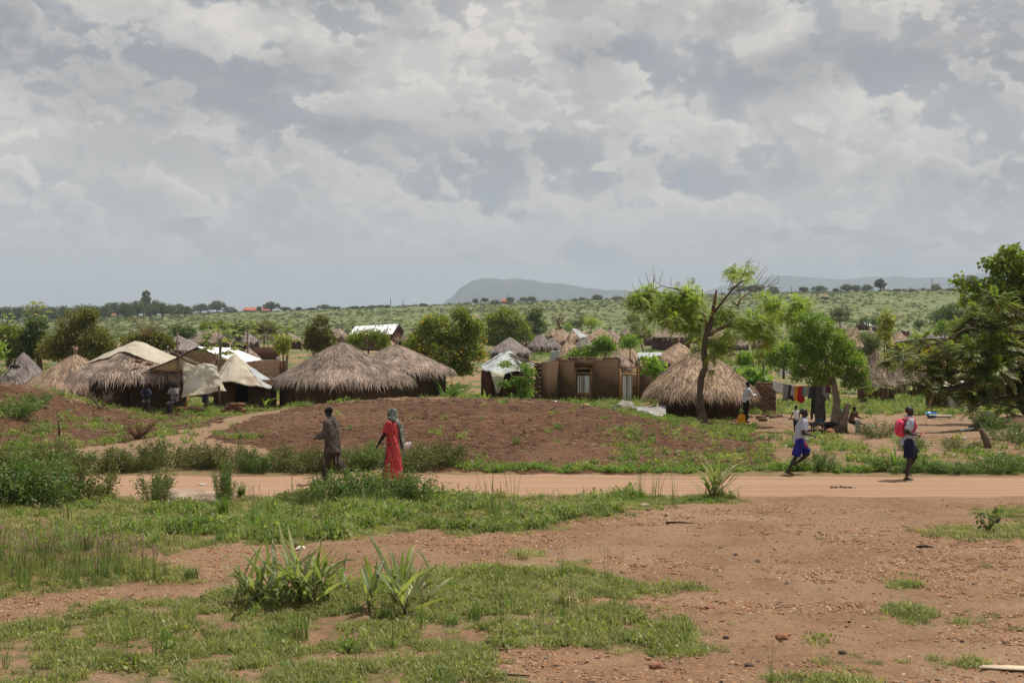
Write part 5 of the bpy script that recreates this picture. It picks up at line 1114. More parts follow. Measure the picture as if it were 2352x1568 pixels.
def polyv(mb, loc, pts, Y, seg=6, wob=.25, tone=1.0):
    """limb through overview points (vx, vy, radius, dy)"""
    P = [at(p[0], p[1], Y + (p[3] if len(p) > 3 else 0)) - loc for p in pts]; r = [p[2] * .8 for p in pts]
    # smooth
    Q = []; rr = []
    for i in range(len(P) - 1):
        for t in (0, .5): Q.append(P[i].lerp(P[i + 1], t) + Vector(rng.normal(0, .012, 3))); rr.append(r[i] + (r[i + 1] - r[i]) * t)
    Q.append(P[-1]); rr.append(r[-1]); mb.tube(Q, rr, seg, tone, wob=wob)
YF = 56.5
loc = gpt(1617, YF, -.1); fe = empty('feathery_tree', loc, 'tall tree with light green feathery leaves, broken stub and bare twigs', 'tree')
mb = MB(); polyv(mb, loc, [(1612, 990, .30), (1613, 962, .24), (1609, 935, .19), (1606, 903, .17), (1611, 871, .16), (1619, 843, .145), (1617, 808, .14), (1620, 772, .13), (1629, 752, .13), (1635, 728, .12)], YF, 11, .3)
for a_, b_ in (((1600, 985), -.4), ((1640, 992), .3), ((1628, 990), -.3)): mb.tube([at(1613, 968, YF) - loc, at(*a_, YF + b_) - loc], [.13, .04], 6, wob=.3)
mb.build('trunk', BARK, fe, smooth_=True)
limbs = [[(1635, 728, .11), (1640, 700, .09), (1643, 683, .075), (1646, 666, .045)], [(1639, 718, .075), (1663, 690, .06), (1685, 660, .045, -.5), (1707, 646, .035, -.8), (1721, 641, .025, -1)], [(1694, 655, .03, -.6), (1708, 630, .02, -.8), (1716, 602, .012, -.9), (1727, 589, .006, -1)],
         [(1694, 703, .04, .5), (1702, 684, .035, .5), (1735, 665, .025, .8), (1784, 651, .012, 1)], [(1680, 690, .03), (1694, 703, .04, .5)], [(1620, 772, .08), (1624, 745, .07), (1611, 706, .06), (1581, 670, .045, -.8), (1554, 665, .035, -1), (1521, 657, .02, -1.2), (1470, 672, .012, -1.4)],
         [(1611, 706, .05), (1613, 690, .045), (1613, 664, .03)], [(1628, 770, .1), (1653, 754, .085, .3), (1675, 750, .07, .6), (1721, 753, .05, 1), (1754, 739, .045, 1), (1771, 732, .035, 1), (1806, 731, .02, 1.2), (1830, 725, .01, 1.2)], [(1754, 739, .03, 1), (1746, 715, .02, 1), (1752, 700, .015, 1), (1768, 670, .008, 1)],
         [(1611, 706, .04), (1570, 705, .03, .8), (1530, 700, .015, 1.2)], [(1619, 735, .05), (1590, 735, .03, .5), (1548, 742, .012, .8)], [(1700, 752, .03, .8), (1690, 790, .015, .6)]]
mb = MB()
for l in limbs: polyv(mb, loc, l, YF, 6, .25)
g_ = np.random.default_rng(44)
def twig(v0, v1, r=.012, k=3, y=0):
    P_ = [at(v0[0], v0[1], YF + y) - loc]; 
    for j in range(1, k + 1): q = Vector((v0[0], v0[1], 0)).lerp(Vector((v1[0], v1[1], 0)), j / k); P_.append(at(q.x + g_.normal(0, 1.8), q.y + g_.normal(0, 1.8), YF + y) - loc)
    mb.tube(P_, np.linspace(r, r * .35, k + 1), 4, cap=False)
for a_ in ((1685, 660, 1665, 622), (1700, 650, 1653, 645), (1716, 602, 1737, 598), (1716, 610, 1735, 612), (1735, 665, 1762, 615), (1750, 660, 1778, 624), (1735, 640, 1760, 608), (1721, 641, 1745, 600), (1760, 658, 1800, 661), (1700, 684, 1690, 640), (1784, 651, 1786, 640), (1720, 672, 1745, 640), (1740, 664, 1770, 641), (1500, 655, 1498, 612), (1500, 655, 1508, 630), (1480, 665, 1466, 632), (1515, 650, 1524, 622), (1490, 660, 1486, 628), (1545, 655, 1542, 637), (1583, 665, 1581, 633), (1455, 680, 1432, 667), (1462, 675, 1452, 650), (1806, 731, 1840, 722), (1690, 703, 1668, 700), (1702, 684, 1722, 690), (1712, 678, 1706, 640), (1660, 695, 1655, 660), (1725, 668, 1708, 655), (1765, 655, 1790, 634), (1548, 700, 1505, 702), (1520, 657, 1500, 640)): twig(a_[:2], a_[2:], .014, 3, random.uniform(-1, 1))
mb.tube([at(1700, 800, YF - 1) - loc, at(1697, 830, YF - 1) - loc, at(1682, 860, YF - 1) - loc, at(1672, 872, YF - 1.4) - loc], [.012, .015, .012, .01], 4)
mb.build('branches', BARK_RED, fe, smooth_=True)
FL = [(1462, 684, 22, 14), (1490, 672, 26, 13), (1520, 667, 26, 13), (1480, 700, 20, 12), (1548, 672, 28, 14), (1575, 680, 22, 14), (1590, 660, 12, 10), (1530, 700, 34, 16), (1565, 712, 34, 18), (1545, 738, 34, 16), (1508, 725, 22, 12), (1592, 700, 22, 20), (1598, 740, 24, 22), (1575, 748, 20, 14), (1612, 775, 16, 14), (1606, 800, 10, 8), (1700, 618, 20, 10), (1718, 622, 10, 12), (1690, 634, 10, 8), (1712, 640, 8, 5),
      (1668, 715, 22, 14), (1690, 735, 34, 16), (1722, 738, 30, 18), (1700, 762, 30, 14), (1745, 760, 32, 18), (1762, 690, 22, 16), (1780, 705, 20, 16), (1775, 745, 24, 22), (1765, 780, 18, 16), (1812, 696, 26, 14), (1830, 700, 18, 12), (1800, 725, 26, 14), (1650, 735, 12, 14), (1652, 790, 22, 14), (1668, 800, 16, 18), (1635, 815, 10, 12), (1640, 845, 10, 10), (1615, 830, 6, 6), (1668, 770, 20, 12)]
lob = []
for q in FL:
    for c in vlobes(loc, [q + (random.uniform(-1.3, 1.3),)]): lob.append(c)
P, d, f = lobe_points(lob, 5400, g_, .35, .3, 1.6, 9, .6)
keep = P[:, 2] > -50
D = d * np.array([1, 1, .25]) + g_.normal(0, .35, P.shape) + np.array([0, 0, .02]); V, F, t, Vr, Fr = fronds(P, D, .36, 6, .030, .105, g_, .5, tone=np.clip(g_.normal(1, .2, len(P)) * (.7 + .6 * f), .5, 1.6))
mk('crown', V, F, L_LIME, fe, tone=t); mk('leaf_stalks', Vr, Fr, STEM, fe, tone=np.ones(len(Vr)))

# round leafy tree with the cut second trunk
YT = 52.5; loc = gpt(1922, YT, -.05)
tr = [((vx - CX) * YT / K - loc.x, 0, EYE - (vy - HV) * YT / K - loc.z, r) for vx, vy, r in ((1922, 1000, .24), (1918, 972, .19), (1923, 922, .13), (1917, 889, .11), (1909, 857, .10), (1895, 820, .08), (1880, 792, .06), (1868, 760, .04))]
te = leafy_tree(loc, tr, vlobes(loc, [(1862, 706, 15, 9), (1850, 730, 26, 18), (1880, 745, 32, 26), (1838, 770, 22, 24), (1832, 805, 22, 26), (1868, 790, 34, 30), (1918, 770, 30, 15), (1940, 790, 26, 16), (1905, 815, 50, 24), (1850, 845, 36, 26), (1890, 850, 44, 22), (1838, 868, 20, 12), (1950, 825, 32, 20), (1968, 850, 26, 24), (1986, 872, 13, 18), (1955, 880, 22, 16), (1994, 895, 7, 8), (1875, 875, 30, 12)], .9), L_FRESH, BARK_PALE,
                'round leafy tree with crooked pale trunk beside the clothes line', n=17000, size=.085, seed=71, gaps=.35, gs=2.2, wid=.6, twigs=7)
mb = MB()
zz_ = lambda vy: EYE - (vy - HV) * YT / K - loc.z
xx_ = lambda vx: (vx - CX) * YT / K - loc.x
mb.tube([(xx_(1932), -.1, zz_(998)), (xx_(1936), -.12, zz_(968)), (xx_(1943), -.12, zz_(942)), (xx_(1946), -.12, zz_(928))], [.19, .15, .13, .10], 10, wob=.6).tube([(xx_(1930), -.1, zz_(965)), (xx_(1926), -.16, zz_(945)), (xx_(1921), -.2, zz_(932))], [.13, .10, .08], 8, wob=.5)
for a_, b_ in ((1905, 1.0), (1958, .2), (1940, -.5), (1896, -.3)): mb.tube([(xx_(1926), 0, zz_(986)), (xx_(a_), b_, zz_(1000)), (xx_(a_ + (a_ - 1926) * .5), b_ * 1.6, zz_(1004))], [.12, .06, .03], 6, wob=.3)
mb.build('cut_trunk', BARK_PALE, te, smooth_=True)

# large right tree, broad heart shaped leaves
g_ = np.random.default_rng(91)
YA = 58.0; xA = (2395 - CX) * YA / K; loc = Vector((xA, YA, h(xA, YA) - .1))
ez = EYE - loc.z
A_L = [(2325, 573, 22, 10), (2300, 590, 16, 10), (2340, 596, 24, 16), (2268, 603, 14, 9), (2285, 612, 14, 10), (2318, 618, 26, 18), (2350, 630, 26, 22), (2204, 645, 11, 10), (2212, 662, 9, 9), (2240, 655, 18, 12), (2262, 665, 16, 12), (2290, 655, 24, 18), (2220, 690, 13, 8), (2246, 690, 16, 10), (2320, 670, 34, 24), (2345, 710, 30, 30), (2300, 705, 26, 20), (2290, 720, 30, 24), (2270, 745, 20, 16), (2310, 745, 30, 24), (2262, 700, 14, 12), (2380, 660, 40, 50), (2400, 740, 50, 60), (2330, 760, 40, 40), (2420, 620, 40, 40)]
ae = leafy_tree(loc, [(0, 0, -.1, .3), (.1, 0, 1.5, .25), (-.1, .1, 3, .18), (-.2, 0, 5, .1)], vlobes(loc, A_L, 1.0), L_BROAD, BARK, 'tall tree with large broad leaves at the right edge', n=13000, size=.17, seed=92, gaps=.2, gs=1.4, wid=.8, twigs=3, droop=1.1)
# its neighbour with long pinnate leaves
YB_ = 49.5; xB = (2420 - CX) * YB_ / K; loc = Vector((xB, YB_, h(xB, YB_) - .1)); be = empty('pinnate_tree', loc, 'dark tree with long feather shaped leaves reaching in from the right edge', 'tree')
B_L = [(2046, 812, 16, 9), (2030, 828, 10, 7), (2068, 806, 16, 9), (2090, 828, 20, 12), (2122, 800, 16, 9), (2140, 788, 16, 10), (2172, 792, 18, 12), (2120, 838, 22, 12), (2158, 822, 26, 15), (2200, 810, 26, 18), (2190, 845, 34, 18), (2150, 860, 26, 14), (2075, 880, 14, 7), (2045, 890, 14, 6), (2100, 880, 18, 9), (2125, 895, 16, 10), (2160, 895, 22, 12), (2215, 880, 34, 20), (2245, 845, 34, 24), (2280, 800, 40, 26), (2240, 760, 24, 20), (2262, 725, 20, 20), (2228, 740, 14, 14), (2300, 760, 34, 26), (2330, 800, 34, 30), (2290, 850, 40, 26), (2340, 860, 36, 30), (2260, 905, 36, 16), (2310, 900, 36, 20), (2345, 915, 26, 14), (2225, 928, 12, 12), (2285, 930, 10, 12), (2265, 690, 20, 14), (2300, 715, 26, 18), (2390, 860, 40, 50), (2400, 780, 40, 40)]
lob = []
for q in B_L: lob += vlobes(loc, [q + (random.uniform(-1.6, 1.6),)])
branches('trunk', BARK, be, [(0, 0, -.2, .26), (-.1, 0, .9, .22), (.05, .1, 1.9, .17), (0, 0, 3.2, .1)], lob[::2], g_, 2)
P, d, f = lobe_points(lob, 3200, g_, .3, .35, 1.2, 19, .7)
D = d * np.array([1, 1, .3]) + g_.normal(0, .4, P.shape) + np.array([-.15, 0, .12]); V, F, t, Vr, Fr = fronds(P, D, .50, 8, .052, .155, g_, .42, tone=np.clip(g_.normal(1, .24, len(P)) * (.6 + .75 * f), .4, 1.7))
mk('crown', V, F, L_PINN, be, tone=t); mk('leaf_stalks', Vr, Fr, STEM, be, tone=np.ones(len(Vr)))
P, d, f = lobe_points(lob, 60, g_, .7, .5, 1.0, 29, .5); V, F, t, Vr, Fr = fronds(P, d * np.array([1, 1, .3]) + np.array([0, 0, -.1]), .38, 8, .036, .10, g_, .7); mk('rusty_leaves', V, F, L_RUST, be, tone=t)
mb = MB(); mb.tube([at(2390, 960, 50) - loc, at(2352, 948, 50) - loc, at(2335, 925, 50) - loc], [.12, .09, .06], 7).tube([at(2335, 935, 49) - loc, at(2290, 926, 48.6) - loc, at(2240, 910, 48.4) - loc], [.05, .03, .015], 6).tube([at(2390, 880, 50) - loc, at(2280, 860, 49.5) - loc, at(2160, 850, 49.2) - loc, at(2090, 850, 49) - loc], [.09, .06, .03, .012], 6).build('branches', BARK, be, smooth_=True)
# tree standing just outside the frame whose shade falls on the gravel
loc = Vector((13.2, 27.6, h(13.2, 27.6))); leafy_tree(loc, [(0, 0, 0, .16), (.1, 0, 1.2, .12), (0, .1, 2.2, .07)], [(0, 0, 2.6, 1.4, 1.3, .7), (-1.0, .2, 2.3, .9, .8, .5), (.8, -.2, 2.9, 1.1, 1.0, .6), (.1, .6, 3.2, .9, .8, .5)], L_MID, BARK, 'small shade tree just beyond the right edge of the gravel', n=4500, size=.14, seed=99, gaps=.3)

# ------------------------------------------------------------------ papaya trees, banana plants
def papaya(vx, basev, topv, Y, label, cr=1.0, n=13, seed=1, mat=L_FRESH):
    g = np.random.default_rng(seed); loc = gpt(vx, Y, -.1); e = empty('papaya_tree', loc, label, 'tree', 'papaya trees'); zt = EYE - (topv - HV) * Y / K - loc.z
    MB().tube([(0, 0, 0), (.05, 0, zt * .5), (0, 0, zt * .97)], [.10, .085, .06], 8, wob=.15).build('trunk', BARK_PALE, e, smooth_=True)
    st = MB(); V = []; F = []; T_ = []; o = 0
    for k in range(n):
        a = k * 2.4 + g.normal(0, .2); el = R(70 - 95 * (k / n)) ; Lp = cr * (.55 + .25 * g.random()); d = np.array([math.cos(a) * math.cos(el), math.sin(a) * math.cos(el), math.sin(el)])
        p0 = np.array([0, 0, zt * (.95 - .05 * k / n)]); p1 = p0 + d * Lp; p1[2] -= .06 * Lp; st.tube([p0, (p0 + p1) / 2 + np.array([0, 0, .05 * Lp]), p1], [.018, .013, .01], 4, cap=False)
        for j in range(7):
            b = a + R(-130 + j * 43); ld = np.array([math.cos(b), math.sin(b), -.35 - .3 * abs(j - 3) / 3]); ld /= np.linalg.norm(ld); L_ = cr * (.42 if 1 < j < 5 else .32); S = np.cross(ld, [0, 0, 1]); S /= np.linalg.norm(S)
            pts = [p1, p1 + ld * L_ * .35 - S * L_ * .09, p1 + ld * L_ * .62 - S * L_ * .24, p1 + ld * L_, p1 + ld * L_ * .62 + S * L_ * .24, p1 + ld * L_ * .35 + S * L_ * .09]
            V += pts; F.append([o, o + 1, o + 2, o + 3]); F.append([o, o + 3, o + 4, o + 5]); o += 6; T_ += [g.normal(1, .15)] * 6
    st.build('leaf_stalks', STEM, e); mk('leaves', V, [np.array(F)], mat, e, tone=T_)
papaya(505, 0, 775, 80, 'papaya tree with wide lobed leaves over the bright metal roof', 1.6, 20, 1, L_MID)
papaya(568, 0, 744, 140, 'slim papaya tree behind the bright metal roof', 1.3, 14, 2, L_MID)
papaya(658, 0, 756, 110, 'papaya tree right of the small latrine', 1.15, 14, 3, L_MID)
papaya(84, 0, 706, 116, 'tall papaya rising above the trees on the left', 1.35, 15, 4, L_MID)
papaya(17, 0, 727, 118, 'short papaya tree at the left edge', .9, 10, 5)
def strap_plant(loc, n, L, wd, label, name, cat, mat, seed, spread=.1, lean=(15, 75), single=True, group=None, stem=None, droop=1.0, tone=None):
    """plant of long arching blades, each blade an object of its own"""
    g = np.random.default_rng(seed); e = empty(name, loc, label, cat, group)
    for k in range(n):
        a = k * 2.4 + g.normal(0, .35); ln = L * (.6 + .5 * g.random()); el = R(90 - np.interp(g.random(), [0, 1], lean)); w_ = wd * (.75 + .5 * g.random())
        z0 = (stem * (.15 + .85 * k / n)) if stem else .02
        p = np.array([math.cos(a) * spread * g.random(), math.sin(a) * spread * g.random(), z0]); V = []; ns = 7; d = np.array([math.cos(a) * math.cos(el), math.sin(a) * math.cos(el), math.sin(el)]); S = np.array([-math.sin(a), math.cos(a), 0])
        tw = g.normal(0, .5)
        for i in range(ns + 1):
            t = i / ns; ww = w_ * (.35 + .65 * min(t * 3.2, 1)) * (1 - t ** 2.4) + .002; s2 = S * math.cos(tw * t) + np.cross(d, S) * math.sin(tw * t); nn = np.cross(d, s2)
            V += [p - s2 * ww / 2 + nn * ww * .16, p, p + s2 * ww / 2 + nn * ww * .16]
            p = p + d * ln / ns; d = d + np.array([0, 0, -1.0]) * droop * (.05 + .28 * t) ; d /= np.linalg.norm(d); 
        F = [(3 * i + j, 3 * i + j + 1, 3 * i + j + 4, 3 * i + j + 3) for i in range(ns) for j in (0, 1)]
        mk('leaf', V, [np.array(F)], mat, e, tone=np.full(len(V), float(np.clip(g.normal(1, .18), .6, 1.5)) if tone is None else tone), smooth_=True)
    if stem: MB().tube([(0, 0, -.05), (.01, 0, stem * .5), (0, 0, stem)], [wd * .28, wd * .22, wd * .1], 6).build('stem', STEM, e)
    return e
L_BANANA = LM('leaf_banana', (.085, .15, .03), (.11, .17, .04), trans=.4); L_SORG = LM('leaf_sorghum', (.175, .215, .09), (.27, .28, .12), trans=.4, spec=.45)
for vx, Y, s_, tx in ((1022, 77, 1.0, 'banana plant beside the plain walled hut'), (1042, 79, 1.0, 'second banana plant right of the plain walled hut, bending right'), (1392, 79, 1.1, 'banana leaf showing above the roofless wall')):
    e = strap_plant(gpt(vx, Y) if vx < 1300 else Vector((at(1392, 0, 79).x, 79, .35)), 6 if vx < 1300 else 3, 1.3 * s_, .34, tx, 'banana_plant', 'plant', L_BANANA, int(vx), .08, (20, 60), stem=.5)
for vx, Y, L_, n, tx in ((1117, 64, .75, 8, 'young maize plant at the top of the ploughed mound'), (1180, 71, .7, 7, 'young maize plant below the straggly shrub'), (612, 66, .7, 9, 'pale maize plant right of the tarpaulin roofed hut'), (2131, 76, .9, 9, 'maize plants between pointed hut and lean-to'), (2056, 35.0, .55, 8, 'young maize plant right behind the boy with the backpack'), (1478, 78, .9, 12, 'maize plant seen through the open doorway gap'), (1462, 80, .9, 10, 'maize plant just behind the metal door')):
    strap_plant(gpt(vx, Y), n, L_, .075, tx, 'maize_plant', 'plant', L_FRESH, int(vx), .03, (15, 60), stem=L_ * .75, group='maize plants')
# foreground sorghum clumps: several shoots, every blade its own leaf
def sorghum(vx, vy, n, L, label, seed, wd=.05, spread=.35, lean=(6, 62)):
    """several leaning stalks; long folded blades leave them left and right and arch over"""
    g = np.random.default_rng(seed); e = empty('sorghum_plant', ghit(vx, vy), label, 'plant', 'sorghum clumps'); ns_ = max(2, n // 6); st = MB()
    for q in range(ns_):
        a0 = g.random() * 6.283; b0 = np.array([math.cos(a0), math.sin(a0) * .7, 0]) * spread * math.sqrt(g.random()); ha = g.random() * 6.283; tilt = g.uniform(.1, .8); hs = L * g.uniform(.35, .72)
        ax = np.array([math.cos(ha) * math.sin(tilt), math.sin(ha) * math.sin(tilt), math.cos(tilt)]); st.tube([b0 - [0, 0, .03], b0 + ax * hs * .5, b0 + ax * hs], [.014, .011, .006], 5)
        pa = g.random() * 6.283
        for k in range(6 if q else n - 6 * (ns_ - 1)):
            u = (k % 6 + .6) / 6; p = b0 + ax * hs * u; az = pa + (k % 2) * math.pi + g.normal(0, .4); el = R(g.uniform(18, 62)) + .25 * (u - .5); ln = L * g.uniform(.5, .9) * (1.15 - .4 * abs(u - .5)); w_ = wd * g.uniform(.75, 1.25)
            d = np.array([math.cos(az) * math.cos(el), math.sin(az) * math.cos(el), math.sin(el)]) + ax * .35; d = d / np.linalg.norm(d); S = np.cross(d, [0, 0, 1.0]); S /= np.linalg.norm(S); V = []; m_ = 8; dr = g.uniform(.5, 1.5); tw = g.normal(0, 1.1); sidew = g.normal(0, .05, 3)
            for i in range(m_ + 1):
                t_ = i / m_; ww = w_ * (.45 + .55 * min(t_ * 4, 1)) * (1 - t_ ** 2.2) + .002; s2 = S * math.cos(tw * t_) + np.cross(d, S) * math.sin(tw * t_); nn = np.cross(d, s2); wv = nn * ww * .10 * math.sin(i * 2.1 + k)
                V += [p - s2 * ww / 2 + nn * ww * .20 + wv, p, p + s2 * ww / 2 + nn * ww * .20 - wv]
                p = p + d * ln / m_; d = d + np.array([0, 0, -1.0]) * dr * (.03 + .34 * t_ * t_) + sidew * t_; d /= np.linalg.norm(d)
                if p[2] < .02: p[2] = .02
            mk('leaf', V, [np.array([(3 * i + j, 3 * i + j + 1, 3 * i + j + 4, 3 * i + j + 3) for i in range(m_) for j in (0, 1)])], L_SORG, e, tone=np.full(len(V), float(np.clip(g.normal(1.05, .2), .6, 1.5))), smooth_=True)
    st.build('stem', STEM, e); return e
p0_ = [sorghum(655, 1388, 84, .86, 'largest sorghum clump in the foreground grass, tallest blades left of centre', 11, .062, .50), sorghum(720, 1385, 40, .74, 'sorghum clump merging with the largest one on its right', 15, .06, .36), sorghum(560, 1388, 18, .66, 'small leaning sorghum shoots left of the largest clump', 16, .05, .22),
       sorghum(918, 1402, 60, .82, 'second sorghum clump with blades arching to the right', 12, .062, .42), sorghum(800, 1362, 12, .52, 'few low sorghum blades between the two foreground clumps', 17, .04, .2), sorghum(1640, 1146, 42, .80, 'sorghum tuft at the end of the middle grass strip', 13, .06, .22, (4, 42)), sorghum(745, 1150, 7, .5, 'broad bladed shoot under the roadside bush', 18, .05, .12)]
# ------------------------------------------------------------------ ground cover (uncountable: instanced tufts, pebbles, clods)
G_LAWN = LM('grass_lawn', (0.163, 0.205, 0.053), (0.286, 0.271, 0.100), trans=.35, rnd=.25, rmix=.6); G_DRY = LM('grass_dry', (0.286, 0.264, 0.125), (0.416, 0.356, 0.188), trans=.3, rnd=.2)
G_MEAD = LM('grass_meadow', (0.176, 0.224, 0.069), (0.312, 0.310, 0.125), trans=.4, rnd=.22, rmix=.6); G_DEEP = LM('grass_deep', (0.104, 0.178, 0.037), (0.169, 0.224, 0.056), trans=.35, rnd=.2)
SEED = M('seed_heads', (.42, .27, .22), (.36, .24, .17), rnd=.2); PETAL = M('pale_petals', (.62, .58, .36), (.68, .52, .16), rmix=.7)
STRAW = M('straw_litter', (.42, .33, .22), (.30, .22, .15), rnd=.2)
def tuft(mats, parts, g):
    """parts: list of (V,F,t); joined into one object with one slot per material"""
    V = np.concatenate([p[0] for p in parts]); off = 0; Fs = []; mi = []
    for k, p in enumerate(parts): Fs.append(p[1] + off); mi += [p[3] if len(p) > 3 else 0] * len(p[1]); off += len(p[0])
    return mk('tuft', V, Fs, mats, None, tone=np.concatenate([p[2] for p in parts]), link=False, mi=mi)
g = np.random.default_rng(3)
lawn = [tuft([G_DRY], [blades(22, .09, .007, .12, 1.5, g)], g)] + [tuft([G_LAWN], [blades(34, .10, .0075, .11, 1.3, g)], g) for k in range(4)] + [tuft([G_LAWN], [blades(26, .075, .010, .10, 1.6, g)], g) for k in range(2)]
mead = [tuft([G_MEAD], [blades(40, .26, .010, .12, 1.2, g, .6)], g) for k in range(4)] + [tuft([G_DEEP], [blades(36, .24, .013, .11, 1.1, g, .6)], g) for k in range(2)]
def leafclump(mat, n, r, hgt, size, wid=.65):
    P = np.stack([g.normal(0, r, n), g.normal(0, r, n), np.abs(g.normal(hgt * .5, hgt * .35, n))], -1); D = g.normal(0, 1, (n, 3)) + np.array([0, 0, .5]); V, F, t = leaves(P, D, size, g, wid, tone=np.clip(g.normal(1, .2, n), .5, 1.6))
    return (V, F, t)
weed = [tuft([G_LAWN], [leafclump(0, 46, .08, .09, .05)], g) for k in range(2)] + [tuft([G_MEAD], [leafclump(0, 60, .10, .16, .06)], g), tuft([L_FRESH], [leafclump(0, 55, .10, .13, .065)], g)]
def flower():
    parts = []; 
    for k in range(3):
        mb = MB(); x_, y_ = g.normal(0, .05, 2); z_ = .11 + .10 * g.random(); mb.tube([(x_ * .4, y_ * .4, 0), (x_, y_, z_)], .0022, 3, cap=False)
        V = np.concatenate(mb.V); F = np.concatenate(mb.F[4]); parts.append((V, F, np.ones(len(V)), 0))
        mb = MB().tube([(x_, y_, z_ - .004), (x_, y_, z_ + .006), (x_, y_, z_ + .012)], [.005, .011, .004], 5); V = np.concatenate(mb.V); F = np.concatenate(mb.F[4]); parts.append((V, F, np.ones(len(V)), 1))
    return tuft([G_DRY, PETAL], parts, g)
flow = [flower() for k in range(3)]
def seedgrass(L, n, pink=True):
    V, F, t = blades(n, L, .006, .10, .55, g, .3); parts = [(V, F, t, 0)]
    for k in range(max(4, n // 5)):
        a = g.random() * 6.28; r = .12 * g.random(); top = np.array([math.cos(a) * r * 3, math.sin(a) * r * 3, L * (.9 + .4 * g.random())]); b = np.array([math.cos(a) * r * .5, math.sin(a) * r * .5, 0])
        mb = MB().tube([b, (b + top) / 2 + np.array([0, 0, L * .08]), top], [.004, .003, .002], 3, cap=False); Vq = np.concatenate(mb.V); parts.append((Vq, np.concatenate(mb.F[4]), np.ones(len(Vq)), 0))
        mb = MB().tube([top - [0, 0, .03], top + [0, 0, .02], top + [.01, 0, .075]], [.004, .013 if pink else .006, .002], 4, cap=False); Vq = np.concatenate(mb.V); parts.append((Vq, np.concatenate(mb.F[4]), np.ones(len(Vq)), 1))
    return tuft([G_MEAD if pink else G_DEEP, SEED], parts, g)
seedg = [seedgrass(.42, 24), seedgrass(.5, 20), seedgrass(.55, 16, False)]
def sample(n, y0, y1, smax=.46, pw=1.0):
    y = y0 + (y1 - y0) * g.random(n * 1) ** pw; x = (g.random(n) * 2 - 1) * smax * (y + 3); keep = g.random(n) < (y + 3) / (y1 + 3); return x[keep], y[keep]
def put(name, protos, x, y, smin, smax, label, dz=-.01, scale=None):
    z = H(x, y) + dz; n = len(x); s = smin + (smax - smin) * g.random(n)
    if scale is not None: s = s * scale
    return gn_scatter(name, protos, np.stack([x, y, z], -1), g.random(n) * 6.283, s, g.integers(0, len(protos), n), label)
def gmask(x, y): return weights(x, y, H(x, y))['grass']
# foreground lawn
x, y = sample(60000, 12.5, 21.5, .5); wv = gmask(x, y); d_ = fbm(x * 2.1, y * 2.1, 0, 71, 3); k = (wv > .8) & (g.random(len(x)) < .05 + .80 * smooth(d_, .42, .60))
put('short_grass', lawn, x[k], y[k], .55, 1.25, 'short green grass covering the foreground', scale=.55 + 1.5 * np.clip(d_[k] - .32, 0, 1) * 1.6)
k2 = (wv > .3) & (g.random(len(x)) < .028) & (d_ > .4); put('low_weeds', weed[:2], x[k2], y[k2], .5, 1.2, 'low leafy weeds growing through the foreground grass')
k6 = (wv > .6) & (g.random(len(x)) < .012); put('taller_tufts', mead + seedg[2:], x[k6], y[k6], .35, .95, 'taller grass tufts sticking out of the lawn')
k3 = (wv > .8) & (g.random(len(x)) < .028 * smooth(fbm(x * .8, y * .8, 0, 78, 3), .42, .55)); put('small_wild_flowers', flow, x[k3], y[k3], .6, 1.0, 'small white and yellow flowers dotting the grass')
# middle meadow band
x, y = sample(42000, 19, 30.4, .46); wv = gmask(x, y); d_ = fbm(x * 1.3, y * 1.3, 0, 73, 3); lowm = pip(VX(x, y), VY(H(x, y), y), G_LOW); mid = pip(VX(x, y), VY(H(x, y), y), G_MID)
k = (wv > .6) & mid & (g.random(len(x)) < .06 + .6 * smooth(d_, .43, .60)); put('meadow_grass', mead + weed[2:], x[k], y[k], .5, 1.15, 'lush grass and weeds in the strip before the road', scale=.45 + 2.2 * np.clip(d_[k] - .36, 0, 1))
k = (wv > .6) & (g.random(len(x)) < .35); put('short_grass', lawn, x[k], y[k], .8, 1.5, 'short grass between the tracks')
k3 = mid & (g.random(len(x)) < .05 * smooth(fbm(x * .8, y * .8, 0, 79, 3), .42, .55)) & (x < 3); put('small_wild_flowers', flow, x[k3], y[k3], .9, 1.5, 'pale flower heads in the strip before the road')
k4 = lowm & (g.random(len(x)) < .16); put('seeding_grass', seedg, x[k4], y[k4], .5, .95, 'dark seeding grass left of the track')
k5 = mid & (g.random(len(x)) < .003) & (x > -2) & (y < 27); put('seeding_grass', seedg[:2], x[k5], y[k5], .6, 1.0, 'pink seed heads above the grass strip')
k5 = mid & (g.random(len(x)) < .003); put('tall_stalks', [seedg[2]], x[k5], y[k5], .9, 1.4, 'tall dark grass stalks in the strip')
# small sparse grass on the bare ground and along edges
x, y = sample(9000, 13, 30, .46); wv = gmask(x, y); jx = gmask(x + .25, y) + gmask(x - .25, y) + gmask(x, y + .3) + gmask(x, y - .3); k = ((wv < .5) & (jx > .3)) | (g.random(len(x)) < .012); k &= ~((y > 29.8))
put('short_grass', lawn, x[k], y[k], .5, 1.2, 'scattered grass fringe on the bare soil')
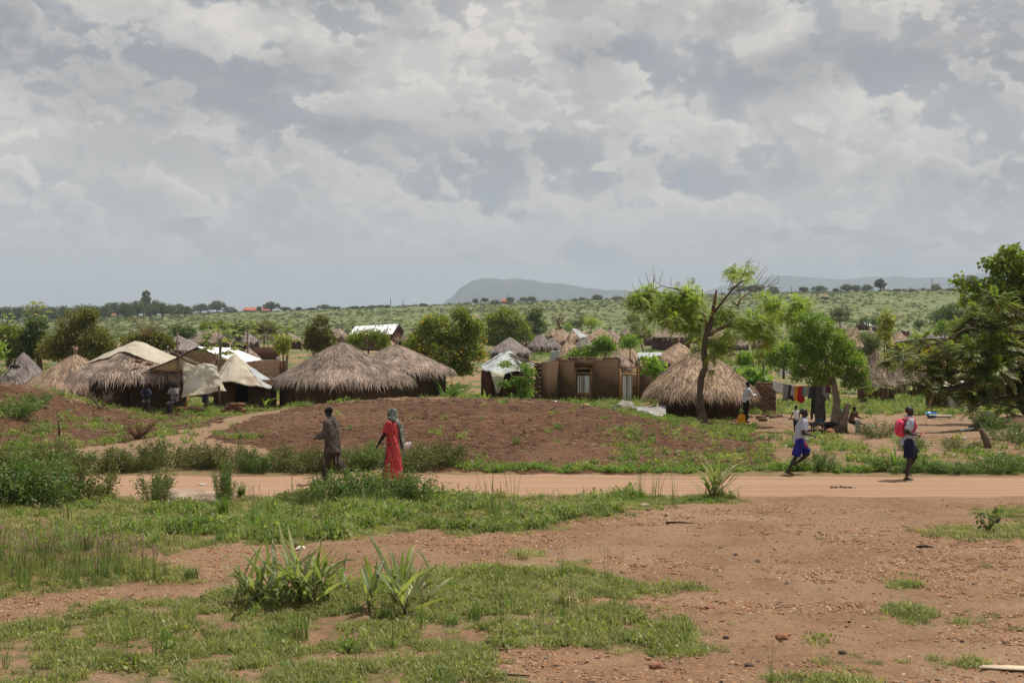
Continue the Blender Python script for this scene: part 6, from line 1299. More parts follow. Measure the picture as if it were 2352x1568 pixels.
# pebbles and clods
def rock(n_, mat, flat=.6, seed=0):
    bm = bmesh.new(); bmesh.ops.create_icosphere(bm, subdivisions=1, radius=1.0)
    gg = np.random.default_rng(seed)
    for v in bm.verts: v.co *= float(1 + gg.normal(0, .28)); v.co.z *= flat; v.co.x *= 1.3
    me = bpy.data.meshes.new('rock'); bm.to_mesh(me); bm.free(); me.materials.append(mat); return bpy.data.objects.new('rock', me)
PEB = M('pebble_ochre', (.36, .20, .105), (.25, .13, .075), rnd=.3, rmix=.7, nscale=8); PEB_D = M('pebble_dark', (.065, .045, .04), (.13, .085, .06), rnd=.3, rmix=.6); CLOD = M('clod_soil', (.15, .088, .054), (.092, .053, .034), rnd=.3, rmix=.7); PEB_P = M('pebble_pale', (.48, .36, .26), (.38, .27, .19), rnd=.2, rmix=.6)
pebs = [rock(0, PEB, .6, 1), rock(0, PEB, .5, 2), rock(0, PEB, .7, 3), rock(0, PEB_P, .5, 4), rock(0, PEB_D, .6, 5)]
clods = [rock(0, CLOD, .7, 11), rock(0, CLOD, .6, 12), rock(0, CLOD, .8, 13)]
x, y = sample(300000, 12, 29.6, .44); wv = gmask(x, y); d_ = fbm(x * .45, y * .9, 0, 81, 4); v_ = VX(x, y); k = (wv < .5) & (g.random(len(x)) < smooth(d_, .42, .60) * (.35 + .65 * smooth(v_, 300, 1500)) + .06 + .35 * smooth(y, 16.5, 15.0))
x, y = x[k], y[k]; n = len(x); z = H(x, y); s = .008 + .018 * g.random(n) ** 2.5 + .012 * (g.random(n) < .03); idx = g.choice(5, n, p=[.31, .26, .2, .16, .07])
gn_scatter('gravel', pebs, np.stack([x, y, z], -1), g.random(n) * 6.28, s, idx, 'ochre and dark gravel strewn over the bare ground')
x, y = sample(60000, 35.5, 66, .45); W_ = weights(x, y, H(x, y)); k = (W_['plough'] > .5) & (g.random(len(x)) < .8); x, y = x[k], y[k]; n = len(x)
gn_scatter('soil_clods', clods, np.stack([x, y, H(x, y)], -1), g.random(n) * 6.28, .012 + .034 * g.random(n) ** 2.5, g.integers(0, 3, n), 'crumbly brown clods of the hoed field')
# straw litter on the fields
def stick(L, seed):
    gg = np.random.default_rng(seed); o = MB().tube([(0, 0, .01), (L * .5, L * .1 * gg.normal(), .03), (L, L * .1 * gg.normal(), .012)], [.009, .008, .004], 4).build('stick', STRAW, link=False, tone=False); return o
x, y = sample(5200, 35, 62, .42); W_ = weights(x, y, H(x, y)); k = W_['road'] < .2; x, y = x[k], y[k]; put('straw_litter', [stick(.3, 1), stick(.2, 2), stick(.4, 3)], x, y, .35, 1.1, 'dry stalks littering the fields', .01)
# weeds over fields and yard
x, y = sample(26000, 34.5, 70, .46); W_ = weights(x, y, H(x, y)); d_ = fbm(x * .5, y * .35, 0, 91, 4); v_ = VX(x, y); u_ = VY(H(x, y), y)
left = (v_ < 700) & (d_ > .5) & (u_ < 1040); slope = (v_ > 1380) & (W_['plough'] > .5)
pr = np.where(left, smooth(d_, .50, .60) * .55, 0) + np.where(slope, .10 + .45 * smooth(d_, .46, .6), 0) + np.where((W_['plough'] > .5) & ~left & ~slope, .018, 0)
pr = pr + np.where((v_ > 1900) & (u_ > 1010), smooth(d_, .47, .58) * .45, 0) + np.where((v_ > 1740) & (v_ < 2000) & (u_ > 1000), smooth(d_, .46, .58) * .6, 0) + np.where((y > 34) & (y < 35.6) & (v_ > 1060), .10 + .5 * smooth(d_, .45, .55), 0) + np.where((y > 62) & (d_ > .45), .4, 0)
pr = pr * (1 - .85 * (W_['path'] > .4)); k = (g.random(len(x)) < pr) & (y > 34.1)
put('field_weeds', weed + [mead[0], mead[4]], x[k], y[k], .5, 1.35, 'patchy weeds over the fields and the yard edge')
# village ground: grass, bushes
x, y = sample(15000, 64, 330, .5, 1.0); d_ = fbm(x * .06, y * .05, 0, 95, 4); k = (d_ > .44 + .1 * (g.random(len(x)) - .5)) & (y > 66 + 0 * x); x, y, d2 = x[k], y[k], d_[k]
bushlet = [tuft([m_], [leafclump(0, 120, .32, .5, .16, .6)], g) for m_ in (L_FRESH, L_MID, G_MEAD, L_DARK)]
put('village_greenery', bushlet, x, y, .6, 1.2, 'grass and low shrubs between the huts', -.05, scale=np.clip(y / 150, .5, 1.3) * (.35 + 1.6 * np.clip(d2 - .44, 0, .3)))
x, y = sample(9000, 64, 92, .46); d_ = fbm(x * .12, y * .12, 0, 96, 3); k = d_ > .45; put('tall_grass_behind', mead + weed, x[k], y[k], 1.0, 2.2, 'grass growing around the huts')
# scrub over the opposite slope
scrub = [tuft([m_], [leafclump(0, 90, .42, .55, .30, .7)], g) for m_ in (L_FAR, L_GREY, L_FAR)] 
n = 30000; y = np.exp(g.uniform(math.log(330), math.log(1120), n)); x = (g.random(n) * 2 - 1) * .46 * y; d_ = fbm(x * .012, y * .006, 0, 97, 5); k = g.random(n) < .10 + .42 * smooth(d_, .42, .62); x, y = x[k], y[k]
put('hillside_scrub', scrub, x, y, .45, 1.4, 'dark scrub bushes dotting the opposite slope', -.2, scale=.55 + y / 1500)
sc2 = [tuft([m_], [leafclump(0, 70, .5, .35, .34, .7)], g) for m_ in (LM('scrub_pale', (.135, .16, .06), (.17, .18, .08)), G_MEAD)]
n = 9000; y = np.exp(g.uniform(math.log(330), math.log(1110), n)); x = (g.random(n) * 2 - 1) * .46 * y; put('hillside_grass_tufts', sc2, x, y, .5, 1.4, 'pale grass clumps on the opposite slope', -.1, scale=.5 + y / 1600)
# ridge fringe
n = 700; y = g.uniform(1060, 1110, n); x = (g.random(n) * 2 - 1) * .46 * y; put('ridge_scrub', scrub, x, y, .8, 2.4, 'ragged scrub along the crest of the slope', -.3)

# ------------------------------------------------------------------ roadside bushes, each a thing
L_HEDGE = LM('leaf_hedge', (.095, .115, .035), (.17, .165, .06), trans=.3); L_HEDGE2 = LM('leaf_hedge_green', (.095, .155, .042), (.15, .20, .06), trans=.35)
HB = [bush_proto('roadside_bush', L_HEDGE, 500 + i, w_=1.35, h_=.85, n=2400, size=.055) for i in range(3)]
GB = [bush_proto('roadside_bush', L_HEDGE2, 520 + i, w_=1.3, h_=.85, n=2600, size=.055) for i in range(3)]
DB = [bush_proto('roadside_bush', L_HEDGE2 if i else L_HEDGE, 530 + i, w_=1.5, h_=.98, n=3200, size=.06) for i in range(2)]
WB = [bush_proto('weed_clump', L_FRESH, 540 + i, w_=.9, h_=.42, n=1100, size=.06) for i in range(3)]
hedge = 'bushes of the hedge beyond the road'
vx = -20; i = 0
while vx < 1050:
    Y = random.uniform(34.6, 35.6); hgt = np.interp(vx, [0, 120, 300, 330, 420, 650, 690, 1000, 1060], [1.0, .95, .7, .95, .8, .8, .8, .85, .5]) * random.uniform(.85, 1.15)
    place(random.choice(HB if random.random() < .72 else GB), gpt(vx, Y), random.uniform(0, 6), (random.uniform(.85, 1.1), .8, hgt), 'leafy bush in the hedge beyond the road, %s from the left' % (ordn + ['thirty-first', 'thirty-second'])[i], 'bush', hedge)
    vx += random.uniform(40, 58); i += 1
vx = 1075; i = 0
while vx < 2400 and i < 32:
    Y = random.uniform(34.5, 35.3); big = 1760 < vx < 1900 or 1940 < vx < 2200 or vx > 2250
    place(random.choice(WB if not big or random.random() < .5 else GB), gpt(vx, Y), random.uniform(0, 6), (1.0, .8, (.55 if big else .45) * random.uniform(.6, 1.25)), 'low green weed clump on the far verge of the road, %s right of the hedge' % (ordn + ['thirty-first', 'thirty-second', 'thirty-third', 'thirty-fourth'])[i], 'weed', 'weed clumps along the far verge')
    vx += random.uniform(30, 48) if big else random.uniform(45, 75); i += 1
for j, (vx, Y, sx, sz, P_, tx) in enumerate((( -10, 28.9, 1.1, 1.05, DB, 'dark bush on the near verge at the left edge'), (60, 29.2, 1.0, 1.1, DB, 'second dark bush on the near verge from the left edge'), (125, 28.8, 1.1, .95, DB, 'third dark bush on the near verge from the left edge'), (190, 29.3, .95, 1.0, DB, 'rightmost of the dark bushes on the left near verge'), (95, 30.0, 1.0, 1.25, HB, 'olive bush rising behind the dark bushes at left'),
        (355, 29.4, .6, .95, GB, 'small solitary bush on the near verge above the rock slab'), (518, 29.2, .35, .95, DB, 'tiny upright bush at the right end of the rock slab'), (748, 29.4, .85, .85, GB, 'leftmost green bush in front of the walking couple'), (820, 29.2, 1.05, .95, GB, 'green bush in front of the walking couple, between man and woman'), (895, 29.4, 1.0, 1.0, GB, 'green bush hiding the feet of the woman in red'), (965, 29.3, .8, .8, GB, 'rightmost green bush in front of the walking couple'), (690, 29.0, .5, .5, HB, 'low olive bush left of the man with the dark jacket'),
        (2275, 47, .9, .8, GB, 'bush behind the leaning post at right'), (2330, 44, 1.3, .9, GB, 'bush right of the leaning post at the right edge'), (2200, 42, .9, .5, HB, 'low shrub left of the leaning post'), (1960, 66, .8, .6, GB, 'small bush beside the pointed hut wall'), (1430, 37.0, .4, .3, WB, 'small weed on the lower mound'), (1722, 54, .8, .7, WB, 'broad leaved weed below the yellow jerrycan'), (30, 50, 1.4, 1.0, GB, 'green shrub at the left edge of the field'), (85, 53, .8, .7, GB, 'smaller green shrub beside the one at the left field edge'),
        (541, 64.5, .9, .7, GB, 'pale green bush with bricks heaped beside it'), (470, 62, .5, .4, WB, 'weed clump under the torn curtain'), (1590, 58, .9, .4, WB, 'green weeds left of the feathery tree foot'), (1560, 58.5, .7, .35, WB, 'green weeds under the corrugated sheet'), (2013, 45.5, .8, .75, HB, 'pale dry shrub in the yard before the boy with the backpack'), (2100, 41, .9, .6, GB, 'bush right of the boy with the backpack'))):
    place(random.choice(P_), gpt(vx, Y), random.uniform(0, 6), (sx, sx, sz), tx, 'bush')
# spiky tufts that stand out
for vx, vy, n, L, tx, m_, gp in ((200, 1262, 60, .55, 'arching grass tussock left of centre in the strip', G_MEAD, 1), (512, 1190, 90, .5, 'upright dark green rush tuft below the rock slab', G_DEEP, 0), (555, 1140, 70, .42, 'grassy tuft right of the rock slab', G_DEEP, 0), (1292, 1395, 80, .42, 'greyish wispy tussock in the foreground grass', G_DRY, 0), (1200, 1283, 50, .24, 'lone grass tussock on the gravel', G_DRY, 0), (1398, 1186, 60, .22, 'grass tussock on the track right of the strip', G_MEAD, 0), (712, 917, 90, 0, 'tall blue green grass tuft before the largest hut', G_MEAD, 0), (690, 1255, 50, .26, 'tussock beside the white stone', G_DRY, 0), (230, 1330, 80, .34, 'dark tussock in the left grass patch', G_DEEP, 0), (440, 1330, 60, .32, 'dark spiky tussock at the right end of the left grass patch', G_DEEP, 0), (570, 1530 // 1, 1, .1, '', G_MEAD, 0), (1088, 1425, 26, .3, 'pair of stiff green shoots in the foreground grass', G_DEEP, 0), (1165, 1400, 22, .26, 'small stiff shoot right of the pair of shoots', G_DEEP, 0), (690, 1470, 30, .42, 'tall thin weed with pale head in the foreground left of centre', G_DEEP, 0)):
    if not tx: continue
    p = ghit(vx, vy) if L else gpt(712, 63); L = L or .7
    V, F, t = blades(n, L, .012 if L < .5 else .016, .10, 1.0 if 'rush' not in tx and 'stiff' not in tx and 'thin' not in tx else .35, g, .7, seg=4); o = mk('grass_tuft', V, F, m_, tone=t); o.location = p; setp(o, tx, 'grass tuft')
# broad leaved seedlings
for vx, vy, L, n, tx in ((2270, 1222, .42, 60, 'small dark leafy sapling on the grass patch at right'), (800, 1500, .2, 40, 'fresh leafy seedling in the foreground grass'), (385, 1500, .22, 36, 'leafy weed in the lower left grass'), (300, 1530, .2, 30, 'second leafy weed lower left')):
    p = ghit(vx, vy); e = empty('sapling', p, tx, 'plant'); mb = MB(); P_ = []; D_ = []
    for k in range(7):
        a = k * 2.4; tip = np.array([math.cos(a) * L * .45, math.sin(a) * L * .45, L * (.5 + .5 * random.random())]); mb.tube([(0, 0, 0), tuple(tip * .5), tuple(tip)], [.012, .008, .004], 4)
        for j in range(n // 7): u = random.random() * .7 + .3; P_.append(tip * u + g.normal(0, .03, 3)); D_.append(unit(g.normal(0, 1, 3)) + np.array([0, 0, -.1]))
    mb.build('stem', STEM, e); V, F, t = leaves(np.array(P_), np.array(D_), .10 if L > .3 else .07, g, .6); mk('foliage', V, F, L_DARK if L > .3 else L_FRESH, e, tone=t)
# ------------------------------------------------------------------ props
def blob_obj(name, loc, dims, mat, label, cat, seed=0, rough_=.3, sub=3, group=None):
    bm = bmesh.new(); bmesh.ops.create_icosphere(bm, subdivisions=sub, radius=1.0)
    co_ = np.array([v.co[:] for v in bm.verts]); f = fbm(co_[:, 0] * 1.6 + seed, co_[:, 1] * 1.6, co_[:, 2] * 1.6, seed, 3)
    for v, a in zip(bm.verts, f):
        v.co *= 1 + (float(a) - .5) * rough_ * 2; v.co.x *= dims[0]; v.co.y *= dims[1]; v.co.z *= dims[2]
        if v.co.z < 0: v.co.z *= .35
    me = bpy.data.meshes.new(name); bm.to_mesh(me); bm.free(); me.materials.append(mat)
    for p in me.polygons: p.use_smooth = name not in ('stone', 'rock')
    o = bpy.data.objects.new(name, me); COL.objects.link(o); o.location = loc; o.rotation_euler.z = random.uniform(0, 3); return setp(o, label, cat, group)
ROCK = M('pale_rock', (.40, .31, .23), (.27, .20, .15), nscale=3, var=.25, bump=.7, bscale=9, bdist=.05); STONE_R = M('red_stone', (.30, .135, .075), (.22, .10, .06), nscale=6, var=.2, bump=.5)
STONE_D = M('dark_stone', (.085, .06, .05), (.14, .10, .075), nscale=6, var=.25, bump=.5); STONE_W = M('white_stone', (.60, .56, .50), (.48, .44, .38), nscale=5, bump=.4)
p = ghit(420, 1158); o = blob_obj('rock', p + Vector((0, .5, -.1)), (.75, .42, .36), ROCK, 'broad pale rock slab lying between grass and road', 'rock', 3, .35, 4); o.rotation_euler.z = .1
for vx, vy, s_, m_, tx in ((692, 1262, .085, STONE_W, 'white stone at the edge of the grass strip'), (1480, 1164, .10, ROCK, 'flat pale stone at the end of the strip'), (1490, 1172, .05, STONE_D, 'little dark stone below the flat pale one'), (1797, 1466, .075, STONE_R, 'rounded reddish stone on the foreground gravel'), (1478, 1462, .05, STONE_R, 'reddish lump in the grass edge'), (1382, 1472, .055, STONE_R, 'tan crumpled lump in the foreground grass'), (1262, 1268, .03, ROCK, 'small flat yellowish stone near the lone tussock'), (1508, 1532, .075, STONE_R, 'brown stone at the lower edge of the soil patch'), (1740, 1290, .05, STONE_D, 'angular dark stone on the middle gravel'), (1655, 1260, .05, STONE_D, 'dark flat stone left of the angular dark stone'), (1690, 1275, .04, STONE_D, 'small dark stone beside the angular one'), (1720, 1528, .05, STONE_D, 'dark stone near the lower right soil'), (1668, 1455 + 12, .04, STONE_D, 'small dark stone near the reddish one'), (1838, 1222, .04, STONE_D, 'dark stone in the middle of the gravel field'), (1882, 1212 + 12, .04, STONE_D, 'second dark stone in the middle of the gravel field'), (1630, 1398, .07, STONE_R, 'orange brown rock at the tip of the foreground grass'), (1808, 1342, .035, STONE_D, 'dark pebble cluster stone at centre right'), (2260, 1265, .05, ROCK, 'pale stone below the right grass patch'), (870, 1287 - 30, .05, STONE_R, 'reddish stone on the track below the strip'), (825, 1268, .04, STONE_D, 'dark stone on the track below the strip'), (1935, 1500, .045, STONE_D, 'black stone at lower right'), (2310, 1480, .04, STONE_D, 'dark stone near the right edge'), (1548, 1268 + 50, .045, STONE_R, 'reddish stone above the narrow grass tongue')):
    p = ghit(vx, vy); blob_obj('stone', p + Vector((0, 0, s_ * .1)), (s_ * 1.2, s_, s_ * .7), m_, tx, 'stone', int(vx), .4, 2)
# board scrap at lower right
CARD = M('pale_board', (.60, .50, .37), (.52, .42, .30), nscale=4, var=.1)
p = ghit(2325, 1540); q_ = [(-.38, -.05), (-.3, .05), (.0, .09), (.5, .06), (.55, -.08), (.1, -.07)]; o = mk('board', [(a, b, .012) for a, b in q_] + [(a, b, 0) for a, b in q_], [np.array([(0, 5, 4, 3, 2, 1), (6, 7, 8, 9, 10, 11)]), np.array([(i, (i + 1) % 6, (i + 1) % 6 + 6, i + 6) for i in range(6)])], CARD); o.location = p + Vector((0, 0, .02)); o.rotation_euler = (.05, .03, -.05); setp(o, 'torn piece of pale board lying at the lower right corner', 'board')
# posts
o = MB().tube([(0, 0, -.2), (-.06, 0, .35), (-.10, 0, .62)], [.11, .10, .085], 9, wob=.3).build('post', BARK, smooth_=False); o.location = gpt(2272, 42.5); o.rotation_euler.y = -.22; setp(o, 'short thick wooden post leaning left at the right edge', 'post')
o = MB().tube([(0, 0, -.1), (-.02, 0, .35), (-.06, .02, .62)], [.045, .035, .025], 6, wob=.4).build('stake', WOOD_DARK); o.location = gpt(137, 46); setp(o, 'thin dark stake standing in the left field', 'stake')
o = MB().tube([(0, 0, -.1), (-.12, 0, 1.0), (-.30, .02, 2.0), (-.42, 0, 2.9)], [.022, .02, .014, .008], 5, wob=.2).tube([(-.35, 0, 2.3), (-.1, .1, 2.5), (-.9, 0, 2.75)], [.01, .006, .004], 4).build('dead_sapling', WOOD); o.location = gpt(1046, 70); setp(o, 'thin bare sapling by the plain walled hut', 'plant')
# power poles on the skyline
for vx, top, tx in ((897, 685, 'taller of two thin poles on the middle skyline'), (926, 690, 'shorter of two thin poles on the middle skyline'), (371, 696, 'thin pole among the dense left skyline trees'), (622, 690, 'thin pole in front of the solitary round tree'), (1166, 676, 'thin pole above the orange roof'), (1817, 657, 'pole on the right skyline beside a pale tree'), (2141, 640, 'tall pole on the right skyline'), (2090, 658, 'short pole in the middle of the right ridge')):
    Y = 1045; b = gpt(vx, Y); o = MB().tube([(0, 0, -1), (0, 0, EYE - (top - HV) * Y / K - b.z)], [.30, .22], 6).build('power_pole', WOOD_DARK); o.location = b; setp(o, tx, 'pole', 'power poles along the skyline')
b = at(1185, 641, 8990); o = MB().tube([(0, 0, -20), (0, 0, 42)], [1.6, 1.0], 5).build('mast', METAL_OLD); o.location = b; setp(o, 'hair thin mast on top of the blue mountain', 'mast')
# brick wall piece and pillar by the clothes line
def laid_wall(loc, w_, hgt, d_, label, name, rz=0.0, mat_parent=None, cat='wall', top_broken=.0):
    e = empty(name, loc, label, cat, rz=rz); z = -.1; k = 0
    MB().box((0, d_ * .5, hgt / 2 - .1), (w_ - .05, d_ - .06, hgt - .04)).build('core', MUD, e, tone=False)
    while z < hgt - .05:
        n = int(round(w_ / .30)); off = (k % 2) * .15
        for j in range(n + (1 if off else 0)):
            x0 = -w_ / 2 + j * .30 - off; x1 = x0 + .29; x0, x1 = max(x0, -w_ / 2), min(x1, w_ / 2)
            if x1 - x0 < .06: continue
            if z > hgt - .3 and random.random() < top_broken: continue
            o = bpy.data.objects.new('brick', random.choice(BRICK_ME)); COL.objects.link(o); o.parent = e; o.location = ((x0 + x1) / 2, .06 + random.uniform(-.012, .012), z); o.scale = ((x1 - x0) / .29, 1, .98); o.rotation_euler.z = random.uniform(-.03, .03)
        for sx_ in (-1, 1):
            for j in range(max(1, int(d_ / .3))):
                o = bpy.data.objects.new('brick', random.choice(BRICK_ME)); COL.objects.link(o); o.parent = e; o.location = (sx_ * (w_ / 2 - .06 + random.uniform(-.01, .01)), .22 + j * .3, z); o.rotation_euler.z = math.pi / 2
        z += .115; k += 1
    return e
laid_wall(gpt(1762, 64.5, -.05), .82, 1.50, .8, 'free standing mud brick pillar wall at the left end of the clothes line', 'brick_pillar')
laid_wall(gpt(1714, 66, -.05), .9, 1.25, .3, 'lower brick wall behind the ragged thatched hut', 'brick_wall', top_broken=.3)
# loose bricks
lb = 'loose mud bricks in the yard'
for i, (vx, vy, s_, rz, tx) in enumerate(((1748, 962, 1.1, .2, 'leftmost loose brick below the pillar'), (1758, 957, 1.0, .5, 'loose brick resting right of the leftmost one'), (1752, 967, 1.0, 0, 'loose brick in front of the first pair'), (1764, 952, 1.0, .1, 'loose brick nearest to the pillar foot'), (1776, 960, 1.0, .2, 'flat loose brick in the middle of the row'), (1788, 958, 1.2, .9, 'upright loose brick at the right end of the row'), (1812, 943, 1.0, .2, 'brick half way to the clothes line'), (1815, 934, 1.0, .3, 'brick farthest back beside the grass'), (1873, 944, 1.0, .5, 'single brick behind the dark hanging coat'))):
    p = ghit(vx, vy); brick((p.x, p.y, p.z), rz, None, False, s_ * 1.15, label=tx, group=lb)
lb = 'bricks piled before the tarpaulin roofed hut'; base = gpt(536, 63.2)
for i, (dx_, dz, rz, tx) in enumerate(((-.30, .02, .1, 'lower left brick of the little pile'), (.02, .0, .3, 'lower middle brick of the little pile'), (.32, .02, .0, 'lower right brick of the little pile'), (-.16, .14, .2, 'middle left brick of the little pile'), (.17, .14, -.2, 'middle right brick of the little pile'), (.0, .26, .1, 'upper brick of the little pile'), (.26, .27, .8, 'tilted top brick of the little pile'))):
    brick((base.x + dx_ * 1.2, base.y, base.z + dz + .12), rz, None, True, 1.25, .1, tx, lb)
for i in range(5): q = gpt(566 + i * 9, 64.5, .05); brick((q.x, q.y, q.z), .05, None, True, 1.2, label='%s brick in the row under the dark doorway' % ordn[i], group='row of bricks under the doorway')
for i in range(6): q = gpt(1376 + i * 7, 72.5, .02); brick((q.x, q.y, q.z), .05, None, True, 1.0, label='%s brick from the left in the row before the metal door' % ordn[i], group='row of bricks before the metal door')
# sack, cloth heap, planks and sheet at the ragged hut
YEL_SACK = M('yellow_sack', (.48, .37, .20), (.40, .29, .15), nscale=3, bump=.5, bscale=6)
blob_obj('sack', gpt(1341, 66, .12), (.27, .22, .24), YEL_SACK, 'round yellowish sack against the roofless house', 'sack', 4, .3)
e = empty('cloth_heap', gpt(1430, 61.5), 'heap of crumpled grey white sacks right of the brick row', 'heap')
for i, (dx_, dy_, dz, a, b, c) in enumerate(((-.32, 0, .10, .36, .26, .20), (.0, .1, .22, .42, .28, .26), (.36, 0, .16, .34, .25, .22), (.12, -.15, .08, .5, .22, .14))):
    o = blob_obj('sack_fold', (dx_, dy_, dz), (a, b, c), SACKM, None, None, 20 + i, .9, 3); o.parent = e; o.rotation_euler.z = .2 * i
a_, b_ = gpt(1461, 60.2, .30), gpt(1528, 60.0, .42)
o = corrugated('corrugated_sheet', a_ + Vector((0, .15, .02)), gpt(1470, 58.8, .02), gpt(1530, 59.0, .02), gpt(1529, 60.2, .5), 9, .035, METAL_OLD); setp(o, 'corrugated metal sheet leaning by the ragged hut', 'sheet')
for i, (u, v, y0, y1, z0_, z1_, w_, tx) in enumerate(((1440, 1508, 60, 60.2, .06, .52, .09, 'long plank slanting up over the corrugated sheet'), (1450, 1500, 59.6, 60.4, .02, .34, .13, 'wide plank under the long slanting one'), (1470, 1497, 60.5, 60.8, .35, .62, .16, 'short reddish board leaning on the ragged hut'), (1442, 1466, 59.5, 59.6, .02, .04, .16, 'brown board lying below the corrugated sheet'))):
    A, B = gpt(u, y0, z0_), gpt(v, y1, z1_); mb = MB(); d = B - A; mb.box((0, 0, 0), (d.length, w_, .03)); o = mb.build('plank', WOOD_TAN if i > 1 else WOOD, tone=False); o.location = (A + B) / 2; o.rotation_euler = d.to_track_quat('X', 'Z').to_euler(); setp(o, tx, 'plank', 'planks beside the ragged hut')
# brushwood heap
e = empty('brushwood_heap', gpt(1072, 68.5), 'tangled heap of dry sticks right of the plain walled hut', 'heap'); mb = MB(); g2 = np.random.default_rng(8)
for k in range(230):
    c = np.array([g2.normal(0, .75), g2.normal(0, .5), 0]); c[2] = max(.02, .42 * math.exp(-(c[0] / .9) ** 2) * g2.random() + .03); a = g2.normal(.2, .9); L = .35 + .8 * g2.random(); d = np.array([math.cos(a), math.sin(a) * .6, g2.normal(0, .22)]) * L / 2
    mb.tube([c - d, c + g2.normal(0, .04, 3), c + d], [.012, .011, .006], 4, float(g2.normal(1, .25)), cap=False)
mb.build('sticks', M('dry_sticks', (.30, .21, .15), (.20, .14, .10), tone=True, var=.2), e)
# white sack screen and small tarpaulin roof in the middle cluster
o = sheet('white_sack', bil(gpt(1264, 180, 1.35), gpt(1285, 180, 1.45), gpt(1286, 180, 0), gpt(1263, 180, 0)), 10, 10, TARP_WHITE, None, .08, 1.5, 4); setp(o, 'white sack sheet hung beside the granary', 'sheet')
o = sheet('white_sheet', bil(at(1313, 755, 190), at(1322, 754, 190), at(1350, 773, 188), at(1332, 777, 187)), 8, 8, TARP_WHITE, None, .06, 1.5, 4); setp(o, 'white tarpaulin strip on the slope of a tan hut roof', 'sheet')
e = empty('lean_to', gpt(1492, 120), 'low lean-to under a blue grey sheet between two tan huts', 'shelter'); L0 = e.location.copy()
sheet('roof_sheet', bil(at(1462, 809, 121) - L0, at(1522, 808, 122) - L0, at(1518, 817, 117) - L0, at(1466, 821, 117) - L0), 16, 8, TARP_WHITE, e, .10, 1.6, 5)
MB().box(((at(1492, 0, 121) - L0).x, 1.2, .6), (2.0, .2, 1.3)).build('wall', MUD_RED, e, tone=False)
for vx in (1466, 1518): MB().tube([(at(vx, 0, 118).x - L0.x, -2, -.3), (at(vx, 0, 118).x - L0.x, -2, at(vx, 820, 118).z - L0.z)], .05, 5).build('pole', WOOD, e)
# ---- lean-to with pale tarpaulin on the right
e = empty('lean_to', gpt(2165, 66), 'dark open lean-to with a slanting pole and pale tarpaulin at right', 'shelter'); L0 = e.location.copy()
def lo(vx, vy, Y): return at(vx, vy, Y) - L0
zg = 0
MB().tube([lo(2133, 938, 66), lo(2145, 905, 66.4), lo(2160, 870, 67)], [.06, .055, .05], 6).build('pole', WOOD_TAN, e)
MB().tube([lo(2232, 940, 66), lo(2225, 880, 67)], .05, 6).build('pole', WOOD, e)
MB().box((lo(2158, 0, 68.5).x, 68.5 - L0.y, .55), (1.3, .12, 1.3)).build('rear_wall', MUD_RED, e, tone=False)
sheet('canopy', bil(lo(2140, 890, 66), lo(2230, 886, 66), lo(2235, 876, 69.5), lo(2145, 872, 69.5)), 14, 10, TARP_BEIGE, e, .07, 2, 7)
sheet('tarpaulin', lambda u, v: (lo(2178, 0, 66).x + u * 1.35 + v * .12, 66.6 - L0.y - v * .9 - .15 * math.sin(u * 7), .75 * (1 - v) * (1 - .35 * u) + .02), 22, 16, SACKM, e, .10, 2.2, 8)
o = corrugated('concrete_slab', gpt(2133, 62.3, .09), gpt(2187, 62.0, .09), gpt(2187, 61.2, .05), gpt(2135, 61.3, .05), 1, .002, SACKM, None, 2, .09); setp(o, 'flat pale slab on the ground before the lean-to', 'slab')
# basin
def basin(loc, r, hgt, mat, label, tilt=0):
    mb = MB().tube([(0, 0, 0), (0, 0, hgt * .5), (0, 0, hgt)], [r * .72, r * .88, r], 20, cap=False).tube([(0, 0, hgt - .01), (0, 0, hgt + .012)], [r * 1.06, r * 1.06], 20, cap=False).tube([(0, 0, .0), (0, 0, .012)], [r * .72, r * .72], 20); o = mb.build('basin', mat, tone=False, smooth_=True)
    s_ = o.modifiers.new('s', 'SOLIDIFY'); s_.thickness = .008; o.location = loc; o.rotation_euler.x = tilt; return setp(o, label, 'basin')
BLUE = M('blue_plastic', (.02, .22, .48), var=.05, rough=.35, spec=.5); basin(gpt(2139, 62.5, .02), .24, .20, BLUE, 'bright blue plastic basin before the lean-to', .15)
# ---- yellow jerrycan
def jerrycan(loc, mat, label, s=1.0, rz=0, lie=False):
    e = empty('jerrycan', loc, label, 'jerrycan', rz=rz); bm = bmesh.new(); bmesh.ops.create_cube(bm, size=1)
    for v in bm.verts: v.co.x *= .30 * s; v.co.y *= .20 * s; v.co.z = (v.co.z + .5) * .34 * s
    bmesh.ops.bevel(bm, geom=bm.edges[:], offset=.03 * s, segments=2, affect='EDGES'); me = bpy.data.meshes.new('body'); bm.to_mesh(me); bm.free(); me.materials.append(mat); o = bpy.data.objects.new('body', me); COL.objects.link(o); o.parent = e
    MB().tube([(-.1 * s, 0, .33 * s), (-.08 * s, 0, .39 * s), (.03 * s, 0, .39 * s), (.05 * s, 0, .33 * s)], .02 * s, 6).build('handle', mat, e, tone=False); MB().tube([(.1 * s, 0, .33 * s), (.1 * s, 0, .39 * s)], .03 * s, 8).build('cap', mat, e, tone=False)
    if lie: e.rotation_euler.x = 1.4
    return e
YPL = M('yellow_plastic', (.75, .32, .015), var=.06, rough=.4, spec=.4); jerrycan(gpt(1703, 57.5), YPL, 'bright yellow jerrycan at the corner of the ragged hut', 1.0, .2)
WPL = M('white_plastic', (.68, .64, .58), var=.08, rough=.5); jerrycan(gpt(2262, 48.5, .45), WPL, 'dirty white container lying on the dark earth heap', .75, .3, True)
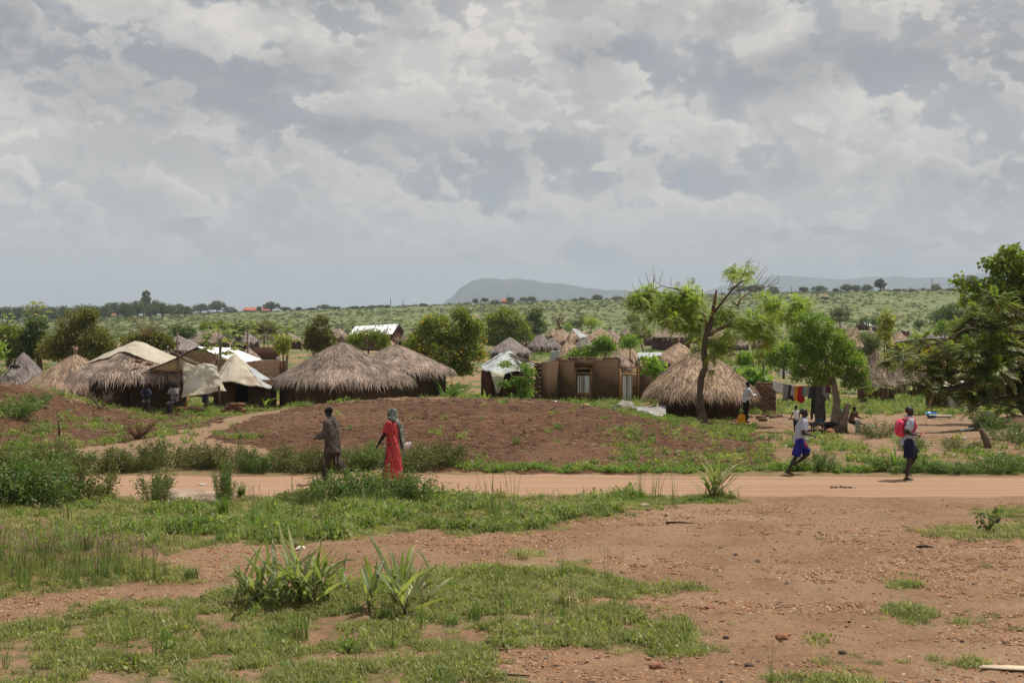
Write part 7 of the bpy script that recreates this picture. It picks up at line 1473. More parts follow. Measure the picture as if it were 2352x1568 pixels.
# earth heap at right
for vx, Y, s_, tx in ((2290, 49, (1.9, .9, .42), 'dark earth heap under the right tree'), (2345, 48, (1.2, .8, .45), 'second dark earth heap at the right edge')): blob_obj('earth_heap', gpt(vx, Y, -.1), s_, CLOD, tx, 'heap', int(vx), .35, 4)
twig_shrub(2246 + 0, 47.5, .12, .5, 'dead twig sticking out of the earth heap', WOOD_DARK, 5)
# ---- clothes line
YL0, YL1 = 63.5, 56.0
pl = gpt(1772, 64.4, 0); 
line = [at(1776, 874, 63.5), at(1800, 881, 62.5), at(1830, 887, 61), at(1860, 886, 59), at(1885, 878, 57), at(1905, 868, 55)]
o = MB().tube(line, .008, 4).build('clothes_line', SACKM); setp(o, 'sagging clothes line tied from brick pillar to leafy tree', 'clothes line')
def on_line(vx):
    for a, b in zip(line, line[1:]):
        va, vb = VX(a.x, a.y), VX(b.x, b.y)
        if va <= vx <= vb: return a.lerp(b, (vx - va) / (vb - va))
    return line[-1]
def cm(n, c): return M(n, c, tuple(x * .75 for x in c), nscale=3, var=.12, rough=.9, trans=.15, ttint=(1.1, 1.1, 1.1))
C_ = {'white': cm('cloth_white', (.72, .72, .76)), 'grey': cm('cloth_grey', (.27, .27, .28)), 'lilac': cm('cloth_lilac', (.50, .44, .47)), 'orange': cm('cloth_orange', (.75, .28, .03)), 'red': cm('cloth_red', (.42, .015, .02)), 'khaki': cm('cloth_khaki', (.33, .33, .27)), 'navy': cm('cloth_navy', (.035, .04, .07)), 'black': cm('cloth_black', (.018, .018, .022)), 'charcoal': cm('cloth_charcoal', (.055, .055, .058)), 'maroon': cm('cloth_maroon', (.12, .012, .03)), 'bluec': cm('cloth_lightblue', (.12, .30, .42))}
def garment(v0, v1, drop0, drop1, mat, label, name='shirt', shape=None, seed=1):
    A, B = on_line(v0), on_line(v1); m_ = K / A.y
    def f(u, v):
        p = A.lerp(B, u); d = (drop0 * (1 - u) + drop1 * u) / m_; d *= (1 + (shape(u) if shape else 0)); side = (u - .5) * (v * .12)
        return p + Vector((side, -.012 - .05 * math.sin(u * 19 + seed) * v - .03 * v, .01 - d * v))
    o = sheet(name, f, 18, 12, mat, None, .035, 3.5, seed); return setp(o, label, 'clothing', 'laundry on the clothes line')
garment(1777, 1799, 24, 26, C_['white'], 'white shirt pegged at the left end of the clothes line', shape=lambda u: -.5 * abs(u - .5))
garment(1799, 1812, 40, 34, C_['grey'], 'grey garment next to the white shirt on the line', seed=2); garment(1812, 1820, 30, 36, C_['navy'], 'narrow dark blue garment beside the grey one', seed=3)
garment(1819, 1832, 24, 24, C_['lilac'], 'pale lilac shirt on the clothes line', seed=4); garment(1826, 1834, 34, 34, C_['orange'], 'orange garment hanging under the lilac shirt', seed=5); garment(1834, 1845, 30, 32, C_['red'], 'bright red shirt in the middle of the line', seed=6, shape=lambda u: .25 * math.sin(u * 3.1))
garment(1844, 1848, 22, 22, C_['bluec'], 'small light blue cloth beside the red shirt', seed=7); garment(1848, 1860, 24, 26, C_['khaki'], 'grey green shirt right of the red one', seed=8); garment(1859, 1866, 30, 30, C_['navy'], 'small navy garment left of the long black one', seed=9)
garment(1865, 1876, 74, 70, C_['black'], 'long black trousers on the clothes line', name='trousers', seed=10, shape=lambda u: .1 * math.sin(u * 12)); garment(1875, 1893, 108, 96, C_['charcoal'], 'very long charcoal coat reaching nearly to the ground', name='coat', seed=11, shape=lambda u: -.15 * abs(u - .4)); garment(1884, 1898, 62, 40, C_['charcoal'], 'dark grey jacket folded over the right of the line', name='jacket', seed=12); garment(1892, 1901, 30, 52, C_['grey'], 'grey sleeveless garment near the tree', seed=13); garment(1899, 1907, 30, 34, C_['maroon'], 'maroon garment at the tree end of the line', seed=14)
# ---- table with basin, bench, rock seat, box
def wood_table(loc, w_, d_, hgt, label, name='table', rz=0, mat=WOOD_DARK):
    e = empty(name, loc, label, name, rz=rz); MB().box((0, 0, hgt), (w_, d_, .03)).build('table_top', mat, e, tone=False)
    for sx_ in (-1, 1):
        for sy_ in (-1, 1): MB().box((sx_ * (w_ / 2 - .05), sy_ * (d_ / 2 - .05), hgt / 2 - .01), (.045, .045, hgt - .02)).build('leg', mat, e, tone=False)
    for sy_ in (-1, 1): MB().box((0, sy_ * (d_ / 2 - .05), hgt * .3), (w_ - .12, .03, .035)).build('rail', mat, e, tone=False)
    MB().box((0, -(d_ / 2 - .03), hgt - .05), (w_ - .06, .02, .06)).build('apron', mat, e, tone=False); return e
tb = gpt(1879, 51.5); wood_table(tb, .50, .36, .40, 'small dark wooden table with a basin on it under the laundry', 'table', .1)
TEAL = M('teal_plastic', (.02, .12, .20), var=.05, rough=.4); basin(tb + Vector((0, 0, .42)), .17, .035, TEAL, 'flat teal tray on the small dark table'); blob_obj('wet_cloth', tb + Vector((.05, 0, .50)), (.13, .1, .07), C_['charcoal'], 'dark folded cloth on the teal tray', 'cloth', 3, .6)
e = empty('cloth_heap', gpt(1904, 51.8), 'black cloth draped over a low block beside the table', 'heap'); o = blob_obj('cloth', (0, 0, .32), (.32, .22, .14), C_['black'], None, None, 5, .5); o.parent = e; o.rotation_euler.z = 0; blob_obj('block', (.0, .05, .12), (.2, .2, .22), BARK, None, None, 6, .4).parent = e
TIN = M('tin_grey', (.38, .39, .40), (.28, .29, .30), var=.1, rough=.5, metal=.3); e = empty('metal_box', gpt(1971, 52.2), 'small grey metal box stove with raised back next to the child', 'box'); MB().box((0, 0, .16), (.17, .17, .32)).build('body', TIN, e, tone=False); MB().box((0, .07, .42), (.17, .02, .20)).build('back_plate', TIN, e, tone=False); MB().box((-.03, -.02, .335), (.28, .24, .015)).build('tray', TIN, e, tone=False)
for vx, vy, tx in ((1908, 985, 'brown rock seat at the foot of the leafy tree, left one'), ): blob_obj('rock', gpt(1907, 50.9, .05), (.18, .15, .16), STONE_R, tx, 'rock', 9, .5)
o = MB().tube([(-.02, 0, 0), (0, 0, .05), (0, 0, .12)], [.09, .10, .05], 12).tube([(0, 0, -.012), (0, 0, .0)], [.17, .17], 14).build('straw_hat', WOOD, tone=False); o.location = gpt(1955, 52.9) + Vector((0, 0, .80)); setp(o, 'brown brimmed hat on the child beside the cut trunk', 'hat')
# ---- seat and bench under the awning
e = empty('wooden_chair', gpt(417, 61.8), 'low brown wooden chair under the awning by the pole', 'chair'); z_ = .30
MB().box((0, 0, z_), (.42, .36, .03)).build('seat', WOOD_TAN, e, tone=False)
for sx_ in (-1, 1):
    for sy_ in (-1, 1): MB().tube([(sx_ * .24, sy_ * .17, 0), (sx_ * .15, sy_ * .13, z_)], .022, 5).build('leg', WOOD_TAN, e, tone=False)
MB().tube([(-.22, 0, .13), (.22, 0, .13)], .016, 5).build('stretcher', WOOD_TAN, e, tone=False); MB().box((.22, 0, .55), (.04, .32, .5), Matrix.Rotation(.3, 3, 'Y')).build('backrest', WOOD_TAN, e, tone=False)
e = empty('mud_bench', gpt(444, 63.8), 'rounded mud bench behind the wooden chair', 'bench'); o = blob_obj('seat', (0, 0, .1), (.5, .2, .22), MUD, None, None, 3, .15); o.parent = e; o.rotation_euler.z = 0
# ---- litter
def crumple(vx, Y, s_, mat, label, cat='litter', name='plastic_litter', dz=.03): return blob_obj(name, gpt(vx, Y, dz), (s_, s_ * .7, s_ * .5), mat, label, cat, int(vx * 3) % 97, .9, 2)
GRN = M('green_plastic', (.03, .40, .12), var=.1, rough=.3, spec=.6); WHT = M('white_litter', (.70, .72, .74), var=.1, rough=.5); SKYB = M('pale_blue_litter', (.40, .58, .68), rough=.4)
crumple(2003, 56, .11, GRN, 'green plastic bottle lying in the yard', name='plastic_bottle'); crumple(2048, 45.5, .06, GRN, 'green bottle end at the edge of the weeds', name='plastic_bottle'); crumple(2215, 44.5, .09, SKYB, 'pale blue crumpled bag in the weeds right of the boy'); crumple(2188, 39.5, .05, WHT, 'white scrap below the pale blue bag'); crumple(1311, 45, .055, WHT, 'white scrap on top of the ploughed mound') if False else crumple(1276, 52, .07, WHT, 'white scrap on top of the ploughed mound'); crumple(1925 - 120, 43, .05, WHT, 'small white scrap on the weedy slope'); crumple(2295, 41, .07, WHT, 'whitish scrap near the leaning post'); crumple(2262, 38.2, .04, SKYB, 'turquoise scrap below the leaning post')
o = corrugated('paper_sheet', gpt(2205, 47.5, .04), gpt(2235, 47.8, .06), gpt(2240, 47.1, .05), gpt(2207, 46.9, .03), 2, .01, WHT, None, 2, .004); setp(o, 'flat white sheet lying on the yard path', 'sheet')
o = crumple(1862, 53, .08, cm('cloth_pink', (.5, .1, .2)), 'pink sandal shaped scrap behind the table'); blob_obj('white_bag', ghit(462, 1092 + 22) + Vector((0, 0, .02)), (.09, .03, .02), WHT, 'white crumpled bag on the road edge above the rock', 'litter', 5, .9, 2)
o = MB().tube([(-.25, 0, .02), (0, .03, .03), (.22, -.02, .02)], .008, 4, cap=False); 
P_ = rng.normal(0, 1, (26, 3)) * np.array([.16, .05, .01]) + np.array([0, 0, .02]); V, F, t = leaves(P_, rng.normal(0, 1, (26, 3)) * np.array([1, 1, .1]), .07, rng, .4); o.add(V, F, 1.0); o = o.build('fallen_twig', WOOD_DARK, tone=False); o.location = ghit(1936, 1121); setp(o, 'dead leafy twig lying on the road edge', 'twig')
for vx, vy, L, tx in ((1560, 1203, .5, 'dark stick on the gravel left of centre right'), (2125, 1258, .28, 'small stick near the right grass patch'), (1120, 1480 + 75, .9, 'rough dark branch at the bottom soil patch')):
    o = MB().tube([(-L / 2, 0, .02), (0, .02, .03), (L / 2, -.03, .02)], [.02, .018, .008], 5, wob=.4).build('stick', WOOD_DARK); o.location = ghit(vx, vy); setp(o, tx, 'stick')
# ------------------------------------------------------------------ people
SKIN = M('dark_skin', (.026, .015, .011), (.018, .011, .008), nscale=6, var=.1, rough=.55, spec=.4); SKIN_B = M('brown_skin', (.13, .07, .045), var=.1, rough=.55)
HAIR = M('black_hair', (.008, .007, .007), var=.2, rough=.95, bump=.5, bscale=180, bdist=.01); EYEW = M('eye_white', (.5, .47, .42), var=.02, rough=.3)
NAIL = M('sole_skin', (.16, .09, .07), var=.1)
def capsule(mb, a, b, r0, r1, seg=10, flat=False, oval=1.0, side=None):
    a = np.array(a, float); b = np.array(b, float); d = b - a; L = np.linalg.norm(d) + 1e-9; d /= L
    up = np.array(side if side is not None else ((0, 1, 0) if abs(d[1]) < .9 else (1, 0, 0)), float); A = up - d * up.dot(d); A /= np.linalg.norm(A); B = np.cross(d, A)
    st = [(-r0, .02), (-r0 * .8, r0 * .6), (-r0 * .4, r0 * .92), (0, r0), (L * .5, (r0 + r1) / 2), (L, r1), (L + r1 * .4, r1 * .92), (L + r1 * .8, r1 * .6), (L + r1, .02 * r1)] if not flat else [(0, r0), (L * .5, (r0 + r1) / 2), (L, r1)]
    th = np.arange(seg) * 2 * math.pi / seg; V = np.concatenate([a + d * t + np.outer(np.cos(th) * r, A) + np.outer(np.sin(th) * r * oval, B) for t, r in st]); n = len(st)
    F = grid_faces(n, seg, True)[:, ::-1]; mb.add(V, [F, np.array([list(range(seg))]), np.array([[(n - 1) * seg + j for j in range(seg)][::-1]])])
def ellip(mb, c, r, M3=None, seg=12):
    V = []; n = 9
    for i in range(n):
        ph = math.pi * (i + .5 * (i == 0) * .02 + 0) / (n - 1); ph = min(max(ph, .03), math.pi - .03)
        for j in range(seg): t = 2 * math.pi * j / seg; V.append((math.sin(ph) * math.cos(t) * r[0], math.sin(ph) * math.sin(t) * r[1], math.cos(ph) * r[2]))
    V = np.array(V); V = V @ np.array(M3).T if M3 is not None else V; F = grid_faces(n, seg, True); mb.add(V + np.array(c), [F, np.array([list(range(seg))[::-1]]), np.array([[(n - 1) * seg + j for j in range(seg)]])])
def loft(mb, rings, seg=18):
    """rings: (center, rx, ry, lean radians)"""
    V = []
    for c, rx, ry, ln in rings:
        for j in range(seg): t = 2 * math.pi * j / seg; x = math.cos(t) * rx; V.append((c[0] + x * math.cos(ln), c[1] + math.sin(t) * ry, c[2] - x * math.sin(ln)))
    n = len(rings); mb.add(V, [grid_faces(n, seg, True), np.array([list(range(seg))[::-1]]), np.array([[(n - 1) * seg + j for j in range(seg)]])])
def remesh(mb, name, mat, parent, vox, folds=0.0, fs=9.0, seed=0, smooth_it=2):
    o = mb.build(name, mat, None, tone=False); bm = bmesh.new(); bm.from_mesh(o.data); bmesh.ops.recalc_face_normals(bm, faces=bm.faces); bm.to_mesh(o.data); bm.free()
    md = o.modifiers.new('r', 'REMESH'); md.mode = 'VOXEL'; md.voxel_size = vox; md.use_smooth_shade = True
    ms = o.modifiers.new('s', 'SMOOTH'); ms.factor = .5; ms.iterations = smooth_it
    dg = bpy.context.evaluated_depsgraph_get(); me = bpy.data.meshes.new_from_object(o.evaluated_get(dg)); me.name = name
    if folds and len(me.vertices):
        n = len(me.vertices); co_ = np.empty(n * 3, np.float32); me.vertices.foreach_get('co', co_); co_ = co_.reshape(-1, 3); no = np.empty(n * 3, np.float32); me.vertices.foreach_get('normal', no); no = no.reshape(-1, 3)
        f = 1 - np.abs(2 * fbm(co_[:, 0] * fs, co_[:, 1] * fs, co_[:, 2] * fs * .35, seed, 3) - 1); co_ += no * ((f - .75) * folds)[:, None]; me.vertices.foreach_set('co', co_.ravel()); me.update()
    if not me.materials: me.materials.append(mat)
    for p in me.polygons: p.use_smooth = True
    bpy.data.objects.remove(o, do_unlink=True); o = bpy.data.objects.new(name, me); COL.objects.link(o); o.parent = parent; return o
def hand(mb, w, fd, s, side, curl=.6, up=(0, 0, 1)):
    """palm, four unequal bent fingers and a thumb; w wrist, fd forward direction"""
    w = np.array(w); fd = unit(np.array(fd, float)); sd = unit(np.cross(np.array(up, float), fd)) * side; pn = np.cross(fd, sd) * side
    pl = .048 * s; c = w + fd * pl * .9; 
    for k in (-1, 0, 1): capsule(mb, w + sd * k * .008 * s, w + fd * pl * 1.7 + sd * k * .018 * s, .015 * s, .014 * s, 8)
    for k, (o, L) in enumerate(((-.030, .058), (-.010, .070), (.010, .066), (.029, .052))):
        b = w + fd * pl * 1.8 + sd * o * s; L *= s; d1 = unit(fd * math.cos(curl * .6) - pn * math.sin(curl * .6)); d2 = unit(fd * math.cos(curl * 1.9) - pn * math.sin(curl * 1.9)); m_ = b + d1 * L * .5
        capsule(mb, b, m_, .0095 * s, .0088 * s, 7); capsule(mb, m_, m_ + d2 * L * .5, .0088 * s, .0075 * s, 7)
    t0 = w + fd * pl * .5 - sd * .022 * s; t1 = t0 + unit(fd * .8 - sd * .8 - pn * .3) * .032 * s; capsule(mb, t0, t1, .012 * s, .010 * s, 7); capsule(mb, t1, t1 + unit(fd - sd * .15 - pn * .5) * .028 * s, .010 * s, .008 * s, 7)
def person(loc, heading, Ht, label, pose, outfit, vox=.009, seed=0, group=None, skin=None, hair=True, sit=None):
    sk = skin or SKIN; e = empty('person', loc, label, 'person', group, R(heading)); s = Ht; ln = R(pose.get('lean', 4)); sp = np.array([math.sin(ln), 0, math.cos(ln)])
    P = np.array([0, 0, 0.0]); J = {}
    SC = P + sp * .285; NK = P + sp * .335; hp = R(pose.get('head', 5)); hy = R(pose.get('yaw', 0)); hd = np.array([math.sin(ln * .5 + hp * .6), 0, math.cos(ln * .5 + hp * .6)]); HC = NK + hd * .075
    legs = []
    for i, (sd, (th, kn, ft)) in enumerate(zip((1, -1), pose['legs'])):
        hpj = P + np.array([0, .052 * sd, -.01]); a = R(th); b = R(th - kn); sp_ = R(pose.get('splay', 2)) * sd
        K_ = hpj + np.array([math.sin(a), math.sin(sp_) * 1.0, -math.cos(a)]) * .245; An = K_ + np.array([math.sin(b), math.sin(sp_) * .3, -math.cos(b)]) * .24; legs.append((hpj, K_, An, R(ft), sd))
    mn = min(min(l[2][2] - .038 * math.cos(l[3]) - max(0, math.sin(-l[3])) * .10 for l in legs), -.075 if pose.get('floor') else 9)
    if sit is not None: off = sit / s + .075
    else: off = -mn
    def S(p): q = np.array(p, float) + np.array([0, 0, off]); return q * s
    mb = MB(); sk_r = lambda r: r * s
    # torso, neck
    ellip(mb, S(P + sp * .215), np.array([.058, .088, .10]) * s, Matrix.Rotation(ln, 3, 'Y')); ellip(mb, S(P + sp * .10), np.array([.052, .072, .10]) * s, Matrix.Rotation(ln, 3, 'Y')); ellip(mb, S(P + sp * .01), np.array([.060, .082, .07]) * s)
    capsule(mb, S(SC + np.array([0, .07, 0])), S(SC + np.array([0, -.07, 0])), .038 * s, .038 * s); capsule(mb, S(NK - sp * .04), S(HC - hd * .03), .033 * s, .028 * s)
    # head with brow, nose, lips, jaw and ears
    RM = Matrix.Rotation(hy, 3, 'Z') @ Matrix.Rotation(hp, 3, 'Y'); RA = np.array(RM)
    H_ = lambda x, y, z: S(HC) + RA @ (np.array([x, y, z]) * s)
    ellip(mb, H_(-.004, 0, .020), np.array([.061, .047, .053]) * s, RM); ellip(mb, H_(.016, 0, -.022), np.array([.040, .035, .043]) * s, RM); ellip(mb, H_(.030, 0, -.048), np.array([.016, .017, .012]) * s, RM)
    ellip(mb, H_(.040, 0, .012), np.array([.014, .028, .009]) * s, RM); capsule(mb, H_(.048, 0, .004), H_(.058, 0, -.013), .005 * s, .009 * s, 7); ellip(mb, H_(.046, 0, -.031), np.array([.011, .017, .006]) * s, RM); ellip(mb, H_(.044, 0, -.039), np.array([.010, .015, .006]) * s, RM)
    for sd in (1, -1): ellip(mb, H_(-.006, .044 * sd, -.002), np.array([.010, .006, .016]) * s, RM)
    arms = []
    for i, (sd, (sf, ab, el)) in enumerate(zip((1, -1), pose['arms'])):
        sh = SC + np.array([0, .098 * sd, -.008]); a, c = R(sf), R(ab); ud = np.array([math.sin(a) * math.cos(c), math.sin(c) * sd, -math.cos(a) * math.cos(c)]); El = sh + ud * .168; a2 = R(sf + el); inn = pose.get('inward', .25) if el > 30 else -math.sin(c) * .4
        fdv = unit(np.array([math.sin(a2), -inn * sd, -math.cos(a2)])); Wr = El + fdv * .14; arms.append((sh, El, Wr, fdv, sd))
        capsule(mb, S(sh), S(El), .030 * s, .022 * s); capsule(mb, S(El), S(Wr), .022 * s, .0145 * s); hand(mb, S(Wr), fdv, s / 1.65, sd, pose.get('curl', .7), up=(0, 0, 1) if abs(fdv[2]) < .8 else (1, 0, 0))
    for hpj, K_, An, ft, sd in legs:
        capsule(mb, S(hpj), S(K_), .052 * s, .033 * s); capsule(mb, S(K_), S(K_ + (An - K_) * .38), .032 * s, .031 * s); capsule(mb, S(K_ + (An - K_) * .38), S(An), .030 * s, .018 * s)
        f = np.array([math.cos(ft), 0, math.sin(ft)]); dn = np.array([math.sin(ft), 0, -math.cos(ft)]); hl = An + dn * .018 - f * .022; toe = An + dn * .024 + f * .085; capsule(mb, S(hl), S(toe), .021 * s, .013 * s, 8, side=(0, 1, 0), oval=.75); capsule(mb, S(An + dn * .005), S(An + dn * .018 + f * .045), .019 * s, .015 * s, 8)
        for q in range(5): capsule(mb, S(toe + np.array([0, (q - 2) * .0085, 0]) - f * .01), S(toe + np.array([0, (q - 2) * .010, 0]) + f * (.012 - abs(q - 1) * .002)), .0062 * s, .0055 * s, 6)
    remesh(mb, 'body', sk, e, vox)
    if hair:
        hb = MB(); ellip(hb, H_(-.008, 0, .024), np.array([.062, .049, .052]) * s, RM); remesh(hb, 'hair', HAIR, e, vox, .003, 60, 3)
    if vox < .012:
        for sd in (1, -1): eb = MB(); ellip(eb, H_(.0435, .017 * sd, .003), np.array([.004, .006, .004]) * s, RM, 8); eb.build('eye', EYEW, e, tone=False, smooth_=True)
    Cx = dict(S=S, P=P, sp=sp, SC=SC, NK=NK, HC=HC, legs=legs, arms=arms, H_=H_, ln=ln, s=s, e=e, vox=vox, RM=RM, fd=arms)
    for fn in outfit: fn(Cx)
    return e
def torso_cloth(name, mat, t0=-.02, t1=.315, rx=.072, ry=.094, sleeve=.62, sr=.040, folds=.02, collar=False, flare=1.0, seed=0, hemx=0.0):
    def f(c):
        S, P, sp, s = c['S'], c['P'], c['sp'], c['s']; mb = MB(); R_ = []
        for k, t in enumerate(np.linspace(t0, t1, 8)):
            u = k / 7; w_ = (flare + (1 - flare) * min(u * 2.2, 1)); sh = 1 - max(0, u - .82) * 2.6; R_.append((S(P + sp * t + np.array([hemx * (1 - u), 0, 0])), rx * s * w_ * (1 + .06 * math.sin(u * 5)) * sh ** .6, ry * s * w_ * (1.0 + .12 * min(u * 1.3, 1)) * max(sh, .55), c['ln']))
        loft(mb, R_)
        for sh, El, Wr, fd, sd in c['arms']:
            capsule(mb, S(c['SC'] + np.array([0, .05 * sd, .0])), S(sh), .042 * s, .040 * s)
            if sleeve <= 1: capsule(mb, S(sh), S(sh + (El - sh) * sleeve), sr * s, sr * 1.12 * s, 12, flat=True); capsule(mb, S(sh), S(sh + (El - sh) * .2), sr * s, sr * s)
            else: capsule(mb, S(sh), S(El), sr * s, sr * .85 * s); capsule(mb, S(El), S(El + (Wr - El) * (sleeve - 1)), sr * .85 * s, sr * .8 * s, 12, flat=True)
        if collar: capsule(mb, S(c['NK'] - sp * .03), S(c['NK'] + sp * .012), .048 * s, .044 * s, 12, flat=True)
        remesh(mb, name, mat, c['e'], c['vox'], folds * s, 9, seed)
    return f
def trousers(name, mat, length=1.9, r=(.066, .046, .044), folds=.016, seed=0, waist=.05):
    """length 0-1 ends on the thigh, 1-2 on the shin"""
    def f(c):
        S, P, sp, s = c['S'], c['P'], c['sp'], c['s']; mb = MB(); loft(mb, [(S(P + sp * waist), .062 * s, .080 * s, c['ln']), (S(P), .068 * s, .090 * s, c['ln'] * .5), (S(P - np.array([0, 0, .055])), .066 * s, .086 * s, 0)])
        for hpj, K_, An, ft, sd in c['legs']:
            if length <= 1: capsule(mb, S(hpj), S(hpj + (K_ - hpj) * .15), r[0] * s, r[0] * s); capsule(mb, S(hpj), S(hpj + (K_ - hpj) * length), r[0] * s, r[1] * s, 12, flat=True)
            else: capsule(mb, S(hpj), S(K_), r[0] * s, r[1] * s); capsule(mb, S(K_), S(K_ + (An - K_) * (length - 1)), r[1] * s, r[2] * s, 12, flat=True)
        remesh(mb, name, mat, c['e'], c['vox'], folds * s, 8, seed)
    return f
def shoes(mat, flip=False, name='shoe'):
    def f(c):
        S, s = c['S'], c['s']
        for hpj, K_, An, ft, sd in c['legs']:
            fw = np.array([math.cos(ft), 0, math.sin(ft)]); dn = np.array([math.sin(ft), 0, -math.cos(ft)]); mb = MB()
            if flip:
                V = [];
                for (x, w_) in ((-.045, .020), (-.02, .027), (.03, .026), (.07, .033), (.10, .030), (.118, .016)):
                    for z_ in (.040, .049):
                        for y_ in (-1, 1): V.append(S(An + fw * x + dn * z_ + np.array([0, w_ * y_, 0])))
                n = 6; F = []
                for i in range(n - 1): a = i * 4; F += [(a, a + 1, a + 5, a + 4), (a + 2, a + 6, a + 7, a + 3), (a, a + 4, a + 6, a + 2), (a + 1, a + 3, a + 7, a + 5)]
                mb.add(V, np.array(F + [(0, 2, 3, 1), (20, 21, 23, 22)])); o = mb.build('sandal', mat, c['e'], tone=False)
                st = MB().tube([S(An + fw * .03 + dn * .04 + np.array([0, .028, 0])), S(An + fw * .055 + dn * .008), S(An + fw * .03 + dn * .04 + np.array([0, -.028, 0]))], .007 * s, 5).build('strap', mat, o, tone=False)
            else:
                capsule(mb, S(An + dn * .02 - fw * .02), S(An + dn * .024 + fw * .09), .027 * s, .023 * s); remesh(mb, name, mat, c['e'], c['vox'], 0)
    return f
WALK = lambda a, b: [a, b]
JACKET = M('dusty_jacket', (.10, .083, .073), (.062, .050, .045), nscale=5, var=.15, c3=(.11, .095, .082)); TROUS = M('brown_trousers', (.050, .034, .030), (.035, .025, .024), nscale=6, var=.15)
# man in the jacket
def held_thing(c):
    sh, El, Wr, fd, sd = c['arms'][0]; o = MB().box((0, 0, 0), (.07, .045, .012)).build('held_paper', TARP_WHITE, c['e'], tone=False); o.location = Vector(c['S'](Wr + fd * .055)); o.rotation_euler = (0, -.5, .3)
YM = 32.3; pm = (gpt(764, YM) + Vector((0, 0, 0)))
person(pm, 152, 1.72, 'man in a dusty dark jacket and brown trousers walking away along the road, head bowed', dict(lean=5, head=32, yaw=12, legs=[(14, 10, 0), (-8, 42, -28)], arms=[(8, 8, 70), (-6, 8, 22)], curl=1.1),
       [torso_cloth('jacket', JACKET, -.115, .325, .084, .106, 1.93, .046, .035, True, 1.12, 3), trousers('trousers', TROUS, 1.92, (.068, .052, .050), .03, 4), shoes(WOOD_DARK), held_thing], .010, 1)
# woman in red
dm = bpy.data.materials.new('red_dotted_dress'); dm.use_nodes = True; t = NT(dm.node_tree); t.n.clear(); ou = t.node('ShaderNodeOutputMaterial'); b_ = t.node('ShaderNodeBsdfPrincipled'); t.link(b_.outputs[0], ou.inputs[0]); P_ = t.node('ShaderNodeTexCoord').outputs['Object']
vo = t.node('ShaderNodeTexVoronoi'); vo.inputs['Scale'].default_value = 34; vo.inputs['Randomness'].default_value = .12; t.link(P_, vo.inputs['Vector']); t.link(t.mix(t.ramp(vo.outputs['Distance'], .30, .22), (.33, .018, .026), (.50, .17, .12)), b_.inputs['Base Color']); b_.inputs['Roughness'].default_value = .85
SCARF = M('grey_green_scarf', (.20, .245, .215), (.12, .155, .14), nscale=9, var=.2, c3=(.34, .36, .27), rough=.85); BLACKS = M('black_sleeve', (.012, .011, .012), var=.1)
def dress(c):
    S, P, sp, s = c['S'], c['P'], c['sp'], c['s']; mb = MB(); loft(mb, [(S(P + sp * .315), .035 * s, .05 * s, 0), (S(P + sp * .28), .062 * s, .098 * s, 0), (S(P + sp * .2), .078 * s, .096 * s, 0), (S(P + sp * .08), .078 * s, .088 * s, 0), (S(P - np.array([.0, 0, .05])), .094 * s, .100 * s, 0), (S(P - np.array([.005, 0, .2])), .108 * s, .108 * s, 0), (S(P - np.array([.01, 0, .36])), .125 * s, .118 * s, 0), (S(P - np.array([.015, 0, .475])), .140 * s, .125 * s, 0)], 26)
    for sh, El, Wr, fd, sd in c['arms']: capsule(mb, S(c['SC'] + np.array([0, .05 * sd, 0])), S(sh), .04 * s, .042 * s); capsule(mb, S(sh), S(sh + (El - sh) * .85), .043 * s, .047 * s, 12, flat=True)
    remesh(mb, 'dress', dm, c['e'], c['vox'], .035 * s, 8, 3)
def under_sleeves(c):
    S, s = c['S'], c['s']
    for sh, El, Wr, fd, sd in c['arms']: mb = MB(); capsule(mb, S(sh + (El - sh) * .5), S(El), .029 * s, .027 * s); capsule(mb, S(El), S(Wr), .027 * s, .020 * s, 12, flat=True); remesh(mb, 'sleeve', BLACKS, c['e'], c['vox'], .006)
def scarf(c):
    S, s, H_ = c['S'], c['s'], c['H_']; mb = MB(); ellip(mb, H_(-.012, 0, .016), np.array([.066, .056, .060]) * s, c['RM']); ellip(mb, H_(-.022, 0, -.028), np.array([.050, .052, .052]) * s, c['RM']); capsule(mb, H_(.02, .045, -.055), H_(-.03, -.05, -.075), .026 * s, .03 * s); capsule(mb, H_(.02, -.04, -.055), H_(-.03, .05, -.075), .026 * s, .03 * s)
    a = c['P'] + c['sp'] * .30 + np.array([-.05, -.04, 0]); pts = [a, a + np.array([-.045, -.035, -.08]), a + np.array([-.06, -.05, -.22]), a + np.array([-.085, -.06, -.36]), a + np.array([-.09, -.06, -.44])]
    for p, q, r0, r1 in zip(pts, pts[1:], (.04, .038, .034, .026), (.038, .034, .026, .018)): capsule(mb, S(p), S(q), r0 * s, r1 * s, 10, oval=.55)
    remesh(mb, 'headscarf', SCARF, c['e'], c['vox'], .04 * s, 14, 8)
def books(c):
    sh, El, Wr, fd, sd = c['arms'][1]; PK = M('pale_pink_paper', (.62, .48, .46), var=.05)
    for k, (dx_, dz_, rz) in enumerate(((0, 0, .1), (-.05, .02, -.1))): o = MB().box((0, 0, 0), (.20, .015, .15)).build('book', PK if k == 0 else TARP_WHITE, c['e'], tone=False); o.location = Vector(c['S'](Wr + fd * .03)) + Vector((-.07 + dx_, -.04 - .02 * k, -.02 + dz_)); o.rotation_euler = (0, .25 + rz, .2)
REDC = M('red_cloth', (.55, .015, .02), var=.1)
person(gpt(902, 32.7), 158, 1.66, 'woman in a red dotted dress and grey green headscarf walking along the road with books', dict(lean=2, head=4, yaw=10, legs=[(16, 4, 0), (-12, 12, -12)], arms=[(20, 10, 14), (-22, 14, 20)], curl=.9, splay=1),
       [dress, under_sleeves, scarf, books, shoes(REDC)], .010, 2, hair=False)
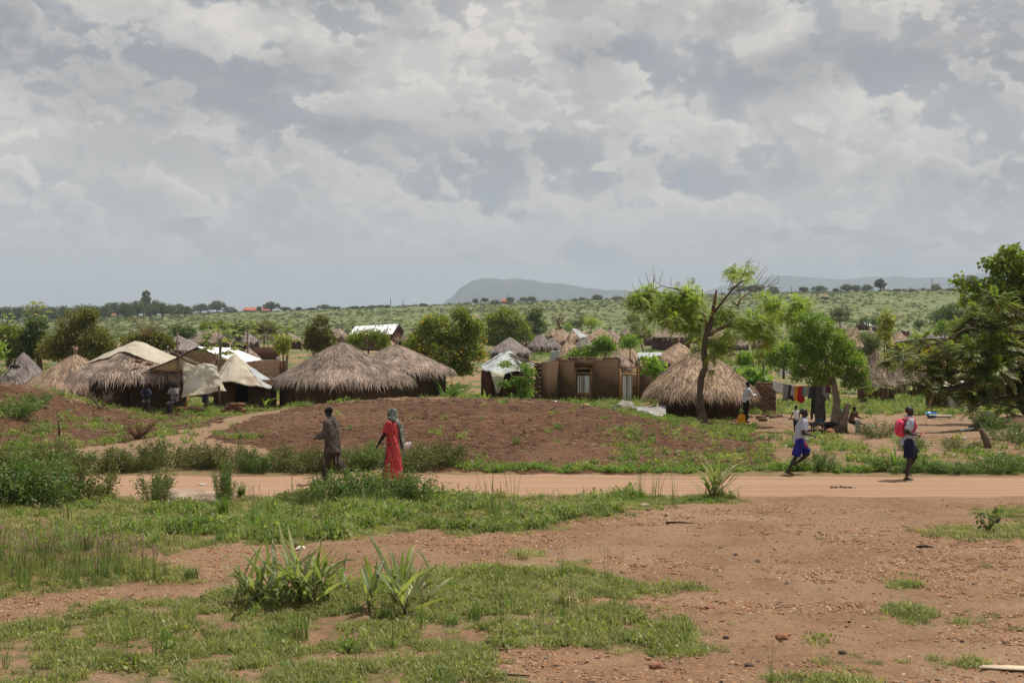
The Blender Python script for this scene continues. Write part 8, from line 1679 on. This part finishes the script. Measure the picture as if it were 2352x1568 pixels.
# running boy
SHIRT = bpy.data.materials.new('checked_school_shirt'); SHIRT.use_nodes = True; t = NT(SHIRT.node_tree); t.n.clear(); ou = t.node('ShaderNodeOutputMaterial'); b_ = t.node('ShaderNodeBsdfPrincipled'); t.link(b_.outputs[0], ou.inputs[0]); P_ = t.node('ShaderNodeTexCoord').outputs['Object']
sx_ = t.node('ShaderNodeSeparateXYZ'); t.link(P_, sx_.inputs[0]); gx = t.math('GREATER_THAN', t.math('SINE', t.math('MULTIPLY', t.math('ADD', sx_.outputs[0], sx_.outputs[1]), 230)), .35); gz = t.math('GREATER_THAN', t.math('SINE', t.math('MULTIPLY', sx_.outputs[2], 230)), .35)
cc = t.mix(t.math('MULTIPLY', t.math('ADD', gx, gz), .5), (.40, .42, .49), (.16, .19, .31)); cc = t.mix(t.math('MULTIPLY', t.noise(P_, 6, 4, .6), .35), cc, (.42, .40, .38)); t.link(cc, b_.inputs['Base Color']); b_.inputs['Roughness'].default_value = .85
ROYAL = M('royal_blue_cloth', (.018, .018, .20), (.012, .012, .13), nscale=5, var=.15); NAVY = M('navy_cloth', (.012, .014, .042), (.008, .010, .028), nscale=5, var=.15); SANDAL = M('grey_rubber', (.09, .10, .12), var=.1, rough=.6)
def book_hip(c):
    sh, El, Wr, fd, sd = c['arms'][0]; o = MB().box((0, 0, 0), (.13, .02, .09)).build('notebook', TARP_WHITE, c['e'], tone=False); o.location = Vector(c['S'](c['P'] + np.array([.085, -.05, .02]))); o.rotation_euler = (0, .2, .2)
    o = MB().box((0, 0, 0), (.03, .012, .18)).build('red_ribbon', REDC, c['e'], tone=False); o.location = Vector(c['S'](c['P'] + np.array([.075, -.075, -.05]))); o.rotation_euler = (0, -.5, 0)
person(gpt(1836, 34.1), 3, 1.62, 'barefoot boy running to the right in checked shirt and royal blue shorts', dict(lean=12, head=-8, yaw=-8, legs=[(36, 88, -22), (-17, 13, -8)], arms=[(30, 10, 70), (-14, 12, 92)], curl=1.3, inward=.1),
       [torso_cloth('shirt', SHIRT, -.055, .315, .078, .092, .72, .046, .028, True, 1.15, 5), trousers('shorts', ROYAL, .93, (.074, .066, .05), .024, 6), book_hip], .009, 3, hair=False)
# boy with backpack
PINK = M('pink_backpack_cloth', (.66, .035, .12), (.50, .02, .07), nscale=5, var=.12, rough=.6, spec=.4); PINKT = M('pink_trim', (.75, .25, .38), var=.05)
def backpack(c):
    S, s, sp, P = c['S'], c['s'], c['sp'], c['P']; mb = MB(); ellip(mb, S(P + sp * .20 + np.array([-.118, 0, 0])), np.array([.062, .088, .108]) * s); capsule(mb, S(P + sp * .12 + np.array([-.11, .05, 0])), S(P + sp * .12 + np.array([-.11, -.05, 0])), .052 * s, .052 * s); capsule(mb, S(P + sp * .24 + np.array([-.11, .045, 0])), S(P + sp * .24 + np.array([-.11, -.045, 0])), .05 * s, .05 * s)
    o = remesh(mb, 'backpack', PINK, c['e'], c['vox'], .012 * s, 7, 2); mb = MB(); ellip(mb, S(P + sp * .155 + np.array([-.165, 0, 0])), np.array([.026, .068, .055]) * s); remesh(mb, 'pocket', PINK, o, c['vox'], .008)
    for sd in (1, -1):
        mb = MB(); mb.tube([S(P + sp * .28 + np.array([-.09, .06 * sd, 0])), S(P + sp * .325 + np.array([-.02, .068 * sd, 0])), S(P + sp * .30 + np.array([.055, .072 * sd, 0])), S(P + sp * .20 + np.array([.085, .078 * sd, 0])), S(P + sp * .12 + np.array([.03, .100 * sd, 0])), S(P + sp * .11 + np.array([-.06, .085 * sd, 0]))], .016 * s, 8); mb.build('shoulder_strap', PINK, o, tone=False, smooth_=True)
    mb = MB(); th = np.linspace(0, math.pi, 9); mb.tube([S(P + sp * (.21 + .085 * math.sin(a)) + np.array([-.168, .055 * math.cos(a), 0])) for a in th], .005 * s, 5); mb.build('piping', PINKT, o, tone=False)
def pink_papers(c):
    sh, El, Wr, fd, sd = c['arms'][1]; PP = M('pink_paper', (.62, .10, .12), var=.05)
    for k, (a_, m_) in enumerate(((-.6, PP), (.45, PINKT))): o = MB().box((.07, 0, 0), (.16, .06, .006)).build('paper', m_, c['e'], tone=False); o.location = Vector(c['S'](Wr + fd * .06)); o.rotation_euler = (0, a_, .1)
    o = MB().tube([c['S'](c['P'] + np.array([.08, -.04, .26])), c['S'](c['P'] + np.array([.11, -.05, .10])), c['S'](c['P'] + np.array([.10, -.04, -.05]))], [.010, .016, .03], 6).build('tie', SHIRT, c['e'], tone=False)
person(gpt(2084, 33.1), 2, 1.69, 'boy with a bright pink backpack walking right in checked shirt and navy shorts', dict(lean=4, head=4, yaw=-6, legs=[(2, 12, 0), (34, 68, -24)][::-1], arms=[(-20, 8, 100), (-26, 10, 104)], curl=1.2, inward=.15),
       [torso_cloth('shirt', SHIRT, -.045, .315, .080, .094, .72, .047, .028, True, 1.12, 7), trousers('shorts', NAVY, .86, (.078, .076, .05), .024, 8), backpack, pink_papers, shoes(SANDAL, True)], .009, 4, hair=False)
# people at the huts
ST = [(4, 4, 0), (-2, 4, 0)]
person(gpt(1713, 58.6), 20, 1.66, 'person in white shirt and black trousers standing half under the ragged thatch', dict(lean=8, head=10, legs=ST, arms=[(10, 8, 40), (25, 10, 75)]), [torso_cloth('shirt', C_['white'], -.04, .315, .078, .096, 1.85, .044, .03, True, 1.1, 3), trousers('trousers', BLACKS, 1.93), shoes(WOOD_DARK)], .014, 5)
seat_p = gpt(336, 62.6); blob_obj('stool_stone', seat_p + Vector((0, .1, .1)), (.2, .18, .28), MUD, 'low mud seat against the dark wall', 'seat', 4, .2)
person(seat_p, -80, 1.55, 'person in dark clothes sitting against the mud wall, left of the awning', dict(lean=14, head=12, legs=[(82, 80, 0), (78, 84, 0)], arms=[(35, 6, 60), (40, 6, 55)]), [torso_cloth('shirt', C_['navy'], -.04, .315, .078, .096, .8, .044, .03), trousers('trousers', TROUS, 1.9)], .014, 6)
person(gpt(401, 62.2), -110, 1.66, 'person with a white patterned shirt sitting in the shade beside the awning pole', dict(lean=4, head=6, yaw=20, legs=[(78, 70, 0), (70, 82, 0)], arms=[(30, 8, 70), (30, 8, 80)]), [torso_cloth('shirt', C_['grey'], -.04, .315, .078, .096, .8, .044, .03), trousers('trousers', C_['charcoal'], 1.9)], .014, 7)
person(gpt(472, 65.0), 200, 1.62, 'barefoot person in a dark skirt standing behind the torn curtain', dict(lean=2, head=0, legs=ST, arms=[(10, 6, 20), (10, 6, 20)]), [torso_cloth('shirt', C_['lilac'], -.04, .315, .078, .096, .7, .044, .02), trousers('skirt', C_['navy'], .98, (.085, .090, .05))], .014, 8, skin=SKIN_B)
person(gpt(1829, 50.6), 100, 1.02, 'small child in a white tank top standing behind the running boy', dict(lean=4, head=6, yaw=30, legs=ST, arms=[(14, 16, 30), (10, 14, 30)]), [torso_cloth('tank_top', C_['white'], -.03, .29, .070, .082, .05, .03, .015), trousers('shorts', C_['charcoal'], .9)], .012, 9)
person(gpt(1954, 52.6), 0, 1.15, 'little child in a tan shirt sitting on the ground beside the metal box', dict(lean=16, head=14, legs=[(84, 14, 60), (70, 60, 10)], arms=[(40, 8, 30), (50, 8, 20)], floor=True), [torso_cloth('shirt', cm('cloth_tan', (.24, .13, .075)), -.04, .31, .082, .10, .8, .045, .02), trousers('trousers', C_['charcoal'], 1.2)], .012, 10, hair=True)
person(gpt(1934, 54.6), 150, 1.30, 'child in blue partly hidden behind the trunk of the leafy tree', dict(lean=20, head=20, legs=[(80, 120, -20), (75, 120, -20)], arms=[(30, 8, 40), (30, 8, 40)]), [torso_cloth('shirt', C_['bluec'], -.04, .31, .08, .10, .8, .045, .02), trousers('trousers', C_['navy'], 1.8)], .014, 11)
person(gpt(2258, 69), 200, 1.45, 'person in faded red clothes behind the leaves of the right tree', dict(lean=30, head=20, legs=[(10, 10, 0), (-6, 10, 0)], arms=[(40, 8, 20), (40, 8, 30)]), [torso_cloth('shirt', cm('cloth_faded_red', (.33, .07, .06)), -.05, .31, .085, .105, .9, .05, .03), trousers('skirt', cm('cloth_faded_red_skirt', (.28, .06, .05)), 1.4, (.08, .07, .06))], .014, 12)
bpy.data.objects['straw_hat'].location = gpt(1954, 52.6) + Vector((.17, -.02, .70))
